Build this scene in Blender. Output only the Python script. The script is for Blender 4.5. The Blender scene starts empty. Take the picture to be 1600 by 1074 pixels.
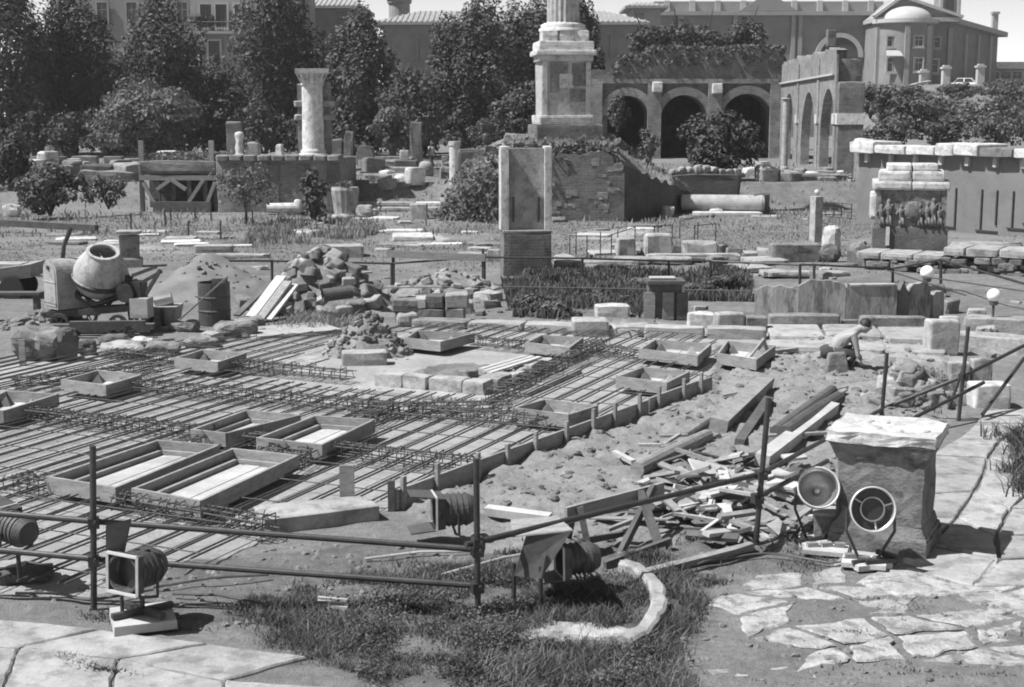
import bpy, bmesh, math, random
import numpy as np
from mathutils import Vector, Matrix, noise as mnoise

# ---------------------------------------------------------------- camera, sky, sun, exposure
S = bpy.context.scene
F, HC = 2222.0, 4.0                      # focal length in photo pixels, camera height
PITCH = math.atan(359.0 / F)
cam = bpy.data.objects.new('camera', bpy.data.cameras.new('camera'))
S.collection.objects.link(cam)
cam.data.sensor_width = 36.0
cam.data.lens = 36.0 * F / 1600.0
cam.data.clip_start = 0.1
cam.data.clip_end = 3000.0
cam.location = (0, 0, HC)
cam.rotation_euler = (math.pi / 2 - PITCH, 0, 0)
S.camera = cam

SUN_EL = math.radians(56)
SUN_AZ = math.atan2(-0.975, -0.22)       # clockwise from +Y
W = bpy.data.worlds.new('World'); S.world = W; W.use_nodes = True
wn = W.node_tree.nodes; wl = W.node_tree.links
sky = wn.new('ShaderNodeTexSky'); sky.sky_type = 'NISHITA'; sky.sun_disc = False
sky.sun_elevation = SUN_EL; sky.sun_rotation = SUN_AZ % (2 * math.pi)
sky.dust_density = 2.0; sky.air_density = 1.0
bw = wn.new('ShaderNodeRGBToBW')
wl.new(sky.outputs[0], bw.inputs[0])
# summer haze: the sky pales evenly towards the horizon all the way round
tc = wn.new('ShaderNodeTexCoord'); sx_ = wn.new('ShaderNodeSeparateXYZ'); wl.new(tc.outputs['Generated'], sx_.inputs[0])
def wm(op, a, c):
    q = wn.new('ShaderNodeMath'); q.operation = op
    for i_, v_ in enumerate((a, c)):
        if isinstance(v_, (int, float)): q.inputs[i_].default_value = v_
        else: wl.new(v_, q.inputs[i_])
    return q.outputs[0]
hz_ = wm('MULTIPLY', wm('POWER', wm('SUBTRACT', 1.0, wm('MAXIMUM', sx_.outputs[2], 0.0)), 11.0), 17.0)
wl.new(wm('ADD', bw.outputs[0], hz_), wn['Background'].inputs[0])
wn['Background'].inputs[1].default_value = 0.05
sun_d = bpy.data.lights.new('sun', 'SUN'); sun_d.energy = 5.0; sun_d.angle = math.radians(0.55)
sun_o = bpy.data.objects.new('sun', sun_d); S.collection.objects.link(sun_o)
to_sun = Vector((math.sin(SUN_AZ) * math.cos(SUN_EL), math.cos(SUN_AZ) * math.cos(SUN_EL), math.sin(SUN_EL)))
sun_o.rotation_euler = (-to_sun).to_track_quat('-Z', 'Y').to_euler()
sun_o.location = to_sun * 60
S.view_settings.view_transform = 'Standard'; S.view_settings.look = 'None'
S.view_settings.exposure = 0.58; S.view_settings.gamma = 1.0
S.cycles.filter_width = 1.9
S.cycles.max_bounces = 5
S.cycles.use_denoising = True

# ---------------------------------------------------------------- places measured on the ground plane
cp, sp = math.cos(PITCH), math.sin(PITCH)
def ray(px, py):
    x = (px - 800) / F; y = -(py - 537) / F
    return Vector((x, cp + y * sp, -sp + y * cp))
def G(px, py, z=0.0):
    r = ray(px, py); return Vector((0, 0, HC)) + r * ((z - HC) / r.z)
def D(px, py, d):
    r = ray(px, py); return Vector((0, 0, HC)) + r * (d / r.y)
def U(d):                                 # metres for one photo pixel at distance d
    return d / F
R = random.Random(7)
rng = np.random.default_rng(7)
COL = S.collection

# ---------------------------------------------------------------- materials (a black and white picture: greys only)
MATS = {}
def mat(name, v, var=0.35, scale=2.0, bump=0.3, rough=0.9, metal=0.0, stretch=(1, 1, 1), fine=18.0, trans=0.0, stain=0.0, bricks=None, ridge=0.0):
    m = bpy.data.materials.new(name); m.use_nodes = True
    nt = m.node_tree; n = nt.nodes; l = nt.links
    b = n['Principled BSDF']; b.inputs['Roughness'].default_value = rough; b.inputs['Metallic'].default_value = metal
    geo = n.new('ShaderNodeNewGeometry'); mp = n.new('ShaderNodeMapping'); mp.inputs['Scale'].default_value = stretch
    l.new(geo.outputs['Position'], mp.inputs[0])
    def nz(s, det=5, ro=0.6, vec=None):
        t = n.new('ShaderNodeTexNoise'); t.inputs['Scale'].default_value = s; t.inputs['Detail'].default_value = det
        t.inputs['Roughness'].default_value = ro; l.new((vec or mp.outputs[0]), t.inputs['Vector']); return t.outputs['Fac']
    def math_(op, a, c):
        t = n.new('ShaderNodeMath'); t.operation = op
        for i, q in enumerate((a, c)):
            if isinstance(q, (int, float)): t.inputs[i].default_value = q
            else: l.new(q, t.inputs[i])
        return t.outputs[0]
    def remap(a, lo, hi, o0, o1):
        t = n.new('ShaderNodeMapRange'); l.new(a, t.inputs[0])
        for i, q in enumerate((lo, hi, o0, o1)): t.inputs[i + 1].default_value = q
        return t.outputs[0]
    big = nz(scale); small = nz(fine, 6, 0.7)
    f = math_('MULTIPLY', remap(big, 0.25, 0.75, 1 - var, 1 + var), remap(small, 0.25, 0.75, 1 - var * 0.6, 1 + var * 0.6))
    oi = n.new('ShaderNodeObjectInfo')
    f = math_('MULTIPLY', f, remap(oi.outputs['Random'], 0, 1, 0.88, 1.12))
    if stain:
        s = nz(scale * 1.7, 4, 0.65); f = math_('MULTIPLY', f, remap(s, 0.5, 0.62, 1.0, 1.0 - stain))
    hgt = small
    if bricks:
        sx, sz = bricks
        sep = n.new('ShaderNodeSeparateXYZ'); l.new(geo.outputs['Position'], sep.inputs[0])
        cx = n.new('ShaderNodeCombineXYZ'); l.new(math_('ADD', sep.outputs[0], sep.outputs[1]), cx.inputs[0]); l.new(sep.outputs[2], cx.inputs[1])
        bt = n.new('ShaderNodeTexBrick'); bt.inputs['Scale'].default_value = 1.0
        bt.inputs['Brick Width'].default_value = sx; bt.inputs['Row Height'].default_value = sz; bt.inputs['Mortar Size'].default_value = 0.012
        bt.inputs['Color1'].default_value = (1.15,) * 3 + (1,); bt.inputs['Color2'].default_value = (0.75,) * 3 + (1,); bt.inputs['Mortar'].default_value = (1.25,) * 3 + (1,)
        l.new(cx.outputs[0], bt.inputs['Vector'])
        rb = n.new('ShaderNodeRGBToBW'); l.new(bt.outputs['Color'], rb.inputs[0]); f = math_('MULTIPLY', f, rb.outputs[0])
        hgt = math_('SUBTRACT', small, math_('MULTIPLY', bt.outputs['Fac'], 0.7))
    c = math_('MINIMUM', math_('MULTIPLY', f, v), 0.88)
    comb = n.new('ShaderNodeCombineColor')
    for i in range(3): l.new(c, comb.inputs[i])
    l.new(comb.outputs[0], b.inputs['Base Color'])
    if bump:
        bp = n.new('ShaderNodeBump'); bp.inputs['Strength'].default_value = bump; bp.inputs['Distance'].default_value = 0.03
        l.new(hgt, bp.inputs['Height']); l.new(bp.outputs[0], b.inputs['Normal'])
    if trans:
        tr = n.new('ShaderNodeBsdfTranslucent'); l.new(comb.outputs[0], tr.inputs[0]); mx = n.new('ShaderNodeMixShader'); mx.inputs[0].default_value = trans
        l.new(b.outputs[0], mx.inputs[1]); l.new(tr.outputs[0], mx.inputs[2]); l.new(mx.outputs[0], n['Material Output'].inputs[0])
    MATS[name] = m
    return m
mat('marble', 0.50, 0.22, 3, 0.4, 0.75, stain=0.35)
mat('worn_stone', 0.37, 0.45, 4, 0.9, 0.95, stain=0.45, fine=30)
mat('travertine', 0.34, 0.25, 3, 0.6, 0.9, stain=0.3)
mat('pale_stone', 0.30, 0.3, 2.5, 0.5, 0.9, stain=0.35)
mat('grey_stone', 0.19, 0.35, 2.5, 0.7, 0.95, stain=0.4)
mat('dark_stone', 0.12, 0.4, 3, 0.8, 0.95)
mat('streaked_marble', 0.27, 0.4, 3.5, 0.6, 0.9, stretch=(1, 1, 0.3), stain=0.5, fine=26)
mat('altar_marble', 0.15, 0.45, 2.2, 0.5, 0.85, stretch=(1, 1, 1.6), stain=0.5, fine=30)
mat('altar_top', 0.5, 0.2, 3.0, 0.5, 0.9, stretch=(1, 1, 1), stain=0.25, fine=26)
mat('relief_marble', 0.17, 0.5, 5, 0.6, 0.9, stain=0.4)
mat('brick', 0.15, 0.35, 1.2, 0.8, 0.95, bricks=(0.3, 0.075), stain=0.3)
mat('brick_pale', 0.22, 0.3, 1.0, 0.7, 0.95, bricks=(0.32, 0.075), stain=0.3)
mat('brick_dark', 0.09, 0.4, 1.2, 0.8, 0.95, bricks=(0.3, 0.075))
mat('wall_stone', 0.19, 0.18, 0.8, 0.5, 0.95, stain=0.12)
mat('plaster', 0.22, 0.12, 0.5, 0.15, 0.95, stain=0.12)
mat('plaster_pale', 0.29, 0.12, 0.5, 0.15, 0.95, stain=0.1)
mat('trim_pale', 0.38, 0.12, 1.0, 0.1, 0.9)
mat('roof_tile', 0.26, 0.25, 1.2, 0.6, 0.95, stretch=(3, 1, 1))
mat('lead_dome', 0.46, 0.1, 1.0, 0.1, 0.7)
mat('glass_dark', 0.03, 0.2, 1, 0.0, 0.25)
mat('shutter', 0.07, 0.2, 2, 0.2, 0.8)
mat('timber', 0.25, 0.25, 3, 0.35, 0.85, stretch=(1.5, 1.5, 6), fine=12, stain=0.2)
mat('timber_pale', 0.4, 0.22, 3, 0.3, 0.85, fine=14)
mat('timber_dark', 0.09, 0.35, 4, 0.4, 0.9)
mat('bark', 0.07, 0.4, 5, 0.8, 0.95)
mat('steel', 0.055, 0.35, 6, 0.15, 0.5, 0.4)
mat('rebar', 0.085, 0.35, 9, 0.2, 0.75, 0.2)
mat('lamp_paint', 0.07, 0.3, 8, 0.2, 0.6)
mat('lamp_bright', 0.55, 0.15, 8, 0.05, 0.4, 0.2)
mat('zinc', 0.42, 0.15, 6, 0.08, 0.33, 0.75)
mat('mixer_paint', 0.34, 0.16, 4, 0.15, 0.6, stain=0.3)
mat('mixer_drum', 0.40, 0.2, 5, 0.25, 0.75, stain=0.35)
mat('concrete', 0.33, 0.2, 2.5, 0.4, 0.95, stain=0.2)
mat('leaf', 0.072, 0.45, 0.5, 0.0, 0.7, trans=0.22, fine=3)
mat('leaf_pale', 0.125, 0.35, 0.7, 0.0, 0.65, trans=0.3, fine=3)
mat('leaf_ivy', 0.10, 0.4, 1.0, 0.0, 0.7, trans=0.25, fine=4)
mat('weed', 0.115, 0.6, 2.0, 0.0, 0.75, trans=0.3, fine=45)
mat('dry_grass', 0.26, 0.35, 0.8, 0.0, 0.8, trans=0.3, fine=8)
mat('gravel', 0.2, 0.4, 8, 0.5, 0.95)
mat('sand', 0.17, 0.3, 2, 0.6, 0.98, fine=40)
mat('rubble', 0.17, 0.4, 4, 0.7, 0.95)
mat('skin', 0.3, 0.1, 4, 0.05, 0.6)
mat('cloth_dark', 0.045, 0.25, 6, 0.3, 0.9)
mat('cloth_pale', 0.4, 0.15, 6, 0.3, 0.9)
mat('hair', 0.015, 0.3, 20, 0.3, 0.6)
mat('car_white', 0.7, 0.05, 1, 0.0, 0.35)
mat('rubber', 0.03, 0.2, 4, 0.1, 0.8)
mat('cable', 0.1, 0.2, 6, 0.1, 0.6)
mat('globe_white', 0.85, 0.03, 1, 0.0, 0.35)

# ---------------------------------------------------------------- mesh helpers
def np_mesh(name, v, f):
    v = np.asarray(v, np.float32); f = np.asarray(f, np.int32); k = f.shape[1]
    me = bpy.data.meshes.new(name)
    me.vertices.add(len(v)); me.vertices.foreach_set('co', v.ravel())
    me.loops.add(f.size); me.loops.foreach_set('vertex_index', f.ravel())
    me.polygons.add(len(f)); me.polygons.foreach_set('loop_start', np.arange(0, f.size, k, dtype=np.int32))
    me.update(calc_edges=True); me.validate()
    return me
def link(name, me, m=None, parent=None, loc=(0, 0, 0), rz=0.0):
    o = bpy.data.objects.new(name, me); COL.objects.link(o)
    o.location = loc; o.rotation_euler = (0, 0, rz)
    if m is not None and me is not None and len(me.materials) == 0: me.materials.append(MATS[m])
    if parent is not None: o.parent = parent
    return o
def tag(o, label=None, cat=None, group=None, kind=None):
    if label: o['label'] = label
    if cat: o['category'] = cat
    if group: o['group'] = group
    if kind: o['kind'] = kind
    return o
def thing(name, label, cat, loc=(0, 0, 0), rz=0.0, group=None):
    return tag(link(name, None, None, None, loc, rz), label, cat, group)
class MB:
    def __init__(s): s.v = []; s.f = []
    def add(s, vs, fs):
        o = len(s.v); s.v += [tuple(q) for q in vs]; s.f += [tuple(i + o for i in q) for q in fs]; return s
    def box(s, c, d, rz=0.0, M=None):
        a = [Vector((x * d[0] / 2, y * d[1] / 2, z * d[2] / 2)) for x in (-1, 1) for y in (-1, 1) for z in (-1, 1)]
        Rm = M or Matrix.Rotation(rz, 3, 'Z'); c = Vector(c)
        return s.add([Rm @ q + c for q in a], [(0, 1, 3, 2), (4, 6, 7, 5), (0, 4, 5, 1), (2, 3, 7, 6), (0, 2, 6, 4), (1, 5, 7, 3)])
    def hexa(s, b, t):
        return s.add(list(b) + list(t), [(3, 2, 1, 0), (4, 5, 6, 7), (0, 1, 5, 4), (1, 2, 6, 5), (2, 3, 7, 6), (3, 0, 4, 7)])
    def beam(s, p0, p1, w, h, roll=0.0):
        p0, p1 = Vector(p0), Vector(p1); d = p1 - p0; L = d.length; d.normalize()
        up = Vector((0, 0, 1)) if abs(d.z) < 0.95 else Vector((0, 1, 0))
        sd = d.cross(up).normalized(); up = sd.cross(d)
        if roll: q = Matrix.Rotation(roll, 3, d); sd = q @ sd; up = q @ up
        b = [p0 + sd * (a * w / 2) + up * (c * h / 2) for a, c in ((-1, -1), (1, -1), (1, 1), (-1, 1))]
        return s.hexa(b, [q + d * L for q in b])
    def tube(s, pts, rad, n=8, cap=True):
        pts = [Vector(p) for p in pts]
        rs = rad if isinstance(rad, (list, tuple)) else [rad] * len(pts)
        base = len(s.v); prev = None
        for i, p in enumerate(pts):
            d = (pts[min(i + 1, len(pts) - 1)] - pts[max(i - 1, 0)]).normalized()
            if prev is None:
                a = Vector((0, 0, 1)) if abs(d.z) < 0.9 else Vector((1, 0, 0)); x = d.cross(a).normalized()
            else: x = (prev - d * prev.dot(d)).normalized()
            prev = x; y = d.cross(x)
            s.v += [tuple(p + (x * math.cos(2 * math.pi * k / n) + y * math.sin(2 * math.pi * k / n)) * rs[i]) for k in range(n)]
        for i in range(len(pts) - 1):
            for k in range(n):
                a = base + i * n + k; b = base + i * n + (k + 1) % n; s.f.append((a, b, b + n, a + n))
        if cap: s.f.append(tuple(base + k for k in reversed(range(n)))); s.f.append(tuple(base + (len(pts) - 1) * n + k for k in range(n)))
        return s
    def lathe(s, prof, n=16, c=(0, 0, 0), M=None, flute=0.0, a0=0.0, a1=2 * math.pi):
        c = Vector(c); base = len(s.v); full = abs(a1 - a0 - 2 * math.pi) < 1e-6; m = n if full else n + 1
        for r, z in prof:
            for k in range(m):
                a = a0 + (a1 - a0) * k / n; rr = r * (1 - flute * (k % 2)); q = Vector((rr * math.cos(a), rr * math.sin(a), z))
                s.v.append(tuple((M @ q if M else q) + c))
        for i in range(len(prof) - 1):
            for k in range(m if full else m - 1):
                a = base + i * m + k; b = base + i * m + (k + 1) % m; s.f.append((a, b, b + m, a + m))
        return s
    def strip(s, xs, bo, to, t, org=(0, 0, 0), dx=(1, 0, 0), dn=(0, 1, 0)):
        org, dx, dn = Vector(org), Vector(dx), Vector(dn); o = len(s.v); n = len(xs)
        for x, b, h in zip(xs, bo, to):
            for dd in (0, t):
                for z in (b, h): s.v.append(tuple(org + dx * x + dn * dd + Vector((0, 0, z))))
        for i in range(n - 1):
            a = o + 4 * i; b = a + 4
            s.f += [(a, b, b + 1, a + 1), (b + 2, a + 2, a + 3, b + 3), (a + 1, b + 1, b + 3, a + 3), (b, a, a + 2, b + 2)]
        s.f += [(o, o + 1, o + 3, o + 2), (o + 4 * n - 4, o + 4 * n - 2, o + 4 * n - 1, o + 4 * n - 3)]
        return s
    def build(s, name, m=None, parent=None, loc=(0, 0, 0), rz=0.0, smooth=False):
        me = bpy.data.meshes.new(name); me.from_pydata(s.v, [], s.f); me.update()
        if smooth: me.polygons.foreach_set('use_smooth', [True] * len(me.polygons))
        return link(name, me, m, parent, loc, rz)
def stone_mesh(sx, sy, sz, seed=0, k=3, rough=0.06, rnd=0.12, taper=0.0, freq=2.2):
    bm = bmesh.new(); bmesh.ops.create_cube(bm, size=2.0)
    if k > 1: bmesh.ops.subdivide_edges(bm, edges=bm.edges[:], cuts=k - 1, use_grid_fill=True)
    md = min(sx, sy, sz)
    if rnd >= 0.24: rough *= 1.35; freq *= 1.15
    for v in bm.verts:
        p = v.co.copy(); L = p.length
        if rnd < 0.24: p = Vector([math.copysign(1 - (1 - abs(c)) ** 3, c) for c in p])
        if rnd: p *= 1 - rnd * max(0, (L - 1.0)) / 0.732
        q = Vector((p.x * sx / 2, p.y * sy / 2, (p.z + 1) * sz / 2))
        if taper: tt = 1 - taper * (p.z + 1) / 2; q.x *= tt; q.y *= tt
        if rough:
            nv = mnoise.noise_vector(q / md * 0.5 * freq + Vector((seed * 7.31, seed * 3.17, seed)))
            n2 = mnoise.noise_vector(q / md * 1.7 * freq + Vector((seed * 1.31, 5 + seed * 2.17, seed)))
            q += (nv + n2 * 0.4) * rough * md
        v.co = q
    me = bpy.data.meshes.new('stone'); bm.to_mesh(me); bm.free(); return me
_sd = [0]
def stone(name, m, loc, size, rz=0.0, parent=None, k=4, rough=0.07, rnd=0.12, taper=0.0, tilt=0.0):
    _sd[0] += 1
    o = link(name, stone_mesh(*size, seed=_sd[0], k=k, rough=rough, rnd=rnd, taper=taper), m, parent, loc, rz)
    if tilt: o.rotation_euler = (tilt, 0, rz)
    return o
def pstone(name, label, cat, px0, px1, pt, pb, m='pale_stone', dp=0.8, rz=0.0, z=0.0, group=None, **kw):
    """a stone whose front face spans px0..px1 and pt..pb in the survey photo; dp = depth in units of its width"""
    g = G((px0 + px1) / 2, pb, z); u = U(g.y); w = (px1 - px0) * u; h = (pb - pt) * u; dpt = dp * w
    o = stone(name, m, (g.x, g.y + dpt / 2, z - 0.02), (w, dpt, h + 0.02), rz, **kw)
    return tag(o, label, cat, group) if label else o
def inpoly(x, y, poly):
    x = np.asarray(x); y = np.asarray(y); r = np.zeros(x.shape, bool); n = len(poly)
    for i in range(n):
        x0, y0 = poly[i]; x1, y1 = poly[(i + 1) % n]
        c = ((y0 > y) != (y1 > y)) & (x < (x1 - x0) * (y - y0) / (y1 - y0 + 1e-12) + x0); r ^= c
    return r
def gpoly(pp): return [tuple(G(a, b)[:2]) for a, b in pp]
def sstep(a, b, x):
    t = np.clip((x - a) / (b - a), 0, 1); return t * t * (3 - 2 * t)
def vnoise(x, y, s, seed=0):
    """cheap value noise on arrays"""
    x = np.asarray(x) * s + seed * 17.3; y = np.asarray(y) * s + seed * 9.1
    xi = np.floor(x).astype(np.int64); yi = np.floor(y).astype(np.int64); fx = x - xi; fy = y - yi
    fx = fx * fx * (3 - 2 * fx); fy = fy * fy * (3 - 2 * fy)
    def h(a, b):
        q = (a * 374761393 + b * 668265263 + seed * 1442695041) & 0xffffffff; q = ((q ^ (q >> 13)) * 1274126177) & 0xffffffff
        return ((q ^ (q >> 16)) & 0xffff) / 65535.0
    return (h(xi, yi) * (1 - fx) + h(xi + 1, yi) * fx) * (1 - fy) + (h(xi, yi + 1) * (1 - fx) + h(xi + 1, yi + 1) * fx) * fy - 0.5

# ---------------------------------------------------------------- ground: one sheet
POD = 1.05
P_PAVE_L = gpoly([(-200, 945), (30, 950), (300, 985), (420, 1010), (560, 1074), (600, 1200), (-300, 1200)])
P_ROAD = gpoly([(1330, 885), (1480, 660), (1560, 640), (1700, 620), (1800, 900), (1700, 1000), (1090, 890)])
P_MAT = gpoly([(-150, 640), (-60, 575), (130, 548), (400, 535), (690, 512), (900, 520), (1120, 535), (1112, 607), (615, 795), (420, 838), (330, 885), (130, 935), (-100, 925)])
P_DIRT = gpoly([(640, 800), (1120, 600), (1240, 520), (1480, 545), (1480, 660), (1240, 860), (1000, 890), (760, 850)])
P_GRASS = [gpoly(q) for q in ([(300, 985), (160, 930), (330, 870), (760, 860), (960, 850), (1080, 900), (1060, 1074), (1040, 1200), (560, 1200), (540, 1060), (420, 1005)],
    [(1060, 840), (1180, 850), (1300, 870), (1290, 900), (1080, 890)], [(790, 500), (800, 430), (1170, 420), (1170, 470), (1000, 470), (900, 505)])]
def hgt(x, y):
    x = np.asarray(x, float); y = np.asarray(y, float)
    z = sstep(60.2, 62.5, y) * POD
    px = 800 + F * x / np.maximum(y, 5)
    hill = sstep(1290, 1420, px) * sstep(96, 160, y) * 6.2
    z = z + hill
    dirt = inpoly(x, y, P_DIRT)
    z = z + np.where(dirt, 0.05 + vnoise(x, y, 2.2, 1) * 0.11 + vnoise(x, y, 6, 2) * 0.07 + vnoise(x, y, 12, 3) * 0.06 + vnoise(x, y, 4.1, 8) * 0.06, 0)
    rough = (~inpoly(x, y, P_PAVE_L)) & (~inpoly(x, y, P_ROAD)) & (~inpoly(x, y, P_MAT)) & ~dirt
    z = z + np.where(rough, vnoise(x, y, 1.5, 4) * 0.05 + vnoise(x, y, 5, 5) * 0.025, 0)
    far = (y > 27) & (y < 62)
    z = z + np.where(far, vnoise(x, y, 0.25, 6) * 0.18 + vnoise(x, y, 1.0, 7) * 0.06, 0)
    return z
def hz(x, y): return float(hgt(np.array([x]), np.array([y]))[0])
def make_ground():
    xs = np.concatenate([-np.geomspace(900, 7.2, 60), np.arange(-7, 8, 0.075), np.geomspace(8.2, 900, 60)])
    ys = np.concatenate([np.arange(4, 8, 0.25), np.arange(8, 24, 0.075), np.arange(24, 64, 0.25), np.geomspace(64.3, 1500, 70)])
    X, Y = np.meshgrid(xs, ys); x = X.ravel(); y = Y.ravel()
    v = np.stack([x, y, hgt(x, y)], 1); n = len(xs)
    i = (np.arange(len(ys) - 1)[:, None] * n + np.arange(n - 1)[None]).ravel()
    me = np_mesh('ground', v, np.stack([i, i + 1, i + n + 1, i + n], 1))
    jx = x + vnoise(x, y, 2.5, 11) * 0.5; jy = y + vnoise(x, y, 2.5, 12) * 0.5
    gr = np.zeros(len(x))
    for q in P_GRASS: gr = np.maximum(gr, inpoly(jx, jy, q))
    fld = sstep(25, 31, y) * (0.62 + 1.2 * vnoise(x, y, 0.35, 13) + 0.7 * vnoise(x, y, 1.1, 14)); gr = np.maximum(gr, np.clip(fld, 0, 1))
    pale = np.zeros(len(x))
    pale = np.maximum(pale, 1.0 * inpoly(x, y, P_MAT)); pale = np.maximum(pale, 0.0 * inpoly(jx, jy, P_ROAD))
    pale = np.maximum(pale, 0.4 * inpoly(jx, jy, P_DIRT))
    for q in ([(410, 590), (560, 535), (700, 540), (850, 565), (800, 620), (560, 615)], [(600, 372), (690, 352), (700, 380), (640, 392)], [(100, 385), (370, 362), (380, 385), (240, 400)],
              [(880, 505), (1180, 505), (1180, 540), (640, 540), (640, 508)], [(1180, 520), (1500, 520), (1500, 570), (1180, 560)], [(880, 385), (900, 360), (1010, 350), (1010, 395)]):
        pale = np.maximum(pale, 0.9 * inpoly(jx, jy, gpoly(q)))
    for nm, a in (('grass', gr), ('pale', pale)):
        at = me.attributes.new(nm, 'FLOAT', 'POINT'); at.data.foreach_set('value', a.astype(np.float32))
    m = bpy.data.materials.new('earth'); m.use_nodes = True; nt = m.node_tree; nn = nt.nodes; l = nt.links
    b = nn['Principled BSDF']; b.inputs['Roughness'].default_value = 0.98
    geo = nn.new('ShaderNodeNewGeometry')
    def nz(s, d=6):
        t = nn.new('ShaderNodeTexNoise'); t.inputs['Scale'].default_value = s; t.inputs['Detail'].default_value = d; t.inputs['Roughness'].default_value = 0.68
        l.new(geo.outputs['Position'], t.inputs['Vector']); return t.outputs['Fac']
    def mth(op, a, c):
        t = nn.new('ShaderNodeMath'); t.operation = op
        for i, q in enumerate((a, c)):
            if isinstance(q, (int, float)): t.inputs[i].default_value = q
            else: l.new(q, t.inputs[i])
        return t.outputs[0]
    def rmp(a, lo, hi, o0, o1):
        t = nn.new('ShaderNodeMapRange'); l.new(a, t.inputs[0])
        for i, q in enumerate((lo, hi, o0, o1)): t.inputs[i + 1].default_value = q
        return t.outputs[0]
    def mix(fa, a, c):
        return mth('ADD', mth('MULTIPLY', a, mth('SUBTRACT', 1.0, fa)), mth('MULTIPLY', c, fa))
    A = {}
    for nm in ('grass', 'pale'):
        t = nn.new('ShaderNodeAttribute'); t.attribute_name = nm; A[nm] = t.outputs['Fac']
    n1 = nz(1.3); n2 = nz(9, 9); n3 = nz(70, 8)
    soil = mth('MULTIPLY', rmp(n1, 0.3, 0.7, 0.15, 0.23), rmp(n2, 0.3, 0.7, 0.75, 1.25))
    soil = mix(A['pale'], soil, mth('MULTIPLY', rmp(n1, 0.3, 0.7, 0.30, 0.42), rmp(n2, 0.3, 0.7, 0.82, 1.15)))
    grass = mth('MULTIPLY', rmp(n1, 0.3, 0.7, 0.09, 0.2), rmp(n2, 0.3, 0.7, 0.7, 1.3))
    c = mth('MULTIPLY', mix(A['grass'], soil, grass), rmp(n3, 0.3, 0.7, 0.6, 1.35))
    cc = nn.new('ShaderNodeCombineColor')
    for i in range(3): l.new(c, cc.inputs[i])
    l.new(cc.outputs[0], b.inputs['Base Color'])
    bp = nn.new('ShaderNodeBump'); bp.inputs['Strength'].default_value = 0.9; bp.inputs['Distance'].default_value = 0.05
    l.new(mth('ADD', n2, mth('MULTIPLY', n3, 0.5)), bp.inputs['Height']); l.new(bp.outputs[0], b.inputs['Normal'])
    me.materials.append(m)
    me.polygons.foreach_set('use_smooth', [True] * len(me.polygons))
    return tag(link('ground', me), kind='structure')
make_ground()

# ---------------------------------------------------------------- foliage helpers
def leaf_quads(c, nrm, size, g):
    """c, nrm (n,3); size (n,) -> folded diamond leaves"""
    n = len(c); nrm = nrm / (np.linalg.norm(nrm, axis=1, keepdims=True) + 1e-9)
    a = g.normal(size=(n, 3)); t = np.cross(nrm, a); t /= (np.linalg.norm(t, axis=1, keepdims=True) + 1e-9); b = np.cross(nrm, t)
    s = size[:, None]
    v = np.stack([c - t * s * 0.5, c + b * s * 0.32 + nrm * s * 0.06, c + t * s * 0.5, c - b * s * 0.32 + nrm * s * 0.06], 1).reshape(-1, 3)
    return v, np.arange(4 * n).reshape(-1, 4)
def crown_mesh(rx, ry, rz, nleaf, leaf, seed, nclump=46, lean=0.25, flat=0.0, full=0.75):
    g = np.random.default_rng(seed)
    d = g.normal(size=(nclump, 3)); d /= np.linalg.norm(d, axis=1, keepdims=True)
    rad = g.uniform(0.3, 0.8, nclump) ** 0.65
    cc = d * rad[:, None]; cc[:, 0] *= 1 - 0.25 * np.clip(cc[:, 2], 0, 1); cc[:, 1] *= 1 - 0.25 * np.clip(cc[:, 2], 0, 1)
    cr = g.uniform(0.16, 0.38, nclump)
    cc = np.vstack([cc, np.zeros((3, 3))]); cr = np.append(cr, [0.5, 0.45, 0.5]); cc[-1, 2] = 0.3; cc[-2, 2] = -0.35
    w = cr ** 2; k = g.choice(len(cc), nleaf, p=w / w.sum())
    q = g.normal(size=(nleaf, 3)); q /= np.linalg.norm(q, axis=1, keepdims=True); q[:, 2] = q[:, 2] * 0.9 + 0.12
    r = cr[k] * (0.62 + 0.42 * g.random(nleaf) ** 0.6)
    p = cc[k] + q * r[:, None]
    p = p * np.array([rx, ry, rz])
    v, f = leaf_quads(p, q + g.normal(size=(nleaf, 3)) * 0.45 + np.array([0, 0, 0.25]), leaf * g.choice([0.55, 0.75, 1.0, 1.45], nleaf, p=[.3, .3, .25, .15]), g)
    return np_mesh('crown', v, f)
_ts = [100]
def tree(name, label, px, d, top, half, bot=None, m='leaf', cat='tree', group=None, nleaf=7000, leaf=0.3, trunk=0.22, zb=None, thick=0.9):
    _ts[0] += 1; g = D(px, 178, d); zb = hz(g.x, d) if zb is None else zb
    zt = D(px, top, d).z; zc0 = D(px, bot, d).z if bot is not None else zb - 0.6
    rz = (zt - zc0) / 2; rx = half * U(d) * 1.12
    t = thing(name, label, cat, (g.x, d, zb), 0, group)
    h = zc0 + rz - zb
    mb = MB(); mb.tube([(0, 0, -0.2), (0.05, 0, h * 0.3), (-0.05, 0.04, h * 0.7), (0, 0, h * 1.1)], [trunk * 1.3, trunk, trunk * 0.8, trunk * 0.3], 7)
    for j in range(4):
        a = j * 1.6 + _ts[0]; mb.tube([(0, 0, h * (0.5 + 0.1 * j)), (math.cos(a) * rx * 0.3, math.sin(a) * rx * 0.3, h * (0.75 + 0.12 * j)), (math.cos(a) * rx * 0.6, math.sin(a) * rx * 0.6, h * (0.9 + 0.13 * j))], [trunk * 0.5, trunk * 0.35, trunk * 0.12], 5)
    mb.build('trunk', 'bark', t)
    link('crown', crown_mesh(rx, rx * thick, rz, nleaf, leaf, _ts[0]), m, t, (0, 0, zc0 + rz - zb))
    return t
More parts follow.
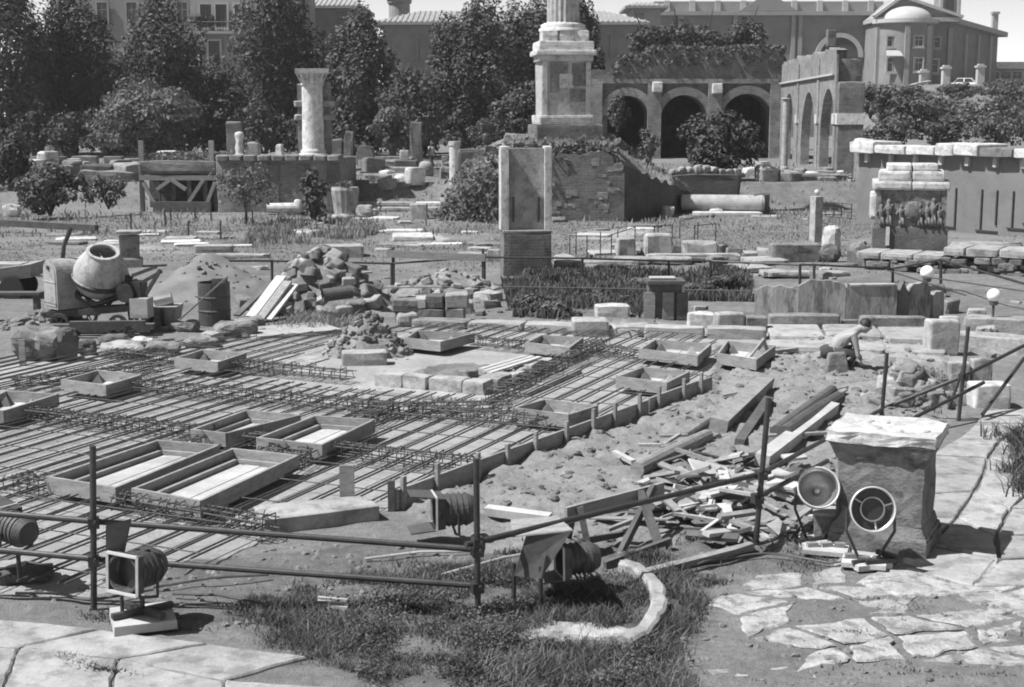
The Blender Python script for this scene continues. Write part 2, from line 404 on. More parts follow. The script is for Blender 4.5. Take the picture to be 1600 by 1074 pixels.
def bush(name, label, px, pb, half, hpx, m='leaf', z=None, d=None, nleaf=1500, leaf=0.16, cat='bush', group=None):
    _ts[0] += 1
    if d is None: g = G(px, pb, z or 0.0); d = g.y
    else: g = D(px, pb, d)
    zz = g.z if z is None else z
    u = U(d); t = thing(name, label, cat, (g.x, d, zz - 0.05), 0, group)
    rx, rz = half * u, hpx * u / 2
    mb = MB()
    for j in range(5):
        a = j * 1.3; mb.tube([(0, 0, 0), (math.cos(a) * rx * 0.35, math.sin(a) * rx * 0.35, rz), (math.cos(a) * rx * 0.6, math.sin(a) * rx * 0.6, rz * 1.6)], [0.05 * rz, 0.03 * rz, 0.01 * rz], 5)
    mb.build('stem', 'bark', t)
    link('foliage', crown_mesh(rx, rx * 0.8, rz, nleaf, leaf, _ts[0], nclump=18), m, t, (0, 0, rz))
    return t
def blades(name, pts, hmin, hmax, w, m, label=None, seed=1, lean=0.35, parent=None):
    g = np.random.default_rng(seed); n = len(pts); a = g.uniform(0, 2 * np.pi, n); h = g.uniform(hmin, hmax, n)
    dx = np.stack([np.cos(a), np.sin(a), np.zeros(n)], 1) * (w * g.uniform(0.6, 1.4, n))[:, None]
    b = g.uniform(0, 2 * np.pi, n); ln = np.stack([np.cos(b), np.sin(b), np.zeros(n)], 1) * (h * g.uniform(0.05, lean, n))[:, None]
    up = np.stack([np.zeros(n), np.zeros(n), h], 1)
    v = np.stack([pts - dx, pts + dx, pts + ln * 0.4 + up * 0.6 + dx * 0.8, pts + ln * 0.4 + up * 0.6 - dx * 0.8, pts + ln * 1.3 + up], 1)
    f4 = np.arange(n)[:, None] * 5
    tri = np.concatenate([f4 + np.array([[0, 1, 2]]), f4 + np.array([[0, 2, 3]]), f4 + np.array([[3, 2, 4]])], 0)
    return tag(link(name, np_mesh(name, v.reshape(-1, 3), tri), m, parent), label, None, None, 'stuff')
def scatter(poly, n, seed, dens=None):
    g = np.random.default_rng(seed); P = np.array(poly); lo, hi = P.min(0), P.max(0)
    x = g.uniform(lo[0], hi[0], n * 3); y = g.uniform(lo[1], hi[1], n * 3); k = inpoly(x, y, poly)
    if dens is not None: k &= dens(x, y) > g.random(len(x))
    x, y = x[k][:n], y[k][:n]
    return np.stack([x, y, hgt(x, y) - 0.01], 1)

# ---------------------------------------------------------------- buildings far behind
def window(parent, x, y, z, w, h, ny=-1, frame='trim_pale', shut=False, sill=True):
    wd = MB().box((x, y + 0.06, z), (w, 0.1, h)).build('window', 'shutter' if shut else 'glass_dark', parent)
    t = 0.13 * min(w, h) + 0.05
    m = MB()
    for sx in (-1, 1): m.box((x + sx * (w / 2 + t / 2), y - 0.02, z), (t, 0.2, h + 2 * t))
    for sz in (-1, 1): m.box((x, y - 0.02, z + sz * (h / 2 + t / 2)), (w, 0.2, t))
    m.build('frame', frame, wd)
    mm = MB().box((x, y - 0.01, z), (0.06, 0.08, h))
    if not shut: mm.box((x, y - 0.012, z + h * 0.15), (w, 0.07, 0.06))
    mm.build('mullion', frame if not shut else 'timber_dark', wd)
    if sill: MB().box((x, y - 0.1, z - h / 2 - t - 0.07), (w + 3 * t, 0.35, 0.12)).build('sill', frame, wd)
    return wd
def bspan(px0, px1, d): return D(px0, 178, d).x, D(px1, 178, d).x
def zrow(py, d): return D(800, py, d).z
def bwin(t, px, py, wpx, hpx, d, **k): # window from survey rows; parent origin at (0,d,0)
    g = D(px, py, d); u = U(d); return window(t, g.x, 0, g.z, wpx * u, hpx * u, **k)

d = 150.0; t = thing('apartment_house', 'grey rendered apartment house with tall dark windows behind the dark trees', 'building', (0, d, 0))
a, b = bspan(120, 330, d); zt = zrow(-90, d)
MB().box(((a + b) / 2, 6.2, zt / 2), (b - a, 12, zt)).build('wall', 'plaster', t)
for px in (206, 160, 285): bwin(t, px, 20, 15, 30, d, frame='plaster', sill=False)
MB().box(((a + b) / 2, 6.2, zt + 0.4), (b - a + 1.4, 13.4, 0.8)).build('roof', 'roof_tile', t)

d = 143.0; t = thing('balcony_house', 'rendered house with pale window surrounds and a planted balcony behind trees', 'building', (0, d, 0))
a, b = bspan(302, 470, d); zt = zrow(-80, d)
MB().box(((a + b) / 2, 6.2, zt / 2), (b - a, 12, zt)).build('wall', 'plaster_pale', t)
for px, py in ((346, 25), (322, 25), (376, 25), (335, 82), (300, 82)): bwin(t, px, py, 17, 34, d, shut=True)
ba, bb = bspan(300, 392, d); zb_ = zrow(52, d)
bl = MB().box(((ba + bb) / 2, -0.7, zb_), (bb - ba, 1.4, 0.25)).build('balcony', 'plaster_pale', t)
m = MB()
for i in range(22): m.tube([(ba + (bb - ba) * i / 21, -1.35, zb_ + 0.1), (ba + (bb - ba) * i / 21, -1.35, zb_ + 1.0)], 0.03, 4)
m.tube([(ba, -1.35, zb_ + 1.0), (bb, -1.35, zb_ + 1.0)], 0.045, 5); m.build('railing', 'steel', bl)
MB().box(((a + b) / 2, 6.2, zt + 0.4), (b - a + 1.4, 13.4, 0.8)).build('roof', 'roof_tile', t)
for i, px in enumerate((312, 330, 366, 384)):
    _ts[0] += 1; g = D(px, 50, d - 0.9); q = thing('balcony_plant', 'leafy pot plant crowding the balcony of the rendered house', 'plant', (g.x, d - 0.9, zb_ + 0.12), 0, 'plants on the balcony')
    MB().lathe([(0.0, 0), (0.2, 0), (0.28, 0.4), (0.24, 0.4), (0.0, 0.36)], 10).build('pot', 'brick', q)
    link('foliage', crown_mesh(0.7, 0.55, 0.8, 260, 0.3, _ts[0], 10), 'leaf', q, (0, 0, 1.0))

def tiled_house(label, px0, px1, eave, ridge, d, wins, dp=11, m='plaster', fall=True):
    t = thing('tiled_house', label, 'building', (0, d, 0)); a, b = bspan(px0, px1, d); ze = zrow(eave, d); zr = zrow(ridge, d + dp / 2)
    MB().box(((a + b) / 2, dp / 2, ze / 2), (b - a, dp, ze)).build('wall', m, t)
    A, B = a - 0.8, b + 0.8; y0, y1 = -0.9, dp + 0.9; hip = min(4.0, (B - A) / 3)
    r = MB().add([(A, y0, ze + .02), (B, y0, ze + .02), (B, y1, ze + .02), (A, y1, ze + .02), (A + hip, dp / 2, zr), (B - hip, dp / 2, zr), (A, y0, ze + .3), (B, y0, ze + .3), (B, y1, ze + .3), (A, y1, ze + .3)],
        [(3, 2, 1, 0), (0, 1, 7, 6), (1, 2, 8, 7), (2, 3, 9, 8), (3, 0, 6, 9), (6, 7, 5, 4), (8, 9, 4, 5), (7, 8, 5), (9, 6, 4)]).build('roof', 'roof_tile', t)
    rb = MB(); n = int((B - A) / 0.5)
    for i in range(1, n):
        x = A + (B - A) * i / n
        k = min(1.0, (x - A) / hip, (B - x) / hip)
        rb.beam((x, y0, ze + .33), (x, y0 + (dp / 2 - y0) * k, ze + .33 + (zr - ze - .3) * k), 0.16, 0.1)
    rb.build('tile_ribs', 'roof_tile', r)
    for w in wins: bwin(t, *w, d, shut=True, frame='plaster')
    return t
tiled_house('long low house with pale tiled hip roof seen above the trees', 600, 1000, 40, 18, 140, [(655, 78, 16, 34), (952, 72, 16, 34), (780, 76, 16, 34), (880, 74, 16, 34), (600, 78, 14, 32)])
tiled_house('small pale house block rising behind the tiled roof beside the parapet', 985, 1030, 14, 5, 165, [(1000, 30, 8, 14)], 8, 'plaster_pale')
tiled_house('upper house with deep dark eaves over the dark tree tops', 470, 560, 14, -8, 160, [(535, 34, 12, 24)], 10, 'plaster_pale')
t = thing('round_tower', 'stubby round rendered tower behind the long tiled house', 'tower', (D(626, 178, 165).x, 165, 0))
zt = zrow(-2, 165); MB().lathe([(1.25, 0), (1.2, zt - 0.6), (1.4, zt - 0.5), (1.4, zt), (0, zt + 0.8)], 20).build('wall', 'plaster_pale', t, smooth=False)
MB().lathe([(1.6, zt - 0.08), (1.6, zt + 0.1), (0, zt + 0.95)], 20).build('roof', 'roof_tile', t)

# large flank of the church hospital block with parapet, pediment and lunette
d = 185.0; t = thing('palace_block', 'long plain rendered block with parapet, small pediment and arched lunette window', 'building', (0, d, 0))
a, b = bspan(1005, 1375, d); zt = zrow(24, d)
MB().box(((a + b) / 2, 8.02, zt / 2), (b - a, 16, zt)).build('wall', 'plaster', t)
MB().box(((a + b) / 2, 7.8, zt + 0.2), (b - a + 0.6, 17.0, 0.5)).build('cornice', 'plaster_pale', t)
a2, b2 = bspan(1020, 1375, d)
MB().box(((a2 + b2) / 2, 8.2, zt + 1.1), (b2 - a2, 15.4, 1.3)).build('parapet', 'plaster_pale', t)
for i in range(9): MB().box((a2 + (b2 - a2) * (i + .5) / 9, 0.35, zt + 1.12), (0.7, 0.3, 1.42)).build('parapet_pier', 'trim_pale', t)
g0, g1 = bspan(1150, 1240, d); gz = zrow(3, d)
MB().add([(g0, -0.5, zt + .5), (g1, -0.5, zt + .5), ((g0 + g1) / 2, -0.5, gz + 1.2), (g0, 0.45, zt + .5), (g1, 0.45, zt + .5), ((g0 + g1) / 2, 0.45, gz + 1.2)], [(0, 1, 2), (5, 4, 3), (0, 2, 5, 3), (2, 1, 4, 5), (1, 0, 3, 4)]).build('pediment', 'plaster_pale', t)
for px in (1235, 1246, 1145, 1060): MB().box((D(px, 178, d).x, -0.15, zt / 2), (0.5, 0.3, zt)).build('pilaster', 'plaster_pale', t)
lx, lz = D(1310, 96, d).x, zrow(90, d); rr = 30 * U(d)
MB().lathe([(0, 0), (rr, 0), (rr, 0.2), (0, 0.2)], 20, (lx, -0.02, lz), Matrix.Rotation(math.pi / 2, 3, 'X'), 0, 0, math.pi).build('lunette', 'shutter', t)
MB().lathe([(rr, -0.1), (rr + 0.6, -0.1), (rr + 0.6, 0.35), (rr, 0.35), (rr, -0.1)], 20, (lx, -0.02, lz), Matrix.Rotation(math.pi / 2, 3, 'X'), 0, 0, math.pi).build('lunette_arch', 'trim_pale', t)

# church apse
d = 178.0; u = U(d); t = thing('church', 'church end with round half-domed apse, square windows and gabled roof', 'church', (0, d, 0))
zt = zrow(34, d); a, b = bspan(1368, 1490, d)
ax = D(1412, 178, d).x; ar = 44 * u
MB().box(((a + b) / 2, 7 + 1.2, zt / 2), (b - a, 14, zt)).build('wall', 'plaster', t)
MB().lathe([(ar, 0), (ar, zt - 0.3)], 24, (ax, 1.25, 0), None, 0, math.pi, 2 * math.pi).build('apse', 'plaster', t)
MB().lathe([(ar, zt - .3), (ar + .5, zt - .2), (ar + .5, zt + .25), (ar - 0.3, zt + 0.3)], 24, (ax, 1.25, 0), None, 0, math.pi, 2 * math.pi).build('apse_cornice', 'trim_pale', t)
dz = zrow(8, d) - zt - 0.3
MB().lathe([((ar - 0.3) * math.cos(q), zt + 0.3 + dz * math.sin(q)) for q in [i * math.pi / 20 for i in range(11)]], 24, (ax, 1.25, 0), None, 0, math.pi, 2 * math.pi).build('dome', 'lead_dome', t, smooth=True)
MB().box(((a + b) / 2, 7.5, zt + 0.25), (b - a + 0.8, 15.2, 0.5)).build('cornice', 'plaster_pale', t)
pk = D(1402, 178, d).x; zp = zrow(-4, d); e = zrow(28, d)
MB().add([(a - .3, 0.6, zt + .5), (b + .3, 0.6, e - .1), (pk, 0.6, zp), (a - .3, 15, zt + .5), (b + .3, 15, e - .1), (pk, 15, zp)], [(0, 1, 2), (5, 4, 3), (0, 2, 5, 3), (2, 1, 4, 5), (1, 0, 3, 4)]).build('gable', 'plaster_pale', t)
MB().beam((pk, 0.3, zp + .12), (b + .6, 0.3, e + .1), 1.0, 0.35).beam((pk, 0.3, zp + .12), (a - .6, 0.3, zt + .62), 1.0, 0.35).build('gable_coping', 'trim_pale', t)
for px, py, w_, h_, dy in ((1389, 66, 15, 14, None), (1427, 66, 12, 14, None), (1464, 66, 16, 14, 1.2), (1389, 102, 16, 20, None), (1427, 102, 12, 18, None), (1461, 103, 16, 18, 1.2)):
    g = D(px, py, d); yy = dy - 0.06 if dy else 1.25 - math.sqrt(max(0.1, ar ** 2 - (g.x - ax) ** 2)) - 0.06
    wo = window(t, g.x, yy, g.z, w_ * u, h_ * u)
g = D(1389, 86, d); yy = 1.25 - math.sqrt(ar ** 2 - (g.x - ax) ** 2)
MB().add([(g.x - .8, yy - .1, g.z + .6), (g.x + .8, yy - .1, g.z + .6), (g.x + 1.0, yy - 1.2, g.z - .2), (g.x - 1.0, yy - 1.2, g.z - .2), (g.x - .8, yy - .1, g.z + .5), (g.x + .8, yy - .1, g.z + .5), (g.x + 1.0, yy - 1.2, g.z - .3), (g.x - 1.0, yy - 1.2, g.z - .3)], [(0, 1, 2, 3), (7, 6, 5, 4), (3, 2, 6, 7), (0, 3, 7, 4), (1, 0, 4, 5), (2, 1, 5, 6)]).build('canopy', 'trim_pale', t)
for px in (1372, 1408, 1444, 1487):
    g = D(px, 100, d); MB().box((g.x, (1.25 - math.sqrt(max(0.0, ar ** 2 - (g.x - ax) ** 2)) if px < 1450 else 1.2) - 0.12, zt / 2 - 0.3), (0.6, 0.4, zt - .7)).build('pilaster', 'plaster_pale', t)
bt = D(1475, 178, d + 8).x; zb2 = zrow(-40, d)
MB().box((bt, 9, zb2 / 2 + zt / 2), (2.6, 2.6, zb2 - zt)).build('bell_tower', 'plaster', t)
for sx in (-1, 1): MB().box((bt + sx * 1.15, 7.6, zb2 / 2 + zt / 2), (0.4, 0.25, zb2 - zt - .1)).build('tower_pilaster', 'trim_pale', t)
MB().box((bt, 7.64, zrow(4, d)), (0.9, 0.1, 2.4)).build('bell_opening', 'glass_dark', t)
# transept turned away, in shade
a3, b3 = bspan(1490, 1552, d)[0], D(1553, 178, d + 14).x; ze = zrow(56, d + 14)
MB().add([(a3 + .02, 1.6, 0), (b3, 14, 0), (b3, 24, 0), (a3 + .02, 24, 0), (a3 + .02, 1.6, zt), (b3, 14, ze), (b3, 24, ze), (a3 + .02, 24, zt)], [(0, 1, 5, 4), (1, 2, 6, 5), (2, 3, 7, 6), (3, 0, 4, 7), (4, 5, 6, 7)]).build('side_wing', 'plaster', t)
MB().beam((a3 - .2, 1.0, zt + .1), (b3 + .6, 14, ze + .1), 1.4, 0.6).build('side_cornice', 'plaster_pale', t)
for k in range(3):
    q = 0.25 + 0.28 * k; x = a3 + (b3 - a3) * q; y = 1.6 + 12.4 * q
    MB().box((x, y - .1, zt / 2 - .5), (0.7, 0.5, zt - 1.4), math.atan2(12.4, b3 - a3)).build('side_pilaster', 'plaster_pale', t)
MB().box((b3 - 0.2, 15, ze + 1.6), (0.7, 0.7, 2.6)).box((b3 - 0.2, 15, ze + 3.0), (1.0, 1.0, 0.3)).build('chimney', 'plaster_pale', t)
d = 200.0; t = thing('long_low_building', 'low modern building with a row of wide windows beyond the church', 'building', (0, d, 0)); a, b = bspan(1545, 1680, d)
MB().box(((a + b) / 2, 5.02, zrow(108, d) / 2), (b - a, 10, zrow(108, d))).build('wall', 'plaster_pale', t)
MB().box(((a + b) / 2, 5, (zrow(108, d) + zrow(97, d)) / 2), (b - a + 1, 11.5, zrow(97, d) - zrow(108, d) - .02)).build('roof', 'roof_tile', t)
for i in range(5): bwin(t, 1553 + 18 * i, 118, 14, 10, d)

# terrace balustrade, parked car
t = thing('terrace_balustrade', 'pale stone post and rail balustrade along the church terrace', 'balustrade', (0, 0, 0))
pp = [D(px, py, dd) for px, py, dd in ((1402, 152, 150), (1412, 150, 151), (1422, 147, 152), (1432, 144, 153), (1442, 142, 154), (1452, 140, 155))]
for q in pp: MB().box((q.x, q.y, q.z), (0.28, 0.28, 1.5)).build('post', 'trim_pale', t)
for q, r_ in zip(pp, pp[1:]): MB().beam((q.x, q.y, q.z + .85), (r_.x, r_.y, r_.z + .85), 0.4, 0.2).build('rail', 'trim_pale', t)
for px, py in ((1442, 136), (1477, 130), (1531, 128)):
    g = D(px, py, 156); tag(MB().box((0, 0, 0.2), (0.75, 0.75, 2.6)).box((0, 0, 1.6), (1.0, 1.0, 0.22)).box((0, 0, 1.8), (0.6, 0.6, 0.2)).build('gate_pier', 'trim_pale', None, g), 'square pale gate pier with cap on the church terrace', 'pier', 'gate piers on the terrace')
tag(MB().strip([D(1395, 178, 157).x, D(1700, 178, 157).x], [0, 0], [zrow(146, 157), zrow(140, 157)], 1.0, (0, 157, 0)).build('terrace_wall', 'plaster_pale'), 'pale retaining wall of the church terrace above the bushes', 'wall')
d = 160.0; g = D(1511, 137, d); t = thing('parked_car', 'small rounded white car parked on the terrace below the church', 'car', (g.x, d, g.z - 0.45), math.radians(-28))
m = MB(); sec = [(-1.75, .45, .7), (-1.6, .35, .95), (-0.9, .3, 1.02), (0.9, .3, 1.0), (1.5, .35, .9), (1.75, .45, .65)]
for x, z0, z1 in sec: m.v += [(x, -.72, z0), (x, -.75, (z0 + z1) / 2), (x, -.68, z1), (x, .68, z1), (x, .75, (z0 + z1) / 2), (x, .72, z0)]
for i in range(5):
    for k in range(6): m.f.append((i * 6 + k, i * 6 + (k + 1) % 6, i * 6 + 6 + (k + 1) % 6, i * 6 + 6 + k))
m.f += [tuple(range(6)), tuple(reversed(range(30, 36)))]; m.build('body', 'car_white', t)
MB().hexa([(-1.35, -.64, 1.0), (0.95, -.64, 0.99), (0.95, .64, 0.99), (-1.35, .64, 1.0)], [(-0.95, -.5, 1.42), (0.45, -.5, 1.42), (0.45, .5, 1.42), (-0.95, .5, 1.42)]).build('cabin', 'glass_dark', t)
MB().box((-.25, 0, 1.45), (1.55, 1.08, .07)).build('roof', 'car_white', t)
for x, X in ((-1.35, -.95), (-.25, -.25), (.95, .45)):
    for s in (-1, 1): MB().beam((x, s * .655, 1.0), (X, s * .515, 1.43), .09, .04).build('window_pillar', 'car_white', t)
for x in (-1.1, 1.15):
    for s in (-1, 1): MB().lathe([(0, -.09), (.3, -.09), (.31, 0), (.3, .09), (0, .09)], 14, (x, s * .68, .31), Matrix.Rotation(math.pi / 2, 3, 'X')).build('wheel', 'rubber', t)

# ---------------------------------------------------------------- trees
DK = 'large dark evergreen tree standing in the row behind the ruins'
for px, d, top, half, lab in ((20, 100, -70, 78, 'tall dark evergreen at the far end of the tree row'), (112, 104, -30, 62, 'tall dark tree with a forked top next to the end of the row'), (258, 101, -25, 64, 'dark tree rising behind the round pale-leaved young tree'), (428, 102, -60, 74, 'broad tall dark tree behind the standing composite column'), (562, 100, 8, 62, 'dark tree standing against the tiled house end'), (735, 100, -15, 66, 'pointed dark tree beside the tall column pedestal'), (838, 104, -30, 58, 'dark tree directly behind the column pedestal'), (908, 112, -20, 34, 'narrow dark tree peeping out behind the fluted column shaft')):
    tree('evergreen_tree', lab or DK, px, d, top, half, None, 'leaf', 'tree', 'row of dark trees', 19000, 0.27, 0.3)
for px, d, top, half in ((60, 108, 60, 70), (180, 110, 75, 70), (335, 108, 85, 62), (500, 108, 60, 60), (650, 108, 95, 62), (790, 110, 90, 55)):
    tree('shade_tree', 'dense mid-height tree filling the gap between taller trees', px, d, top, half, None, 'leaf', 'tree', 'gap-filling trees', 11000, 0.3, 0.25)
tree('shrub_tree', 'round pale-leaved young tree in front of the dark row', 230, 92, 125, 86, 242, 'leaf_pale', 'tree', None, 10000, 0.26)
tree('shrub_tree', 'low round tree in front of the tiled house', 640, 94, 92, 50, 240, 'leaf', 'tree', None, 4500, 0.28)
tree('shrub_tree', 'leafy tree close beside the column pedestal', 818, 82, 122, 42, 240, 'leaf', 'tree', None, 4500, 0.24)
tree('shrub_tree', 'small pale tree at the foot of the dark row beside the slab of wall', 612, 90, 165, 30, 232, 'leaf_pale', 'tree', None, 2000, 0.25)
tree('shrub_tree', 'bushy dark tree growing in front of the brick arcade', 1126, 64, 178, 62, 290, 'leaf', 'tree', None, 6500, 0.2)
for px, top, half, bot in ((1012, 38, 34, 92), (1062, 34, 40, 92), (1098, 40, 34, 92), (1160, 28, 30, 92)):
    tree('garden_tree', 'tree crown showing above the top of the brick arcade', px, 118, top, half, bot, 'leaf', 'tree', 'trees above the arcade', 2600, 0.32)
for px, pb, hf, h_, mm in ((757, 228, 26, 48, 'leaf_pale'), (965, 205, 20, 60, 'leaf'), (1012, 255, 22, 60, 'leaf_pale')):
    bush('scrub_bush', 'loose bush growing between ruins and trees', px, pb, hf, h_, mm, d=80 if px < 800 else 76, nleaf=1300, group='bushes between ruins and trees')
for i, (px, pb, hf, h_, dd) in enumerate(((1385, 200, 38, 70, 96), (1430, 215, 55, 70, 92), (1480, 215, 60, 72, 96), (1540, 218, 60, 74, 93), (1600, 218, 60, 80, 97), (1590, 180, 45, 42, 110), (1360, 185, 30, 55, 105), (1425, 160, 35, 30, 125), (1495, 155, 40, 28, 128), (1570, 155, 50, 34, 126))):
    bush('hillside_bush', 'rounded dark bush on the slope below the church', px, pb, hf, h_, 'leaf' if i % 3 else 'leaf_pale', d=dd, nleaf=2200, leaf=0.26, group='bushes on the slope below the church')
for i, px in enumerate(range(-10, 900, 62)):
    bush('undergrowth_bush', 'dark low undergrowth filling the foot of the tree row', px + R.uniform(-12, 12), 246, 52, R.uniform(60, 95), 'leaf', d=R.uniform(97, 101), nleaf=1500, leaf=.3, group='undergrowth along the tree row')
for i, px in enumerate(range(1395, 1640, 80)):
    bush('hillside_bush', 'rounded dark bush on the slope below the church', px, 238, 46, 62, 'leaf' if i % 2 else 'leaf_pale', d=R.uniform(80, 86), nleaf=1800, leaf=.22, group='bushes on the slope below the church')
bush('ivy_bush', 'tall leafy bush beyond the dark timber beam', 22, 300, 36, 90, 'leaf', d=62, nleaf=2600, leaf=0.17)
bush('ivy_bush', 'low ivy mound beside the timber-shored brick vault', 78, 335, 62, 90, 'leaf_ivy', d=55, nleaf=4200, leaf=0.17)
bush('ivy_bush', 'ragged weeds against the timber-shored brick vault', 170, 325, 40, 55, 'leaf_ivy', d=57, nleaf=1500, leaf=0.14)
tree('sapling', 'thin pale sapling in front of the brick podium', 378, 52, 245, 46, 335, 'leaf_pale', 'tree', None, 1500, 0.13, 0.05)
bush('leafy_plant', 'broad-leaved dark plant beside the well stump', 490, 350, 34, 90, 'leaf', nleaf=700, leaf=0.2, cat='plant')

# ---------------------------------------------------------------- brick arcade
def arch_pts(x0, x1, spring, n=14, z0=0.0):
    c, r_ = (x0 + x1) / 2, (x1 - x0) / 2; xs = [x0]; zs = [z0]
    for i in range(n + 1):
        q = math.pi * (1 - i / n); xs.append(c + r_ * math.cos(q)); zs.append(spring + r_ * math.sin(q))
    return xs + [x1], zs + [z0]
def densify(xs, bo):
    X2, B2 = [xs[0]], [bo[0]]
    for a_, b_, c_, e_ in zip(xs, xs[1:], bo, bo[1:]):
        k = int((b_ - a_) / .25)
        for j in range(1, k): X2.append(a_ + (b_ - a_) * j / k); B2.append(c_ + (e_ - c_) * j / k)
        X2.append(b_); B2.append(e_)
    return X2, B2
d = 96.0; u = U(d); t = thing('brick_arcade', 'ruined brick arcade of tall round arches with overgrown top', 'arcade', (0, 0, POD - .05))
X = lambda px: D(px, 178, d).x
Z = lambda py: D(800, py, d).z - POD + .05
def topz(px):
    pts = [(918, 112), (960, 112), (961, 96), (1000, 94), (1010, 82), (1060, 78), (1140, 80), (1215, 78), (1240, 78)]
    return Z(np.interp(px, [q[0] for q in pts], [q[1] for q in pts]))
xs, bo = [X(918)], [0.0]; arches = ((949, 1012, 150), (1033, 1104, 149), (1128, 1206, 147))
for p0, p1, ct in arches:
    r_ = (X(p1) - X(p0)) / 2; ax_, az_ = arch_pts(X(p0), X(p1), Z(ct) - r_); xs += [X(p0)] + ax_ + [X(p1)]; bo += [0.0] + az_ + [0.0]
xs += [X(1222)]; bo += [0.0]
xs, bo = densify(xs, bo)
to = [topz(800 + (x / d) * F) + .3 * mnoise.noise(Vector((x * .8, 1, 2))) + .22 * mnoise.noise(Vector((x * 3.1, 5, 2))) for x in xs]
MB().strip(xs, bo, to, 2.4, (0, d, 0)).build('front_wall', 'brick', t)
for p0, p1, ct in arches:
    r_ = (X(p1) - X(p0)) / 2; M_ = Matrix.Rotation(math.pi / 2, 3, 'X')
    MB().lathe([(r_ + .02, 0), (r_ + .55, 0), (r_ + .55, .2), (r_ + .02, .2), (r_ + .02, 0)], 18, ((X(p0) + X(p1)) / 2, d + .02, Z(ct) - r_), M_, 0, 0, math.pi).build('archivolt', 'brick_pale', t)
for px in (930, 1022, 1116, 1213): MB().box((X(px), d - .12, Z(130) / 2), (0.9, .3, Z(130))).build('pilaster', 'brick_pale', t)
MB().box(((X(925) + X(1215)) / 2, d - .06, Z(127)), (X(1215) - X(925), .26, .3)).build('string_course', 'brick_pale', t)
for px, py in ((1025, 137), (1118, 139)): stone('impost_block', 'marble', (X(px), d - .45, Z(py + 8)), (15 * u, .9, 16 * u), parent=t)
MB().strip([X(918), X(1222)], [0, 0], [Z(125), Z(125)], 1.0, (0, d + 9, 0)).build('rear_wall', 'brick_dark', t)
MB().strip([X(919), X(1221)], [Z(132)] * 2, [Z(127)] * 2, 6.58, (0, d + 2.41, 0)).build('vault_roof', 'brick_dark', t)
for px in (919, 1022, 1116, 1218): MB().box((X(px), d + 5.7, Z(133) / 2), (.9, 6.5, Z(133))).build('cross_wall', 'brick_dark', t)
# side wing running towards the camera, lit by the sun
P0, P1 = D(1219, 178, 96.0), D(1303, 178, 73.0); dv = Vector((P1.x - P0.x, P1.y - P0.y, 0)); L = dv.length; dv.normalize(); nv = Vector((-dv.y, dv.x, 0))
def wl_(px):
    k = (px - 800) / F; den = dv.x - k * dv.y; return (k * P0.y - P0.x) / den
def wz(py, px): s = wl_(px); return D(800, py, P0.y + dv.y * s).z - POD + .05
xs, bo = [0.0], [0.0]
for p0, p1, ct in ((1219.5, 1234, 146), (1247, 1267, 144), (1276, 1298, 139)):
    a_, b_ = wl_(p0), wl_(p1); r_ = (b_ - a_) / 2; zz = wz(ct, (p0 + p1) / 2); q, w_ = arch_pts(a_, b_, zz - r_); xs += [a_] + q + [b_]; bo += [0] + w_ + [0]
xs.append(L); bo.append(0.0); zt = wz(66, 1300)
xs, bo = densify(xs, bo)
to = [zt - .3 + .4 * mnoise.noise(Vector((x * .7, 3, 1))) + .3 * mnoise.noise(Vector((x * 2.6, 8, 1))) for x in xs]
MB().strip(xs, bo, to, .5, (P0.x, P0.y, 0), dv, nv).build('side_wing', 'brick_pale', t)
MB().strip([0, L], [wz(117, 1300)] * 2, [wz(114, 1300)] * 2, .3, Vector((P0.x, P0.y, 0)) - nv * .15, dv, nv).build('side_cornice', 'trim_pale', t)
for px in (1241, 1272, 1299):
    s = wl_(px); MB().box(tuple(Vector((P0.x, P0.y, 0)) + dv * s - nv * .02 + Vector((0, 0, zt / 2 - .3))), (.6, .1, zt - .6), math.atan2(dv.y, dv.x)).build('side_pilaster', 'brick_pale', t)
    MB().box(tuple(Vector((P0.x, P0.y, 0)) + dv * s - nv * .04 + Vector((0, 0, wz(186, px)))), (.8, .2, .5), math.atan2(dv.y, dv.x)).build('marble_band', 'marble', t)
e0 = Vector((P1.x, P1.y, 0)) + nv * .02
stone('corner_pier', 'brick', tuple(e0 + nv * .6 + dv * .75), (1.5, 1.3, wz(128, 1300)), math.atan2(dv.y, dv.x), t, 6, .04, .03)
stone('corner_masonry', 'brick', tuple(e0 + nv * .62 + dv * .3 + Vector((0, 0, wz(128, 1300) - .05))), (.6, 1.2, 1.2), math.atan2(dv.y, dv.x), t, 5, .12, .15)
MB().box(tuple(e0 + nv * .58 + dv * .76 + Vector((0, 0, wz(186, 1300)))), (1.56, 1.36, .55), math.atan2(dv.y, dv.x)).build('marble_band', 'marble', t)
stone('wall_stub', 'brick', tuple(Vector((P1.x, P1.y, 0)) - dv * 2.5 + nv * .1 + Vector((0, 0, zt - .1))), (.45, .45, .9), 0, t, 4, .08, .1)
g = np.random.default_rng(5); n = 2600
lx = g.uniform(X(955), X(1225), n); pxs = 800 + lx / d * F
lz = np.array([topz(q) for q in pxs]) + POD - g.random(n) ** 2 * 1.3 + .25 - .25 * vnoise(lx, lx * 0, .6, 3); c = np.stack([lx, d + g.uniform(-.35, 1.5, n), lz], 1)
v, f = leaf_quads(c, g.normal(size=(n, 3)) + np.array([0, -.6, .6]), g.uniform(.18, .42, n), g)
tag(link('ivy', np_mesh('ivy', v, f), 'leaf_ivy'), 'ivy and weeds trailing over the top of the brick arcade', None, None, 'stuff')

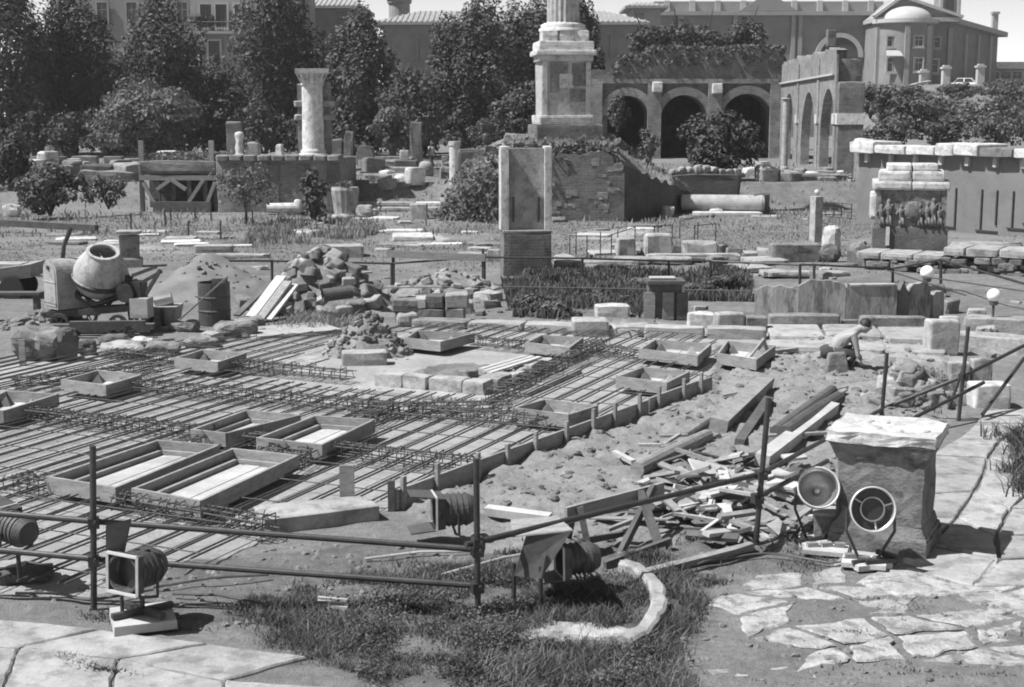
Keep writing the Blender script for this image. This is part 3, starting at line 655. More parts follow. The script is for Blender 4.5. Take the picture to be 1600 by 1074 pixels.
# ---------------------------------------------------------------- basilica podium steps
for i, (px0, px1, py, w_) in enumerate(((540, 700, 325, 1), (540, 700, 317, 1), (535, 690, 307, 1), (530, 700, 290, 1), (530, 640, 272, 1), (1200, 1345, 313, 0), (1195, 1345, 296, 0), (1200, 1340, 283, 0), (110, 215, 300, 1), (110, 215, 285, 1), (130, 220, 270, 1))):
    z0 = [0.16, 0.32, .5, .75, 1.15, .3, .55, .8, .5, .75, 1.12][i]; g0, g1 = G(px0, py, z0), G(px1, py, z0); L = g1.x - g0.x
    t = thing('stone_step', 'long worn stone step leading up to the basilica floor', 'step', ((g0.x + g1.x) / 2, g0.y, 0), 0, 'steps up to the basilica floor')
    n = max(3, int(L / 1.1)); k0 = -L / 2
    for j in range(n):
        w = L / n; stone('slab', 'pale_stone' if (i + j) % 3 else 'marble', (k0 + w / 2, .45, z0 - .2 + R.uniform(-.015, .015)), (w * .97, .9, .2), R.uniform(-.02, .02), t, 2, .05, .05); k0 += w
    stone('riser', 'grey_stone', (0, .55, z0 - .62), (L, .9, .44), 0, t, 4, .08, .02)

# ---------------------------------------------------------------- middle distance ruins
def col_prof(r, h, base=True, cap=False):
    p = []
    if base: p += [(r * 1.35, 0), (r * 1.35, r * .25), (r * 1.28, r * .4), (r * 1.1, r * .5), (r * 1.2, r * .62), (r * 1.03, r * .75)]
    else: p += [(r * 1.0, 0)]
    p += [(r, r * .9), (r * .98, h * .5), (r * .93, h * .93)]
    p += [(r * 1.08, h * .955), (r * 1.1, h), (0, h)]
    return p
# timber-shored vault
d = 59.0; u = U(d); g = D(275, 178, d); t = thing('shored_vault', 'dark brick vault propped with timber posts and braces, weeds on top', 'ruin', (g.x, d, 0))
w = 120 * u; zt = zrow(262, d); zr = zrow(280, d)
MB().box((0, 3.0, zt / 2), (w, 3, zt - .02)).build('rear_wall', 'brick_dark', t)
stone('top_slab', 'brick', (0, 2.2, zt - .3), (w * 1.05, 4.6, .55), 0, t, 5, .12, .08)
for x in (-.5, -.28, -.07, .14, .36, .5): MB().box((x * w * .96, 0.05, (zt - .3) / 2), (.17, .17, zt - .32)).build('timber_post', 'timber_dark', t)
MB().box((0, 0.02, zt - .42), (w * 1.0, .22, .2)).build('header_beam', 'timber', t)
MB().box((w * .05, -.12, .22), (w * .75, .25, .4)).build('sill_beam', 'timber_dark', t)
for p0, p1 in (((.12, .35), (.33, zt - .5)), ((-.28, zt - .9), (-.1, zt - .5)), ((.1, zt - .9), (-.08, zt - .5)), ((-.3, .3), (-.45, zt - .6)), ((.36, .3), (.48, zt - .6))):
    MB().beam((p0[0] * w, -.1, p0[1]), (p1[0] * w, -.1, p1[1]), .15, .14).build('brace', 'timber', t)
for x in (-.49, .42): MB().box((x * w, .3, zt + .5), (.2, .2, 1.2)).build('top_post', 'timber', t)
g = np.random.default_rng(8); n = 1500; c = np.stack([t.location.x + g.uniform(-.5, .5, n) * w, d + g.uniform(0.1, 4.2, n), zt + .2 + g.random(n) * .35], 1)
v, f = leaf_quads(c, g.normal(size=(n, 3)) + np.array([0, 0, .5]), g.uniform(.1, .22, n), g); tag(link('roof_weeds', np_mesh('w', v, f), 'leaf_pale'), 'weeds covering the top of the timber-shored vault', None, None, 'stuff')

# brick podium with the standing composite column
d = 58.5; g = D(432, 178, d); w = 196 * U(d); zt = zrow(248, d); t = thing('brick_podium', 'long weathered brick podium under the standing column', 'ruin', (g.x, d, 0))
stone('core', 'brick_pale', (0, 3.2, -.1), (w, 6, zt + .1), 0, t, 9, .05, .02)
for i in range(9): stone('coping_stone', 'grey_stone', (-w / 2 + w * (i + .5) / 9, .5, zt - .12), (w / 9.5, 1.1, .26), R.uniform(-.05, .05), t, 3, .12, .15)
for x in (-.32, -.05, .2, .43): MB().box((x * w, .18, zt / 2 - .1), (.5, .12, zt - .3)).build('buttress', 'brick', t)
zpod = zt
d = 61.0; u = U(d); g = D(493, 178, d); t = thing('composite_column', 'white marble column with leafy capital and broken side mouldings on the brick podium', 'column', (g.x, d, zpod - .05), math.radians(8))
z1 = zrow(133, d) - zpod; z2 = zrow(106, d) - zpod; r_ = 17 * u
MB().lathe(col_prof(r_, z1)[:-3] + [(r_ * .93, z1)], 24, (-.12, 0, 0)).build('shaft', 'marble', t, smooth=True)
cpo = MB().lathe([(r_ * .95, z1), (r_ * 1.05, z1 + .05), (r_ * .98, z1 + .12), (r_ * 1.12, z1 + .45), (r_ * 1.45, z2 - .2), (0, z2 - .18)], 16, (-.12, 0, 0)).build('capital', 'marble', t)
for k in range(8):
    a = k * math.pi / 4; q = Vector((math.cos(a), math.sin(a), 0)); MB().beam(Vector((-.12, 0, z1 + .1)) + q * r_ * .95, Vector((-.12, 0, z1 + .5)) + q * r_ * 1.35, .16, .06).build('acanthus_leaf', 'marble', cpo)
MB().box((-.12, 0, z2 - .1), (r_ * 3.0, r_ * 3.0, .2)).build('abacus', 'marble', cpo)
stone('pilaster', 'grey_stone', (.42, .45, 0), (.5, .6, z1 + .2), 0, t, 5, .08, .05)
stone('rear_pilaster', 'grey_stone', (-.6, .4, 0), (.3, .5, z1 + .1), 0, t, 5, .08, .05)
for z in (zrow(160, d), zrow(181, d)):
    for x in (-.62, .55): stone('moulding', 'pale_stone', (x, .3, z - zpod - .15), (.55, .8, .26), 0, t, 3, .1, .2)
t = thing('statue_fragment', 'small white headless statue fragment on the brick podium', 'statue', (D(373, 178, 59.5).x, 59.5, zpod - .05))
stone('plinth', 'marble', (0, 0, 0), (.42, .42, .22), 0, t, 3, .08, .1)
me = MB().lathe([(.16, .2), (.2, .45), (.14, .7), (.2, .95), (.17, 1.08), (.08, 1.12), (.0, 1.13)], 12).build('torso', 'marble', t, smooth=True)
def podstone(px0, px1, pt, label, cat='stone block', m='pale_stone', dd=59.6, **k):
    u = U(dd); z0 = zpod - .05; h = D(800, pt, dd).z - z0; g = D((px0 + px1) / 2, 178, dd); return tag(stone('stone_fragment', m, (g.x, dd, z0), ((px1 - px0) * u, (px1 - px0) * u * .8, h), R.uniform(-.3, .3), None, 4, .12, .2, **k), label, cat)
podstone(384, 404, 222, 'rounded pale stone block beside the statue fragment')
podstone(428, 442, 226, 'small pale bust-like fragment on the brick podium', 'stone fragment', 'marble', taper=.3)
podstone(318, 342, 248, 'flat pale capital fragment at the end of the brick podium', 'stone fragment', 'marble')
# wall stubs under the trees
for px, pt, w_, lab in ((366, 190, 26, 'rounded plastered wall stub behind the statue fragment'), (650, 190, 20, 'narrow upright wall slab in front of the dark trees'), (545, 205, 16, 'thin broken wall fin behind the composite column'), (570, 228, 30, 'low brick stub behind the composite column'), (525, 218, 20, 'short square brick pier beside the composite column')):
    dd = 84; tag(stone('wall_stub', 'brick', (D(px, 178, dd).x, dd, POD - .1), (w_ * U(dd), .7, D(800, pt, dd).z - POD + .1), 0, None, 5, .12, .1, .12), lab, 'wall')
for px0, px1, py in ((110, 150, 248), (160, 190, 250), (540, 640, 246), (0, 100, 246), (690, 700, 250)):
    dd = 86; tag(stone('low_wall', 'grey_stone', (D((px0 + px1) / 2, 178, dd).x, dd, POD - .1), ((px1 - px0) * U(dd), .6, .55), 0, None, 4, .08, .1), 'low ruined wall course along the foot of the trees', 'wall', 'low wall courses under the trees')
tag(stone('pale_block', 'marble', (D(115, 178, 72).x, 72, .9), (.55, .5, .9), .2, None, 3, .06, .1), 'upright pale block on the basilica steps near the ivy', 'stone block')
tag(stone('brick_stub', 'brick_dark', (D(148, 178, 66).x, 66, .6), (1.4, 1.0, 1.1), .1, None, 4, .1, .15), 'dark low brick stub on the basilica steps', 'ruin')
# brick pier with white block, stump, small column
d = 72; t = thing('brick_pier', 'squat dark brick pier with a white block on top', 'pier', (D(634, 178, d).x, d, POD - .15))
stone('shaft', 'brick_dark', (0, 0, 0), (1.15, 1.1, zrow(250, d) - POD + .15), 0, t, 5, .06, .1); stone('top_block', 'marble', (-.1, 0, zrow(250, d) - POD + .12), (.46, .5, .5), .1, t, 3, .05, .08)
tag(stone('drum_stump', 'pale_stone', (D(665, 178, 68).x, 68, POD - .2), (.75, .7, .95), .2, None, 5, .05, .4), 'rounded pale column drum stump beside the brick pier', 'column drum')
tag(stone('cap_fragment', 'marble', (D(627, 178, 66).x, 66, POD - .3), (.75, .6, .45), .3, None, 4, .15, .25), 'mushroom-shaped white capital fragment in front of the brick pier', 'stone fragment')
d = 62; u = U(d); zt_ = zrow(221, d); t = thing('short_column', 'short plain white column with ring moulding beside the mound', 'column', (D(710, 178, d).x, d, .55))
h = zt_ - .55; r_ = 8.6 * u
MB().lathe([(r_ * 1.2, 0), (r_ * 1.2, .12), (r_ * 1.05, .2), (r_, .3), (r_ * .95, h - .22), (r_ * 1.1, h - .18), (r_ * 1.14, h), (0, h)], 20).build('shaft', 'marble', t, smooth=False)
# well stump and pieces at the podium's foot
t = thing('well_stump', 'thick broken fluted column stump with weeds on its top', 'column', G(540, 335))
r_ = 22 * U(t.location.y); h = 42 * U(t.location.y)
MB().lathe([(r_ * .8, 0), (r_ * .85, h * .3), (r_ * 1.0, h * .9), (r_ * .95, h), (0, h * .95)], 28, flute=.04).build('shaft', 'pale_stone', t)
link('weeds', crown_mesh(r_ * .8, r_ * .8, .22, 220, .14, 55, 8), 'leaf_pale', t, (0, 0, h + .1))
t = thing('fallen_column', 'short pale column piece lying at the foot of the brick podium', 'column', G(440, 334)); MB().tube([(-.6, 0, .22), (.65, .2, .22)], [.2, .22], 14).build('shaft', 'marble', t)
pstone('upright_drum', 'small upright pale drum beside the lying column piece', 'column drum', 458, 471, 312, 334, 'marble', 1.0, rnd=.35)
for px, py, w_, h_ in ((556, 330, 16, 14), (570, 340, 26, 18), (585, 336, 12, 9), (532, 344, 30, 8), (490, 340, 18, 10)): pstone('fallen_stone', 'pale tumbled stone near the fluted stump', 'stone', px - w_ / 2, px + w_ / 2, py - h_, py, 'pale_stone', .9, group='stones near the fluted stump', rnd=.3, rough=.15)
pstone('cippus', 'pale square cippus with worn face on the grass below the steps', 'stone block', 640, 668, 318, 344, 'pale_stone', .8)

# mound with pedestal of the tall column
def hull(name, pts, m, parent=None, loc=(0, 0, 0), cuts=4, rough=.12, seed=3):
    bm = bmesh.new()
    for p in pts: bm.verts.new(p)
    bmesh.ops.convex_hull(bm, input=bm.verts[:]); 
    for v in [v for v in bm.verts if not v.link_faces]: bm.verts.remove(v)
    bmesh.ops.triangulate(bm, faces=bm.faces[:])
    for _ in range(cuts):
        le = [e for e in bm.edges if e.calc_length() > .6]
        if le: bmesh.ops.subdivide_edges(bm, edges=le, cuts=1); bmesh.ops.triangulate(bm, faces=[f for f in bm.faces if len(f.verts) > 3])
    for v in bm.verts: v.co += mnoise.noise_vector(v.co * 1.3 + Vector((seed, 0, 0))) * rough + mnoise.noise_vector(v.co * 4 + Vector((seed, 9, 0))) * rough * .4
    me = bpy.data.meshes.new(name); bm.to_mesh(me); bm.free(); return link(name, me, m, parent, loc)
t = thing('column_mound', 'big stepped brick mound carrying the tall fluted column, grassy on one flank', 'ruin', (0, 0, 0))
q = [D(783, 345, 52.6), D(975, 345, 53.2), D(1090, 332, 60), D(1080, 300, 66), D(760, 300, 66)]
zt_ = zrow(226, 53.5)
hull('earth_core', [(p.x + (.5 if i == 0 else -.9 if i in (1, 2) else 0), p.y + .9, -.2) for i, p in enumerate(q)] + [(q[0].x + .5, 53.9, zt_ - .05), (D(955, 230, 54).x - .3, 54.4, zt_ - .05), (q[2].x - 1.2, 60, .5), (D(790, 222, 62).x, 62, zt_ + .3), (D(940, 222, 61).x, 61, zt_ + .3)], 'sand', t, cuts=5, rough=.12)
x0_, x1_ = D(783, 345, 52.9).x, D(975, 345, 52.9).x; nn2 = 40; xs_ = [x0_ + (x1_ - x0_) * i / nn2 for i in range(nn2 + 1)]
MB().strip(xs_, [-.2] * 41, [zt_ - .35 + .25 * mnoise.noise(Vector((x * 1.1, 0, 0))) + .1 * mnoise.noise(Vector((x * 5, 0, 0))) - (.5 if x > x1_ - .4 else 0) for x in xs_], .7, (0, 52.9, 0)).build('brick_face', 'brick', t)
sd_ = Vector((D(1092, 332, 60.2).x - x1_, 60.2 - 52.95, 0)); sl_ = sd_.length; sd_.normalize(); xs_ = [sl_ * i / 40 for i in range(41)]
MB().strip(xs_, [-.2] * 41, [max(.3, (zt_ - .75) * (1 - x / sl_) + .55 * (x / sl_) + .2 * mnoise.noise(Vector((x * 2, 7, 0)))) for x in xs_], .6, (x1_ - .002, 52.95, 0), sd_, Vector((-sd_.y, sd_.x, 0))).build('shade_toned_face', 'brick_dark', t)  # flank turned from the sun: its shade is deepened by a darker brick colour
for i in range(26):
    xx = R.uniform(x0_ + 1.5, x1_ - .2); stone('loose_brick', 'brick_pale', (xx, 52.955, R.uniform(.2, zt_ - .7)), (R.uniform(.15, .5), .14, R.uniform(.08, .3)), 0, t, 2, .2, .1)
hull('grass_flank', [(D(678, 342, 54).x, 54, -.2), (D(785, 346, 52.8).x, 52.4, -.2), (D(785, 240, 53).x, 52.75, zt_ - .3), (D(730, 260, 56).x, 56, zrow(262, 56)), (D(690, 300, 62).x, 62, .4), (D(790, 225, 61).x, 61, zt_ + .1), (D(735, 232, 60).x, 60, zrow(243, 60))], 'sand', t, cuts=5, rough=.22)
stone('retaining_wall', 'brick_dark', (D(743, 178, 57).x, 56.9, .9), (1.5, .8, zrow(232, 57) - .9), .15, t, 4, .1, .15)
def ontri(n, a, b, c, g):
    r1 = np.sqrt(g.random(n))[:, None]; r2 = g.random(n)[:, None]; a, b, c = (np.array(q) for q in (a, b, c)); return a * (1 - r1) + b * r1 * (1 - r2) + c * r1 * r2
g = np.random.default_rng(9)
mA = (D(678, 342, 54).x, 53.5, 0); mB = (D(785, 346, 52.8).x, 52.2, 0); mC = (D(785, 235, 53).x, 53, zt_); mD = (D(735, 240, 58).x, 58, zt_ - .3); mE = (D(965, 228, 54).x, 53.8, zt_); mF = (D(955, 222, 61).x, 60, zt_ + .25); mG = (D(790, 225, 61).x, 60, zt_ + .2); mH = (q[2].x - .2, 59.8, .8)
pts = np.concatenate([ontri(2600, mA, mB, mC, g), ontri(1800, mA, mC, mD, g), ontri(2200, mC, mE, mF, g), ontri(1500, mC, mF, mG, g), ontri(900, (mE[0] + .25, mE[1] + .3, mE[2] - .5), (mH[0] - .1, mH[1], mH[2] + .1), mF, g)])
blades('mound_grass', pts[::2], .03, .13, .022, 'dry_grass', 'dry grass and weeds growing over the column mound', 12)
k = np.concatenate([ontri(500, mC, mE, (mE[0], 53.3, zt_ - .7), g), ontri(300, mC, (mC[0], 52.7, zt_ - .6), (mE[0], 53.3, zt_ - .7), g)])
k = np.concatenate([k, ontri(900, mA, mB, mC, g), ontri(500, mA, mC, mD, g), ontri(300, mC, mE, mF, g)])
v, f = leaf_quads(k + g.normal(size=k.shape) * .12, g.normal(size=k.shape) + np.array([0, -.4, .5]), g.uniform(.12, .26, len(k)), g); tag(link('mound_weeds', np_mesh('mw', v, f), 'leaf_ivy'), 'leafy weeds hanging over the brow of the brick mound', None, None, 'stuff')
d = 57.5; u = U(d); zm = zt_ - .1; t = thing('monument_column', 'tall fluted column on a high square marble pedestal above the mound', 'column', (D(879, 178, d).x, d, zm), math.radians(7))
def zz(py): return zrow(py, d) - zm
stone('brick_footing', 'brick', (.1, 0, 0), (104 * u, 104 * u, zz(195)), 0, t, 6, .03, .03)
stone('plinth', 'marble', (0, 0, zz(195)), (86 * u, 86 * u, zz(180) - zz(195)), 0, t, 5, .05, .06)
stone('die', 'travertine', (0, 0, zz(181)), (75 * u, 75 * u, zz(96) - zz(181)), 0, t, 7, .015, .015)
for z0, z1_, w_ in ((97, 88, 86), (88, 80, 96), (80, 66, 88)): stone('cornice_slab', 'marble', (0, 0, zz(z0)), (w_ * u * .97, w_ * u * .97, zz(z1_) - zz(z0)), R.uniform(-.05, .05), t, 6, .05, .05)
for i in range(3): stone('torus_block', 'marble', ((i - 1) * 24 * u, -8 * u, zz(67)), (25 * u, 55 * u, zz(49) - zz(67)), R.uniform(-.1, .1), t, 4, .08, .22)
MB().lathe([(37 * u, zz(50)), (37 * u, zz(46)), (33 * u, zz(43)), (35 * u, zz(40)), (29 * u, zz(37))], 32).build('base_moulding', 'marble', t, smooth=True)
MB().lathe([(28 * u, zz(39)), (25 * u, zz(35)), (25 * u, zz(-60)), (23.5 * u, zz(-330)), (0, zz(-330))], 40, flute=.07).build('shaft', 'travertine', t)
MB().lathe([(24 * u, zz(-330)), (36 * u, zz(-362)), (38 * u, zz(-362)), (38 * u, zz(-372)), (0, zz(-372))], 8).build('capital', 'marble', t)
for s in (-1, 1): MB().box((s * 33 * u, -38.2 * u, zz(140)), (7 * u, 1.5 * u, zz(98) - zz(182))).build('corner_strip', 'marble', t)
for px, py, w_, h_ in ((868, 108, 28, 18), (900, 118, 24, 34), (862, 126, 14, 40), (880, 128, 22, 22), (898, 150, 26, 20)): stone('patch_block', 'grey_stone' if px != 880 else 'marble', ((px - 880) * u, -37.4 * u, zz(py + h_ / 2)), (w_ * u, 1.6 * u, h_ * u), 0, t, 3, .05, .05)
# stones at mound foot
for i, (px, py, w_, h_) in enumerate(((870, 350, 34, 10), (905, 345, 20, 14), (925, 344, 16, 16), (950, 348, 18, 8), (843, 346, 22, 12), (1045, 340, 20, 18), (1100, 342, 36, 8), (1120, 336, 22, 10), (1072, 346, 20, 8), (770, 336, 18, 14), (745, 340, 14, 10), (728, 344, 12, 8), (700, 300, 30, 12), (722, 296, 18, 14), (735, 290, 14, 12), (716, 312, 14, 8), (1135, 330, 16, 8))):
    pstone('tumbled_stone', 'pale tumbled stone at the foot of the brick mound', 'stone', px - w_ / 2, px + w_ / 2, py - h_, py, 'marble' if i % 2 else 'grey_stone', .8, group='stones at the foot of the mound', rnd=.3, rough=.16, k=3)
# fallen granite column on its slab
g0 = G(1072, 330, 0); d = 57.5; u = U(d); t = thing('granite_column', 'long smooth grey granite column shaft lying on pale slabs', 'column', (D(1132, 178, d).x, d, .12)); L = 124 * u; r_ = 12.5 * u
sh = MB().tube([(-L / 2, .5, r_), (-L / 2 + .05, .5, r_), (L / 2 - .05, -.3, r_ * 1.02), (L / 2, -.3, r_ * 1.02)], [r_ * .9, r_, r_ * 1.04, r_ * .95], 24).build('shaft', 'concrete', t, smooth=False)
tag(stone('bed_slab', 'marble', (D(1140, 178, 56.8).x, 56.8, -.02), (2.7, .9, .16), .02, None, 4, .05, .05), 'flat pale slab under the granite column', 'stone slab')
tag(stone('column_block', 'dark_stone', (D(1190, 178, 57.4).x, 57.6, -.02), (.8, .8, .9), .3, None, 4, .12, .2), 'dark rough block at the end of the granite column', 'stone block')
t = thing('low_brick_wall', 'low brick wall topped with broken pale stones behind the granite column', 'wall', (D(1105, 178, 61).x, 61, .3)); stone('core', 'brick_dark', (0, 0, 0), (2.9, .7, zrow(272, 61) - .3), 0, t, 5, .08, .08)
for i in range(9): stone('stone', 'pale_stone', (-1.4 + i * .34, -.1, zrow(273, 61) - .34 + .12 * math.sin(i * .4)), (.34, .4, .22 + .12 * R.random()), R.random(), t, 3, .15, .25)
# stones on basilica floor before the arcade
for i in range(38):
    px = R.uniform(1060, 1335); dd = R.uniform(63, 72); w_ = R.uniform(.35, .95)
    tag(stone('rubble_block', R.choice(['marble', 'pale_stone', 'grey_stone', 'grey_stone']), (D(px, 178, dd).x, dd, POD - .12), (w_, w_ * .8, w_ * R.uniform(.35, .8)), R.random() * 3, None, 3, .16, .22), 'scattered stone block lying before the brick arcade', 'stone block', 'stone blocks before the brick arcade')
for i in range(16):
    px = R.choice([R.uniform(100, 215), R.uniform(535, 700)]); dd = R.uniform(64, 80); w_ = R.uniform(.35, .8)
    tag(stone('rubble_block', R.choice(['marble', 'pale_stone', 'grey_stone']), (D(px, 178, dd).x, dd, POD - .12), (w_, w_ * .8, w_ * R.uniform(.4, .8)), R.random() * 3, None, 3, .16, .22), 'loose stone block on the basilica floor under the trees', 'stone block', 'stone blocks under the trees')
d = 66; u = U(d); t = thing('slender_column', 'slender weathered column standing in front of the lit arcade wing', 'column', (D(1228, 178, d).x, d, POD - .1)); h = zrow(153, d) - POD + .1
stone('pedestal', 'marble', (0, 0, 0), (.52, .52, .5), .2, t, 3, .06, .06); MB().lathe([(.2, .5), (.2, .6), (.15, .68), (.15, h - .3), (.14, h - .12), (.22, h - .05), (.2, h), (0, h)], 14).build('shaft', 'travertine', t)
d = 67; t = thing('round_altar', 'small round drum-shaped altar with flared rim in front of the arcade', 'altar', (D(1194, 178, d).x, d, POD - .1)); MB().lathe([(.36, 0), (.36, .15), (.28, .25), (.27, .6), (.33, .72), (.34, .85), (0, .83)], 18).build('drum', 'marble', t)
d = 64; t = thing('stub_pier', 'short rough pier with a rounded white cap by the long wall', 'pier', (D(1352, 178, d).x, d, POD - .2)); stone('shaft', 'grey_stone', (0, 0, 0), (.7, .7, 1.6), .1, t, 4, .06, .1); stone('cap', 'marble', (0, 0, 1.58), (.95, .9, .5), .1, t, 4, .1, .35)
# long brick wall at right
A, B = G(1338, 350), G(1605, 374); B = A + (B - A) * 1.6; dv2 = (B - A); L = dv2.length; dv2.normalize(); ang = math.atan2(dv2.y, dv2.x); zt_ = zrow(238, A.y)
t = thing('long_wall', 'long plain masonry wall with broken white marble coping and tie cracks', 'wall', (A.x, A.y, 0), ang)
MB().box((L / 2, .55, zt_ / 2), (L, 1.1, zt_)).build('masonry', 'wall_stone', t)
x = -.2
while x < L:
    w_ = R.uniform(.8, 1.7); thk = .3 if R.random() < .75 else .42; stone('coping_slab', 'marble' if R.random() < .72 else 'grey_stone', (x + w_ / 2, .42 + R.uniform(-.04, .02), zt_ - .02), (w_ * .985, 1.55, thk), R.uniform(-.01, .01), t, 4, .1, .08); x += w_
k = 0; x = .5
while x < L:
    stone('corbel', 'trim_pale', (x, -.06, zt_ - .36), (.16, .18, .34), 0, t, 2, .1, .1); x += 1.15
x = 1.0
while x < L:
    h = R.uniform(1.0, 1.5); MB().box((x, -.02, zt_ - 1.1 - h / 2), (.05, .06, h)).build('iron_tie', 'steel', t)
    if R.random() < .4: MB().box((x + .25, -.02, zt_ - 1.12 - h), (.9, .06, .05)).build('iron_tie', 'steel', t)
    x += R.choice([.62, .66, .7, 1.1])

# relief base
d = 37.8; u = U(d); g = D(1430, 178, d); t = thing('relief_base', 'marble column base carved with figures on a brick-shaped plinth', 'monument', (g.x, d, .35), math.radians(-14))
def zz(py): return zrow(py, d) - .35
w = 112 * u
stone('plinth', 'dark_stone', (0, w / 2, 0), (w * 1.02, w * 1.0, zz(356)), 0, t, 6, .02, .02)
stone('relief_die', 'relief_marble', (0, w / 2, zz(357)), (w * .96, w * .94, zz(296) - zz(357)), 0, t, 6, .02, .02)
for s in (-1, 1): MB().box((s * w * .44, w * .02, (zz(357) + zz(297)) / 2), (w * .07, .06, zz(297) - zz(357) - .02)).build('corner_strip', 'relief_marble', t)
sh = stone('shield', 'relief_marble', (.03 * w, .02, (zz(345))), (w * .24, .2, w * .27), 0, t, 5, .02, .45)
for fx, s_ in ((-.3, 1), (-.13, .8), (.12, .85), (.22, .9), (.3, 1.05), (-.4, .8), (.38, .8)):
    m = MB(); x = fx * w; zb_ = zz(354); hh = .72 * s_
    m.lathe([(0, 0), (.055, .02), (.07, .15), (.045, .28), (.09, .42), (.1, .52), (.04, .58), (.055, .63), (.05, .7), (0, .73)], 8, (x, .02, zb_), Matrix.Scale(s_, 3))
    m.tube([(x - .05, 0, zb_ + hh * .72), (x - .12, -.01, zb_ + hh * .6), (x - .08, -.02, zb_ + hh * .45)], .028, 5).tube([(x + .05, 0, zb_ + hh * .72), (x + .11, -.01, zb_ + hh * .8)], .028, 5).tube([(x + .03, 0, zb_ + hh * .4), (x + .09, -.03, zb_)], .035, 5)
    m.build('carved_figure', 'relief_marble', t, smooth=True)
stone('side_carving', 'marble', (-w * .5, w * .45, zz(345)), (.22, w * .7, zz(302) - zz(345)), 0, t, 6, .15, .2)
for z0, z1_, w_, mm in ((298, 284, 1.06, 'marble'), (284, 268, .9, 'marble'), (268, 257, .7, 'marble')):
    for s in (-1, 1): stone('cornice_slab', mm, (s * w * w_ * .252, w / 2, zz(z0)), (w * w_ * .495, w * w_, zz(z1_) - zz(z0)), R.uniform(-.03, .03), t, 5, .06, .1)
stone('small_tablet', 'marble', (-w * .3, -.04, zz(392) * .5 + .15), (.1, .06, .5), 0, t, 2, .03, .03)
# rubble footing wall under it
t = thing('rubble_footing', 'dark rough rubble wall with flat pale coping below the relief base', 'wall', (0, 0, 0))
A, B = G(1358, 425), G(1640, 440); L = (B - A).length; dv3 = (B - A).normalized(); ang = math.atan2(dv3.y, dv3.x)
hull('core', [A + Vector((0, .3, -.1)), B + Vector((0, .3, -.1)), A + Vector((0, 2.4, -.1)), B + Vector((0, 2.4, -.1)), A + Vector((0, .3, .32)), A + Vector((0, 2.4, .32)), B + Vector((0, .3, .4)), B + Vector((0, 2.4, .4))], 'dark_stone', t, cuts=4, rough=.05)
for i in range(70):
    s = R.random(); p = A + dv3 * (L * s); w_ = R.uniform(.18, .42); stone('stone', R.choice(['rubble', 'dark_stone', 'grey_stone']), (p.x, p.y + .22 + R.uniform(-.06, .06), R.uniform(-.03, .3 + .1 * s)), (w_, .3, w_ * .45), ang + R.uniform(-.2, .2), t, 3, .15, .2)
for i, (s0, s1) in enumerate(((.0, .14), (.14, .33), (.33, .5), (.5, .62), (.62, .8), (.8, 1.0))):
    p = A + dv3 * (L * (s0 + s1) / 2); stone('coping_slab', 'pale_stone', (p.x, p.y + .75, .33 + (.18 if i > 2 else 0)), (L * (s1 - s0) * .98, 1.3, .17 if i < 3 else .2), ang, t, 4, .08, .08)
# blocks near
pstone('dark_block', 'long dark tufa block with pale upper edge lying on the grass', 'stone block', 1205, 1285, 382, 410, 'grey_stone', .5, rz=.04)
pstone('white_rock', 'rough white upright marble lump behind the dark tufa block', 'rock', 1286, 1318, 352, 400, 'marble', .8, rnd=.35, rough=.14)
pstone('dark_rock', 'rounded dark boulder beside the white marble lump', 'rock', 1284, 1316, 384, 411, 'dark_stone', .8, rnd=.4, rough=.14)
pstone('round_boulder', 'round grey boulder beside the rubble footing', 'rock', 1328, 1362, 376, 408, 'grey_stone', .8, rnd=.5, rough=.12)
for px, py, w_ in ((1200, 414, 60), (1180, 425, 50), (1215, 432, 40), (1170, 402, 30)): pstone('flat_slab', 'flat pale slab lying in the grass near the tufa block', 'stone slab', px - w_ / 2, px + w_ / 2, py - 7, py, 'pale_stone', 1.2, group='flat slabs near the tufa block', rz=.2, k=3, rough=.12)
t = thing('marker_pillar', 'thin upright pillar with one bright edge and ball top', 'pillar', G(1274, 378)); u = U(t.location.y); stone('shaft', 'travertine', (0, 0, -.05), (14 * u, 16 * u, 74 * u), .35, t, 5, .04, .05); MB().lathe([(0, 0), (.08, .03), (.1, .1), (.07, .17), (0, .2)], 10, (0, 0, 72 * u)).build('ball', 'marble', t)
# iron grille fence and small gate frames
def pole_fence(name, label, posts, zh, mat_='steel', r_=.018, rails=(), cat='fence'):
    t = thing(name, label, cat, (0, 0, 0))
    for p in posts: MB().tube([(p.x, p.y, p.z - .1), (p.x, p.y, p.z + zh)], r_, 6).build('post', mat_, t)
    for a_, b_, z in rails: MB().tube([posts[a_] + Vector((0, 0, z)), posts[b_] + Vector((0, 0, z))], r_ * .8, 6).build('rail', mat_, t)
    return t
ps = [G(px, py) for px, py in ((890, 402), (900, 396), (917, 402), (938, 396), (955, 400), (965, 392), (992, 386), (1022, 384), (1028, 378), (1050, 382), (1062, 376), (1085, 383), (1090, 378), (1118, 380))]
pole_fence('iron_fence', 'row of thin iron posts fencing the paved patch behind the blocks', ps, .62, rails=[(0, 2, .6), (4, 6, .6), (7, 9, .6), (11, 13, .6)])
ps = [G(px, py) for px, py in ((1290, 340), (1302, 341), (1315, 342), (1330, 344))]
pole_fence('iron_gate', 'small iron gate grille beside the long wall', ps, .62, r_=.02, rails=[(0, 3, .6), (0, 3, .3), (0, 3, .05)], cat='gate')
ps = [G(px, py) for px, py in ((205, 358), (258, 352), (267, 350), (305, 346), (330, 345), (395, 352), (345, 372), (295, 372))]
pole_fence('post_row', 'thin dark stakes in the grass before the shored vault', ps, .55, r_=.03, cat='stakes')

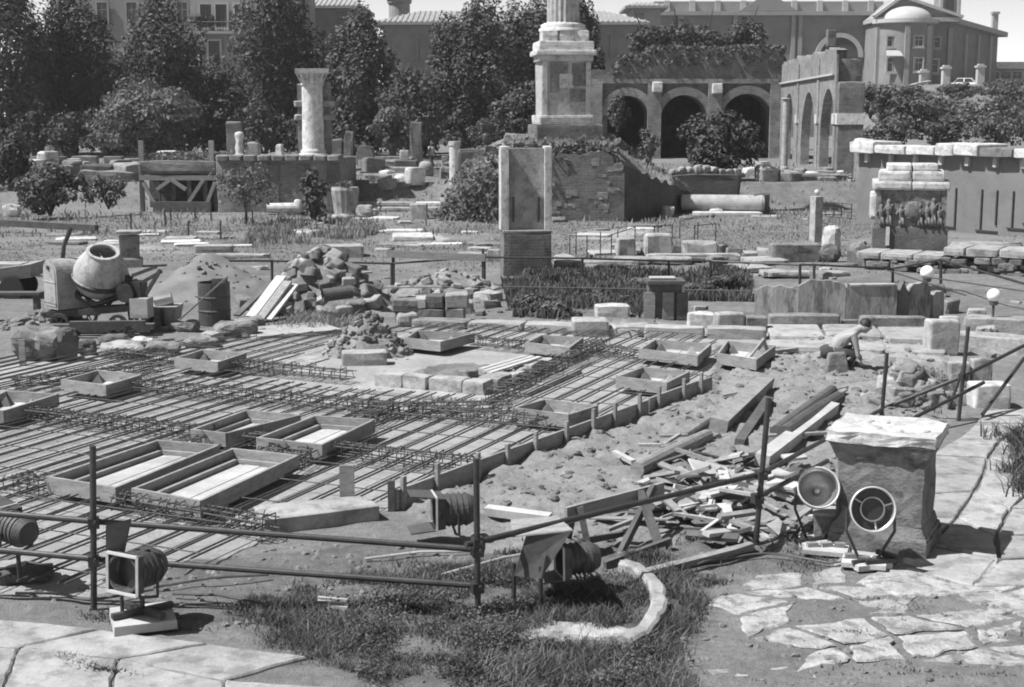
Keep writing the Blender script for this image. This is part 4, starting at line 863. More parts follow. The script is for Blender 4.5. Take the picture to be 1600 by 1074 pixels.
# tall slotted slab on brick base
g = G(823, 434); d = g.y; u = U(d); t = thing('slotted_slab', 'tall upright slab with raised pale edges and two slots on a rough base', 'monument', (g.x, d + .2, 0), math.radians(5))
zb_ = zrow(362, d); zt_ = zrow(229, d); w = 76 * u
stone('base', 'brick', (0, .25, -.05), (w * 1.0, .95, zb_ + .06), 0, t, 6, .05, .03)
stone('slab', 'pale_stone', (0, .35, zb_), (w * .74, .36, zt_ - zb_ - .05), 0, t, 4, .02, .01)
for s, ww in ((-1, .17), (1, .15)): stone('edge_strip', 'marble', (s * w * .45, .33, zb_), (w * ww, .62, zt_ - zb_), 0, t, 5, .03, .03)
for s in (-1, 1): MB().box((s * w * .265, .16, zb_ + .52), (.045, .06, .62)).build('slot', 'glass_dark', t)
stone('footing_ledge', 'grey_stone', (0, .22, zb_ - .04), (w * 1.02, .9, .06), 0, t, 4, .06, .05)
for px, py, w_, h_, m_ in ((978, 402, 30, 30, 'pale_stone'), (1030, 402, 44, 36, 'travertine'), (1058, 402, 18, 18, 'dark_stone'), (1096, 405, 58, 26, 'pale_stone'), (1148, 402, 26, 14, 'grey_stone'), (1008, 400, 14, 14, 'grey_stone'), (888, 428, 46, 20, 'pale_stone'), (772, 408, 22, 18, 'pale_stone'), (1130, 412, 18, 10, 'dark_stone'), (990, 412, 60, 8, 'pale_stone'), (930, 414, 60, 7, 'grey_stone'), (1050, 412, 70, 8, 'pale_stone')):
    pstone('ruin_block', 'weathered stone block in the row beside the slotted slab', 'stone block', px - w_ / 2, px + w_ / 2, py - h_, py, m_, .7, rz=R.uniform(-.15, .15), group='blocks in a row beside the slotted slab', rough=.12, rnd=.2)
# field paving scraps
for i in range(60):
    px, py = R.choice([(R.uniform(60, 380), R.uniform(362, 395)), (R.uniform(580, 780), R.uniform(348, 400)), (R.uniform(880, 1010), R.uniform(350, 400)), (R.uniform(1080, 1340), R.uniform(325, 345)), (R.uniform(400, 620), R.uniform(345, 362))]); g = G(px, py); w_ = R.uniform(.4, 1.3)
    tag(stone('paving_scrap', R.choice(['marble', 'pale_stone', 'travertine', 'grey_stone']), (g.x, g.y, hz(g.x, g.y) - .02), (w_, w_ * R.uniform(.5, .9), .09), R.uniform(-.3, .3), None, 3, .2, .1), 'worn paving slab sunk in the grass of the open square', 'paving slab', 'old paving slabs in the grass')
g = G(645, 368); tag(stone('bright_slab', 'marble', (g.x, g.y, hz(g.x, g.y) - .03), (1.35, 1.7, .14), .1, None, 5, .12, .08), 'bright white paving slab in front of the slotted slab', 'paving slab')
pstone('rough_slab', 'thick pale slab with ragged dark side on the grass', 'stone slab', 497, 566, 384, 404, 'travertine', .6, rz=.15)
pstone('long_slab', 'long flat pale stone with ragged edge behind the sand pile', 'stone slab', 300, 362, 384, 396, 'pale_stone', .5, rz=.12)
t = thing('black_beam', 'long dark timber beam lying across the grass at the field edge', 'beam', G(60, 362)); MB().beam((-2.6, .6, .32), (2.1, -.3, .14), .26, .22).build('timber', 'timber_dark', t)
pstone('white_block', 'bright white block at the foot of the tall leafy bush', 'stone block', 2, 30, 321, 338, 'marble', .7, rough=.14, rnd=.25)
# square pedestal behind the mixer
t = thing('small_pedestal', 'small fluted pedestal with flat cap behind the cement mixer', 'pedestal', G(204, 420)); u = U(t.location.y)
stone('shaft', 'grey_stone', (0, 0, -.05), (30 * u, 28 * u, 56 * u), .2, t, 4, .04, .04); stone('cap', 'pale_stone', (0, 0, 55 * u), (38 * u, 34 * u, 5 * u), .2, t, 3, .06, .06); stone('foot', 'pale_stone', (0, 0, -.04), (38 * u, 34 * u, 20 * u), .2, t, 3, .06, .06)
# field grass
pf = [tuple(G(a_, b_)[:2]) for a_, b_ in ((-100, 410), (400, 410), (800, 430), (1200, 430), (1700, 430), (1700, 332), (1350, 330), (1100, 328), (600, 330), (-100, 335))]
blades('field_grass', scatter(pf, 50000, 21, lambda x, y: .3 + 1.5 * (vnoise(x, y, .35, 13) + .15 + .6 * vnoise(x, y, 1.1, 14))), .02, .08, .02, 'dry_grass', 'short dry grass over the open square', 22)
pf = [tuple(G(a_, b_, .9)[:2]) for a_, b_ in ((-50, 330), (1340, 318), (1340, 262), (-50, 262))]
blades('ruin_grass', scatter(pf, 9000, 23, lambda x, y: .3 + 1.2 * vnoise(x, y, .5, 3)), .08, .3, .03, 'dry_grass', 'dry grass among the basilica ruins', 24)
for poly, n, h0, h1, s_, lab in (([(800, 500), (780, 430), (900, 425), (1170, 420), (1180, 470), (1010, 468), (1000, 500), (900, 508)], 22000, .05, .26, 31, 'tall dark weeds in the hollow behind the stone blocks'), ([(380, 385), (560, 375), (620, 350), (400, 350)], 6000, .08, .3, 33, 'tall dry grass before the well stump')):
    blades('tall_weeds', scatter(gpoly(poly), n, s_, lambda x, y: .35 + 1.7 * vnoise(x, y, .9, 44)), h0, h1, .03, 'weed' if s_ == 31 else 'dry_grass', lab, s_ + 1)
for px, py, hf, h_ in ((825, 428, 34, 50), (870, 500, 40, 34), (950, 476, 50, 24), (1090, 462, 45, 24), (1130, 448, 40, 22), (835, 495, 45, 44), (905, 440, 40, 20)): bush('weed_bush', 'dense weedy bush growing in the hollow beside the slotted slab', px, py, hf, h_, 'leaf_ivy', nleaf=1500, leaf=.09, group='weedy bushes in the hollow')

for i in range(120):
    px, py = R.choice([(R.uniform(620, 800), R.uniform(455, 510)), (R.uniform(1010, 1190), R.uniform(480, 520)), (R.uniform(1180, 1600), R.uniform(418, 470)), (R.uniform(860, 1200), R.uniform(395, 425)), (R.uniform(400, 620), R.uniform(415, 445)), (R.uniform(150, 420), R.uniform(478, 535)), (R.uniform(1440, 1620), R.uniform(470, 560))]); g = G(px, py); w_ = R.choice([.15, .2, .25, .35, .5]) * R.uniform(.8, 1.2)
    tag(stone('broken_block', R.choice(['pale_stone', 'grey_stone', 'travertine', 'rubble', 'dark_stone']), (g.x, g.y, hz(g.x, g.y) - .03), (w_, w_ * R.uniform(.5, .9), w_ * R.uniform(.25, .7)), R.uniform(0, 3), None, 4, .22, .2), 'broken stone block strewn over the excavation ground', 'stone block', 'broken blocks strewn over the excavation')
for px0, px1, pt, pb, lab in ((1010, 1160, 398, 408, 'low broken stone kerb beside the weedy hollow'), (870, 1000, 408, 418, 'worn kerb of slabs behind the weedy hollow'), (1490, 1600, 380, 396, 'upper course of pale slabs beside the relief base'), (1190, 1330, 425, 432, 'sunken slab edge behind the curved slabs'), (300, 420, 398, 406, 'low slab edge behind the sand pile')):
    pstone('low_course', lab, 'kerb', px0, px1, pt, pb, 'pale_stone', .2, k=7, rough=.2, rnd=.15)

for i in range(90):
    px = R.uniform(0, 800); dd = R.uniform(60, 84); w_ = R.choice([.3, .4, .6, .9]) * R.uniform(.8, 1.3); x_ = D(px, 178, dd).x
    tag(stone('ruin_fragment', R.choice(['marble', 'pale_stone', 'grey_stone', 'grey_stone', 'brick']), (x_, dd, hz(x_, dd) - .08), (w_, w_ * R.uniform(.4, .9), w_ * R.uniform(.35, .9)), R.uniform(0, 3), None, 3, .16, .15), 'broken fragment lying among the basilica ruins', 'stone fragment', 'fragments among the basilica ruins')
for px0, px1, dd, h_ in ((20, 110, 68, .5), (120, 210, 63, .45), (545, 690, 70, .35), (560, 640, 78, .5), (690, 760, 66, .5), (1190, 1330, 64, .3), (0, 90, 76, .6)):
    x0_, x1_ = D(px0, 178, dd).x, D(px1, 178, dd).x; tag(stone('ruined_course', 'grey_stone', ((x0_ + x1_) / 2, dd, POD - .1), (x1_ - x0_, .6, h_ + .1), 0, None, 7, .25, .12), 'low ruined wall course on the basilica floor', 'wall', 'wall courses on the basilica floor')

# ---------------------------------------------------------------- concrete raft: formwork, reinforcement
ORG = G(615, 800); UA = math.radians(66); UU = Vector((math.cos(UA), math.sin(UA), 0)); VV = Vector((math.sin(UA), -math.cos(UA), 0))
BOX = {'big1': [(205, 763), (312, 783), (467, 711), (362, 700)], 'big2': [(72, 745), (180, 762), (343, 695), (245, 687)], 'mid1': [(400, 684), (503, 695), (586, 655), (490, 649)],
 'mid2': [(297, 671), (352, 677), (470, 648), (383, 640)], 'l1': [(-60, 640), (5, 642), (92, 615), (8, 610)], 'l2': [(95, 593), (165, 602), (222, 585), (152, 578)], 'l3': [(272, 559), (340, 566), (385, 551), (315, 546)],
 'r1': [(800, 637), (888, 648), (935, 633), (850, 623)], 'r2': [(962, 588), (1042, 598), (1078, 580), (1003, 573)], 'r3': [(820, 535), (890, 543), (912, 527), (845, 523)],
 'r4': [(998, 545), (1090, 556), (1112, 537), (1022, 530)], 'r5': [(1120, 552), (1182, 562), (1212, 540), (1135, 532)], 'm3': [(632, 528), (688, 534), (742, 520), (650, 516)]}
LABB = {'big1': 'long shallow timber formwork box, nearer one of the big pair', 'big2': 'long shallow timber formwork box beside the big one, partly behind a railing post', 'mid1': 'timber formwork box behind the two big ones, next to the bar mat', 'mid2': 'timber formwork box tucked behind the two big ones',
 'l1': 'formwork box on the raft edge near the boulders', 'l2': 'formwork box with small corner wedge near the boulder row', 'l3': 'formwork box near the barrel and planks', 'r1': 'formwork box with pointed wedges beside the travertine base', 'r2': 'formwork box with pointed wedge near the earth bank',
 'r3': 'small formwork box in front of the pale stone heap', 'r4': 'formwork box with curved struts at the far raft edge', 'r5': 'formwork box at the far raft edge by the earth trench', 'm3': 'small formwork box beside the gravel heap'}
box_polys = []
ZT = .255
for key, c in BOX.items():
    q = [G(a, b, ZT) for a, b in c]; cx = sum(q, Vector()) / 4; box_polys.append([tuple(p[:2]) for p in q])
    t = thing('formwork_box', LABB[key], 'formwork box', (cx.x, cx.y, 0), 0, 'formwork boxes on the raft'); q = [p - Vector((cx.x, cx.y, 0)) for p in q]; th = .035
    big = key in ('big1', 'big2', 'mid1', 'mid2')
    for i in range(4):
        a, b = q[i], q[(i + 1) % 4]; dd = (b - a).normalized(); nn_ = Vector((-dd.y, dd.x, 0)); ext = th if i % 2 == 0 else -th * .1
        A_, B_ = a - dd * (ext * 0), b + dd * (ext * 0); zb_ = .085
        bb = [A_, B_, B_ + nn_ * th - dd * th * .02, A_ + nn_ * th]
        if i % 2: bb = [A_ + dd * th * 1.05, B_ - dd * th * 1.05, B_ + nn_ * th - dd * th * 1.05, A_ + nn_ * th + dd * th * 1.05]
        MB().hexa([(p.x, p.y, zb_) for p in bb], [(p.x, p.y, ZT - (.004 if i % 2 else 0)) for p in bb]).build('side_board', 'timber', t)
    fl = [p * .965 for p in q]
    n = 4
    for k in range(n):
        a0, a1 = fl[0].lerp(fl[1], (k + .02) / n), fl[0].lerp(fl[1], (k + .98) / n); b0, b1 = fl[3].lerp(fl[2], (k + .02) / n), fl[3].lerp(fl[2], (k + .98) / n); zf = .1 + .004 * (k % 2)
        MB().hexa([(p.x, p.y, zf - .025) for p in (a0, a1, b1, b0)], [(p.x, p.y, zf) for p in (a0, a1, b1, b0)]).build('floor_board', 'timber_pale', t)
    if big:
        a, b = q[0].lerp(q[1], .12), q[3].lerp(q[2], .12); MB().beam((a.x, a.y, .13), (b.x, b.y, .13), .05, .05).build('batten', 'timber', t)
        MB().beam((q[3].x * .93 + q[0].x * .02, q[3].y * .93, .13), (q[2].x * .93, q[2].y * .93, .13), .05, .05).build('batten', 'timber', t)
    else:
        for kx, ky in ((.18, .8), (.72, .75)):
            p = q[0].lerp(q[1], kx).lerp(q[3].lerp(q[2], kx), ky); s_ = .09
            MB().add([(p.x - s_, p.y - s_, .1), (p.x + s_, p.y - s_, .1), (p.x + s_, p.y + s_, .1), (p.x - s_, p.y + s_, .1), (p.x, p.y, ZT - .02)], [(3, 2, 1, 0), (0, 1, 4), (1, 2, 4), (2, 3, 4), (3, 0, 4)]).build('corner_wedge', 'timber_dark' if kx < .5 else 'timber', t)
P_EXC = gpoly([(400, 600), (520, 540), (620, 530), (720, 535), (850, 565), (835, 590), (790, 632), (535, 618)])
def free(x, y):
    k = inpoly(x, y, P_MAT) & ~inpoly(x, y, P_EXC)
    return k
def nobox(x, y):
    k = np.ones(np.shape(x), bool)
    for b in box_polys: k &= ~inpoly(x, y, b)
    return k
HEXV = MB().tube([(0, 0, 0), (1, 0, 0)], 1.0, 6); HEXM = bpy.data.meshes.new('bar'); HEXM.from_pydata(HEXV.v, [], HEXV.f); HEXM.materials.append(MATS['rebar'])
def bar(parent, a, b, r_, name='bar'):
    o = bpy.data.objects.new(name, HEXM); COL.objects.link(o); d_ = b - a; o.location = a; o.rotation_mode = 'QUATERNION'; o.rotation_quaternion = d_.to_track_quat('X', 'Z'); o.scale = (d_.length, r_, r_)
    if parent: o.parent = parent
    return o
t = thing('reinforcement_mat', 'mat of long parallel steel bars covering the concrete raft', 'rebar mat', (0, 0, 0))
segs = []
def lines(dirv, perp, lo, hi, step, z, r_, jit=.03, rng_=(-8, 16), two=False):
    s = lo; i = 0
    while s < hi:
        xs_ = np.arange(rng_[0], rng_[1], .07); o = ORG + perp * s; X_ = o.x + dirv.x * xs_; Y_ = o.y + dirv.y * xs_; k = free(X_, Y_) & nobox(X_, Y_)
        st = None
        for j in range(len(xs_)):
            if k[j] and st is None: st = j
            if st is not None and (not k[j] or j == len(xs_) - 1):
                if j - st > 5: segs.append((Vector((X_[st], Y_[st], z + R.uniform(-.01, .015))), Vector((X_[j - 1] + R.uniform(-jit, jit), Y_[j - 1], z + R.uniform(-.01, .015))), r_))
                st = None
        s += (step * R.uniform(.85, 1.15) if not two else (.065 if i % 2 else .225) * R.uniform(.8, 1.2)); i += 1
lines(UU, VV, -11, 3, .15, .11, .0095, two=True)
lines(VV, UU, -4, 12, .85, .125, .0065)
segs.sort(key=lambda q: -(q[1] - q[0]).length / ((q[0] + q[1]) / 2).y)
for a, b, r_ in segs[:300]: bar(t, a, b, r_)
m = MB()
for a, b, r_ in segs[300:]: m.tube([a, b], r_, 5)
if segs[300:]: tag(m.build('short_bars', 'rebar', t), None, None, None, 'stuff')
# stirrup cages
def stirrup_mesh(w, h):
    m = MB(); p = [(0, -w / 2, 0), (0, w / 2, 0), (0, w / 2, h), (0, -w / 2, h)]
    for i in range(4): m.tube([p[i], p[(i + 1) % 4]], .0065, 4)
    m.tube([p[3], (0, -w / 2 + .05, h + .05)], .0065, 4)
    me = bpy.data.meshes.new('stirrup'); me.from_pydata(m.v, [], m.f); me.materials.append(MATS['rebar']); return me
STM = stirrup_mesh(.26, .13)
CAGES = [((30, 772), (415, 842), 'cage of steel stirrups below the two big formwork boxes'), ((-20, 652), (735, 744), 'long stirrup cage running between the big boxes and the far bay'), ((130, 608), (850, 674), 'stirrup cage crossing the middle of the raft'), ((180, 565), (545, 600), 'stirrup cage on the far side before the travertine base'),
 ((775, 632), (940, 548), 'stirrup cage running beside the travertine base'), ((925, 556), (1105, 582), 'stirrup cage in front of the far corner box'), ((800, 662), (925, 668), 'short stirrup cage in front of the wedge box'), ((690, 540), (905, 560), 'stirrup cage at the far raft edge'), ((30, 612), (240, 588), 'stirrup cage alongside the boulder row'), ((150, 772), (345, 690), 'stirrup cage squeezed between the two big formwork boxes'), ((455, 742), (600, 655), 'stirrup cage along the flank of the far pair of boxes'), ((380, 745), (490, 700), 'short stirrup cage on the flank of the nearer big box'), ((560, 655), (790, 650), 'stirrup cage under the travertine front')]
for a, b, lab in CAGES:
    A_, B_ = G(*a), G(*b); dd = B_ - A_; L = dd.length; t = thing('stirrup_cage', lab, 'rebar cage', (A_.x, A_.y, .07), math.atan2(dd.y, dd.x), 'stirrup cages on the raft')
    ss = np.arange(-.1, L + .1, .05); ux_, uy_ = dd.x / L, dd.y / L; ok = nobox(A_.x + ux_ * ss, A_.y + uy_ * ss); runs = []; st = None
    for j in range(len(ss)):
        if ok[j] and st is None: st = ss[j]
        if st is not None and (not ok[j] or j == len(ss) - 1):
            if ss[j] - st > .25: runs.append((st, ss[j]))
            st = None
    if not runs: bpy.data.objects.remove(t); continue
    for s0, s1 in runs:
        for y_, z_ in ((-.12, .01), (.12, .01), (-.12, .12), (.12, .12), (0, .01), (0, .125)): bar(t, Vector((s0, y_ + R.uniform(-.01, .01), z_)), Vector((s1, y_ + R.uniform(-.01, .01), z_ + R.uniform(-.01, .01))), .009, 'main_bar')
        n = int((s1 - s0) / .11)
        for i in range(n):
            o = bpy.data.objects.new('stirrup', STM); COL.objects.link(o); o.parent = t; o.location = (s0 + (s1 - s0) * (i + .5) / n + R.uniform(-.03, .03), R.uniform(-.02, .02), 0); o.rotation_euler = (R.uniform(-.12, .12), R.uniform(-.3, .3), R.uniform(-.25, .25)); s_ = R.uniform(.9, 1.25); o.scale = (1, 1, s_)
# pale planks between the bars (slab soffit boards)
# edge boards and stakes
E0, E1 = G(615, 800), G(1112, 612); ed = (E1 - E0); EL = ed.length; ed.normalize(); ea = math.atan2(ed.y, ed.x)
t = thing('edge_shuttering', 'row of upright shuttering boards with stakes along the raft edge', 'shuttering', (E0.x, E0.y, 0), ea)
x = 0.0; i = 0
while x < EL - .3:
    w_ = min(R.uniform(1.1, 1.9), EL - x); h = .26 + R.uniform(-.008, .012)
    stone('board', 'timber', (x + w_ / 2, R.uniform(-.012, .012), -.03), (w_ * .985, .035, h), R.uniform(-.015, .015), t, 2, .04, .02); x += w_; i += 1
x = .1
while x < EL:
    MB().box((x, -.05 if i % 2 else -.055, .15), (.055, .04, .36 + R.uniform(-.04, .09)), R.uniform(-.1, .1)).build('stake', 'timber', t); x += R.uniform(.55, .85); i += 1
p = G(543, 797); tag(MB().box((0, 0, .22), (.15, .03, .5)).build('upright_board', 'timber', None, p), 'single short board standing upright among the bars', 'board')
tag(MB().box((0, 0, .13), (.07, .06, .4)).build('stake', 'timber_dark', None, G(612, 800)), 'dark stake standing at the near corner of the raft', 'stake')
# far edges of the raft: pale concrete sills
def sill(px0, py0, px1, py1, w_, h, lab, m='concrete', rough=.03, z=0):
    A_, B_ = G(px0, py0, z), G(px1, py1, z); dd = B_ - A_; L = dd.length; n_ = max(1, int(L / .9)); pp_ = Vector((-dd.y, dd.x, 0)).normalized(); c_ = (A_ + B_) / 2 + pp_ * w_ / 2
    t_ = thing('stone_sill', lab, 'stone sill', (c_.x, c_.y, -.03), math.atan2(dd.y, dd.x)); x_ = -L / 2
    for i_ in range(n_):
        bw_ = L / n_; stone('block', m if R.random() < .7 else R.choice(['pale_stone', 'travertine', 'grey_stone']), (x_ + bw_ / 2, R.uniform(-.03, .03), R.uniform(-.02, .01)), (bw_ * R.uniform(.95, .99), w_ * R.uniform(.9, 1.05), h + .03), R.uniform(-.02, .02), t_, 4, rough * 3.5, .1); x_ += bw_
    return t_
sill(640, 512, 1000, 528, .5, .16, 'long pale stone kerb along the far edge of the raft')
sill(1005, 528, 1200, 532, .4, .2, 'pale kerb behind the far corner boxes')
sill(1195, 550, 1480, 562, .8, .12, 'broad pale stone step below the curved slabs', 'travertine')
sill(1200, 534, 1475, 540, 1.5, .13, 'second pale step at the foot of the curved slabs', 'travertine')
sill(1475, 545, 1640, 560, .5, .3, 'pale stone kerb behind the railing near the white block', 'pale_stone')
sill(1500, 520, 1660, 530, .7, .3, 'long pale stone course beyond the railing', 'travertine')
sill(405, 838, 600, 818, .55, .16, 'low curved pale stone sill beside the raft corner', 'pale_stone')
sill(395, 532, 540, 520, 1.2, .08, 'flat pale concrete apron between planks and gravel heap', 'concrete')
sill(425, 590, 520, 560, .8, .04, 'flat pale mortar patch between bars and gravel heap', 'concrete')
# travertine base
q = [G(578, 612), G(752, 628), G(850, 590), G(690, 575)]
t = thing('travertine_base', 'long moulded travertine base built of butted blocks in the raft', 'monument base', tuple((q[0] + q[1]) / 2), math.atan2((q[1] - q[0]).y, (q[1] - q[0]).x)); L = (q[1] - q[0]).length
for a_, b_ in ((0, .26), (.26, .48), (.48, .8), (.8, 1.0)): stone('base_block', 'travertine', (-L / 2 + L * (a_ + b_) / 2, .28 + R.uniform(-.02, .02), .05), (L * (b_ - a_) * .995, .34, .2 + R.uniform(-.015, .015)), R.uniform(-.015, .015), t, 6, .09, .1, taper=.05)
for k in range(7): stone('loose_block', R.choice(['pale_stone', 'grey_stone', 'travertine']), (L / 2 - R.uniform(.1, .8), R.uniform(.7, 2.4), .05), (R.uniform(.15, .4), R.uniform(.12, .3), R.uniform(.08, .2)), R.uniform(0, 3), t, 4, .2, .18)
for k in range(3): MB().beam((L / 2 - .3 - .12 * k, .9 + .1 * k, .24), (L / 2 - .1 - .12 * k, 2.3, .27), .09, .03).build('loose_board', 'timber_pale', t)
stone('footing', 'travertine', (0, .18, -.02), (L * 1.22, .8, .09), 0, t, 5, .05, .04)
for k, (y0, w_) in enumerate(((.85, .5), (1.4, .5), (1.95, .55), (2.5, .5))): stone('return_block', 'travertine' if k % 2 else 'pale_stone', (L / 2 - .18, y0, .05), (.34, w_ * R.uniform(.8, 1.0), .19 - .05 * (k % 2)), R.uniform(-.12, .12), t, 5, .14, .12)
stone('return_footing', 'travertine', (L / 2 + .12, 1.6, -.02), (.7, 2.2, .08), 0, t, 4, .06, .05)
stone('core_fill', 'sand', (0, 1.3, -.03), (L * .9, 1.8, .17), 0, t, 10, .35, .3)
# gravel heap + block
def heap(name, label, px, pb, half, hpx, m, n, smin, smax, mats, seed, cat='heap', dpf=.8, core=True, z=0, pw=1.15):
    g_ = G(px, pb, z); u = U(g_.y); rx = half * u; h = hpx * u; ry = rx * dpf; rr = random.Random(seed); t = thing(name, label, cat, (g_.x, g_.y + ry * .8, z))
    if core:
        N = 26; v = []; f = []
        for i in range(N):
            for j in range(N):
                x, y = (i / (N - 1) * 2 - 1), (j / (N - 1) * 2 - 1); r = math.hypot(x, y); zz_ = h * max(0, 1 - r ** pw) * (1 + .35 * mnoise.noise(Vector((x * 2.2, y * 2.2, seed)))) + .09 * h * mnoise.noise(Vector((x * 5, y * 5, seed))) + .06 * h * mnoise.noise(Vector((x * 11, y * 11, seed))) - .02
                v.append((x * rx * 1.05, y * ry * 1.05, zz_))
        for i in range(N - 1):
            for j in range(N - 1): f.append((i * N + j, (i + 1) * N + j, (i + 1) * N + j + 1, i * N + j + 1))
        me = bpy.data.meshes.new('core'); me.from_pydata(v, [], f); me.polygons.foreach_set('use_smooth', [True] * len(f)); link('earth_core', me, m, t)
    base = [stone_mesh(1, .85, .7, seed + k, 3, .16, .2) for k in range(5)]
    variants = [[b_.copy() for b_ in base] for _ in mats]
    for mm, vs in zip(mats, variants):
        for b_ in vs: b_.materials.append(MATS[mm])
    for i in range(n):
        a = rr.uniform(0, 2 * math.pi); r = rr.random() ** .5; s_ = rr.uniform(smin, smax); x, y = math.cos(a) * r, math.sin(a) * r; zz_ = h * max(0, 1 - r ** pw) * (1 + .35 * mnoise.noise(Vector((x * 2.2, y * 2.2, seed)))) - s_ * .25
        o = bpy.data.objects.new('stone', rr.choice(rr.choice(variants))); COL.objects.link(o); o.parent = t; o.location = (x * rx, y * ry, zz_); o.scale = (s_, s_ * rr.uniform(.7, 1.2), s_ * rr.uniform(.6, 1)); o.rotation_euler = (rr.uniform(-.5, .5), rr.uniform(-.5, .5), rr.uniform(0, 6))
    return t
heap('gravel_heap', 'steep conical heap of dark gravel beside the travertine base', 570, 560, 72, 66, 'gravel', 290, .05, .14, ['rubble', 'gravel', 'dark_stone'], 61, dpf=.75)
pstone('pale_block', 'clean pale rectangular block in front of the gravel heap', 'stone block', 531, 604, 550, 572, 'travertine', .45, rz=.1)
heap('sand_pile', 'broad smooth pile of sand behind the barrel', 310, 474, 120, 62, 'sand', 120, .03, .1, ['sand'], 62, dpf=.9, pw=1.3)
heap('rubble_heap', 'tall heap of broken bricks, stones and boards', 500, 492, 118, 95, 'rubble', 170, .14, .42, ['rubble', 'dark_stone', 'grey_stone', 'pale_stone'], 63, dpf=.7)
heap('stone_heap', 'low heap of stones and earth between barrier plank and stone stack', 690, 460, 90, 32, 'gravel', 90, .1, .28, ['grey_stone', 'pale_stone', 'rubble'], 64)
heap('spoil_heap', 'heap of rough spoil stones behind the railing post', 1432, 640, 62, 62, 'gravel', 150, .1, .36, ['rubble', 'grey_stone', 'pale_stone'], 65)
heap('rubble_heap', 'low scatter of rubble under the cement mixer', 60, 520, 80, 26, 'rubble', 90, .1, .25, ['rubble', 'dark_stone', 'grey_stone'], 66)
# stone stack
for px0, px1, pt, pb, mm in ((612, 655, 468, 488, 'grey_stone'), (617, 645, 488, 507, 'grey_stone'), (650, 695, 482, 506, 'grey_stone'), (698, 726, 482, 508, 'pale_stone'), (665, 694, 462, 482, 'dark_stone'), (695, 732, 460, 482, 'pale_stone'), (648, 666, 466, 482, 'pale_stone')):
    g_ = G((px0 + px1) / 2, 507); u = U(g_.y); z0 = (507 - pb) * u; tag(stone('stacked_block', mm, (g_.x, g_.y + .25, z0), ((px1 - px0) * u, .5, (pb - pt) * u), R.uniform(-.08, .08), None, 4, .08, .1), 'squared stone block in the low stack behind the gravel heap', 'stone block', 'stacked squared blocks')
for px0, px1, pt, pb, mm, lab in ((893, 952, 500, 527, 'travertine', 'layered pale moulded slab on the raft edge'), (930, 985, 478, 498, 'marble', 'thick white moulded fragment on the raft edge'), (955, 1018, 510, 526, 'pale_stone', 'flat pale slab beside the white moulded fragment'), (1075, 1118, 490, 514, 'marble', 'rough white block beside the hut of boards'), (1118, 1165, 490, 522, 'pale_stone', 'squared pale block before the curved slabs'), (1165, 1200, 495, 522, 'grey_stone', 'grey squared block at the foot of the curved slabs'), (1085, 1100, 479, 491, 'pale_stone', 'small pale cube on the rough white block'),
        (1290, 1330, 552, 586, 'grey_stone', 'cone-shaped grey stone in front of the crouching worker'), (1450, 1500, 500, 556, 'travertine', 'broken moulded block with notch at the end of the steps'), (1470, 1498, 494, 540, 'travertine', 'upright notched block beside the broken moulding'), (1520, 1580, 600, 640, 'marble', 'clean white rectangular block by the paved road'), (1518, 1550, 560, 604, 'streaked_marble', 'stained upright block behind the railing'), (1485, 1516, 565, 605, 'pale_stone', 'pale leaning block behind the railing')):
    pstone('cut_block', lab, 'stone block', px0, px1, pt, pb, mm, .7, rz=R.uniform(-.12, .12), rough=.09, rnd=.12, taper=.3 if 'cone' in lab else 0)
# board hut
t = thing('board_hut', 'small dark hut of boards with flat lid among the weeds', 'box', G(1040, 500)); u = U(t.location.y)
MB().box((0, .35, .35), (52 * u, .55, .7)).build('body', 'timber_dark', t); MB().box((0, .3, .74), (60 * u, .75, .06)).build('lid', 'timber_dark', t); MB().box((-.05, .3, .8), (.5, .3, .03)).build('top_board', 'timber_pale', t)
for x, m_ in ((-.32, 'timber'), (.05, 'timber'), (.33, 'timber_dark')): MB().box((x, .04, .27), (.22, .04, .54)).build('board', m_, t)
# curved orthostat slabs
SL = [(1178, 1246, 445, 'streaked_marble', 1), (1246, 1320, 436, 'streaked_marble', 1), (1320, 1402, 443, 'streaked_marble', 0), (1400, 1420, 437, 'dark_stone', 2), (1417, 1455, 440, 'streaked_marble', 1), (1455, 1476, 452, 'streaked_marble', 1)]
for i, (p0, p1, pt, mm, kd) in enumerate(SL):
    pm = (p0 + p1) / 2; cu = ((pm - 1320) / 150) ** 2; g_ = G(pm, 503 - 6 * cu); u = U(g_.y); w_ = (p1 - p0) * u; h = (503 - 6 * cu - pt) * u; n = 21
    xs_ = [-w_ / 2 + w_ * j / (n - 1) for j in range(n)]; to_ = [h * (1 - (.16 * (abs(x) / (w_ / 2)) ** 4 if kd == 1 else 0) - (.35 * abs(x) / (w_ / 2) if kd == 2 else 0)) + .04 * mnoise.noise(Vector((x * 7, i * 3.3, 0))) for x in xs_]
    t = thing('curved_slab', ['broad stained marble slab at the end of the curved wall', 'tallest marble slab with rounded shoulder in the curved wall', 'pale-streaked marble slab with straight top in the curved wall', 'broken pointed stone fin between two marble slabs', 'short marble slab with rounded top in the curved wall', 'narrow last marble slab of the curved wall'][i], 'stone slab', (g_.x, g_.y, -.02), -math.radians(22) * (pm - 1320) / 150 * -1, 'slabs of the curved wall')
    MB().strip(xs_, [0] * n, to_, .16).build('slab', mm, t)
    stone('coping', 'travertine', (0, .08, h - .03), (w_ * .97, .2, .05), 0, t, 3, .05, .2) if kd == 0 else None
for p0, p1, pt, pb, lab in ((1202, 1314, 492, 516, 'long plain stone kerb in front of the curved slabs'), (1316, 1360, 500, 515, 'low grey stone kerb with a small clamp before the curved slabs'), (1345, 1452, 496, 520, 'worn sloping stone kerb before the curved slabs')): pstone('stone_kerb', lab, 'kerb', p0, p1, pt, pb, 'grey_stone', .25, rough=.06, rnd=.1)

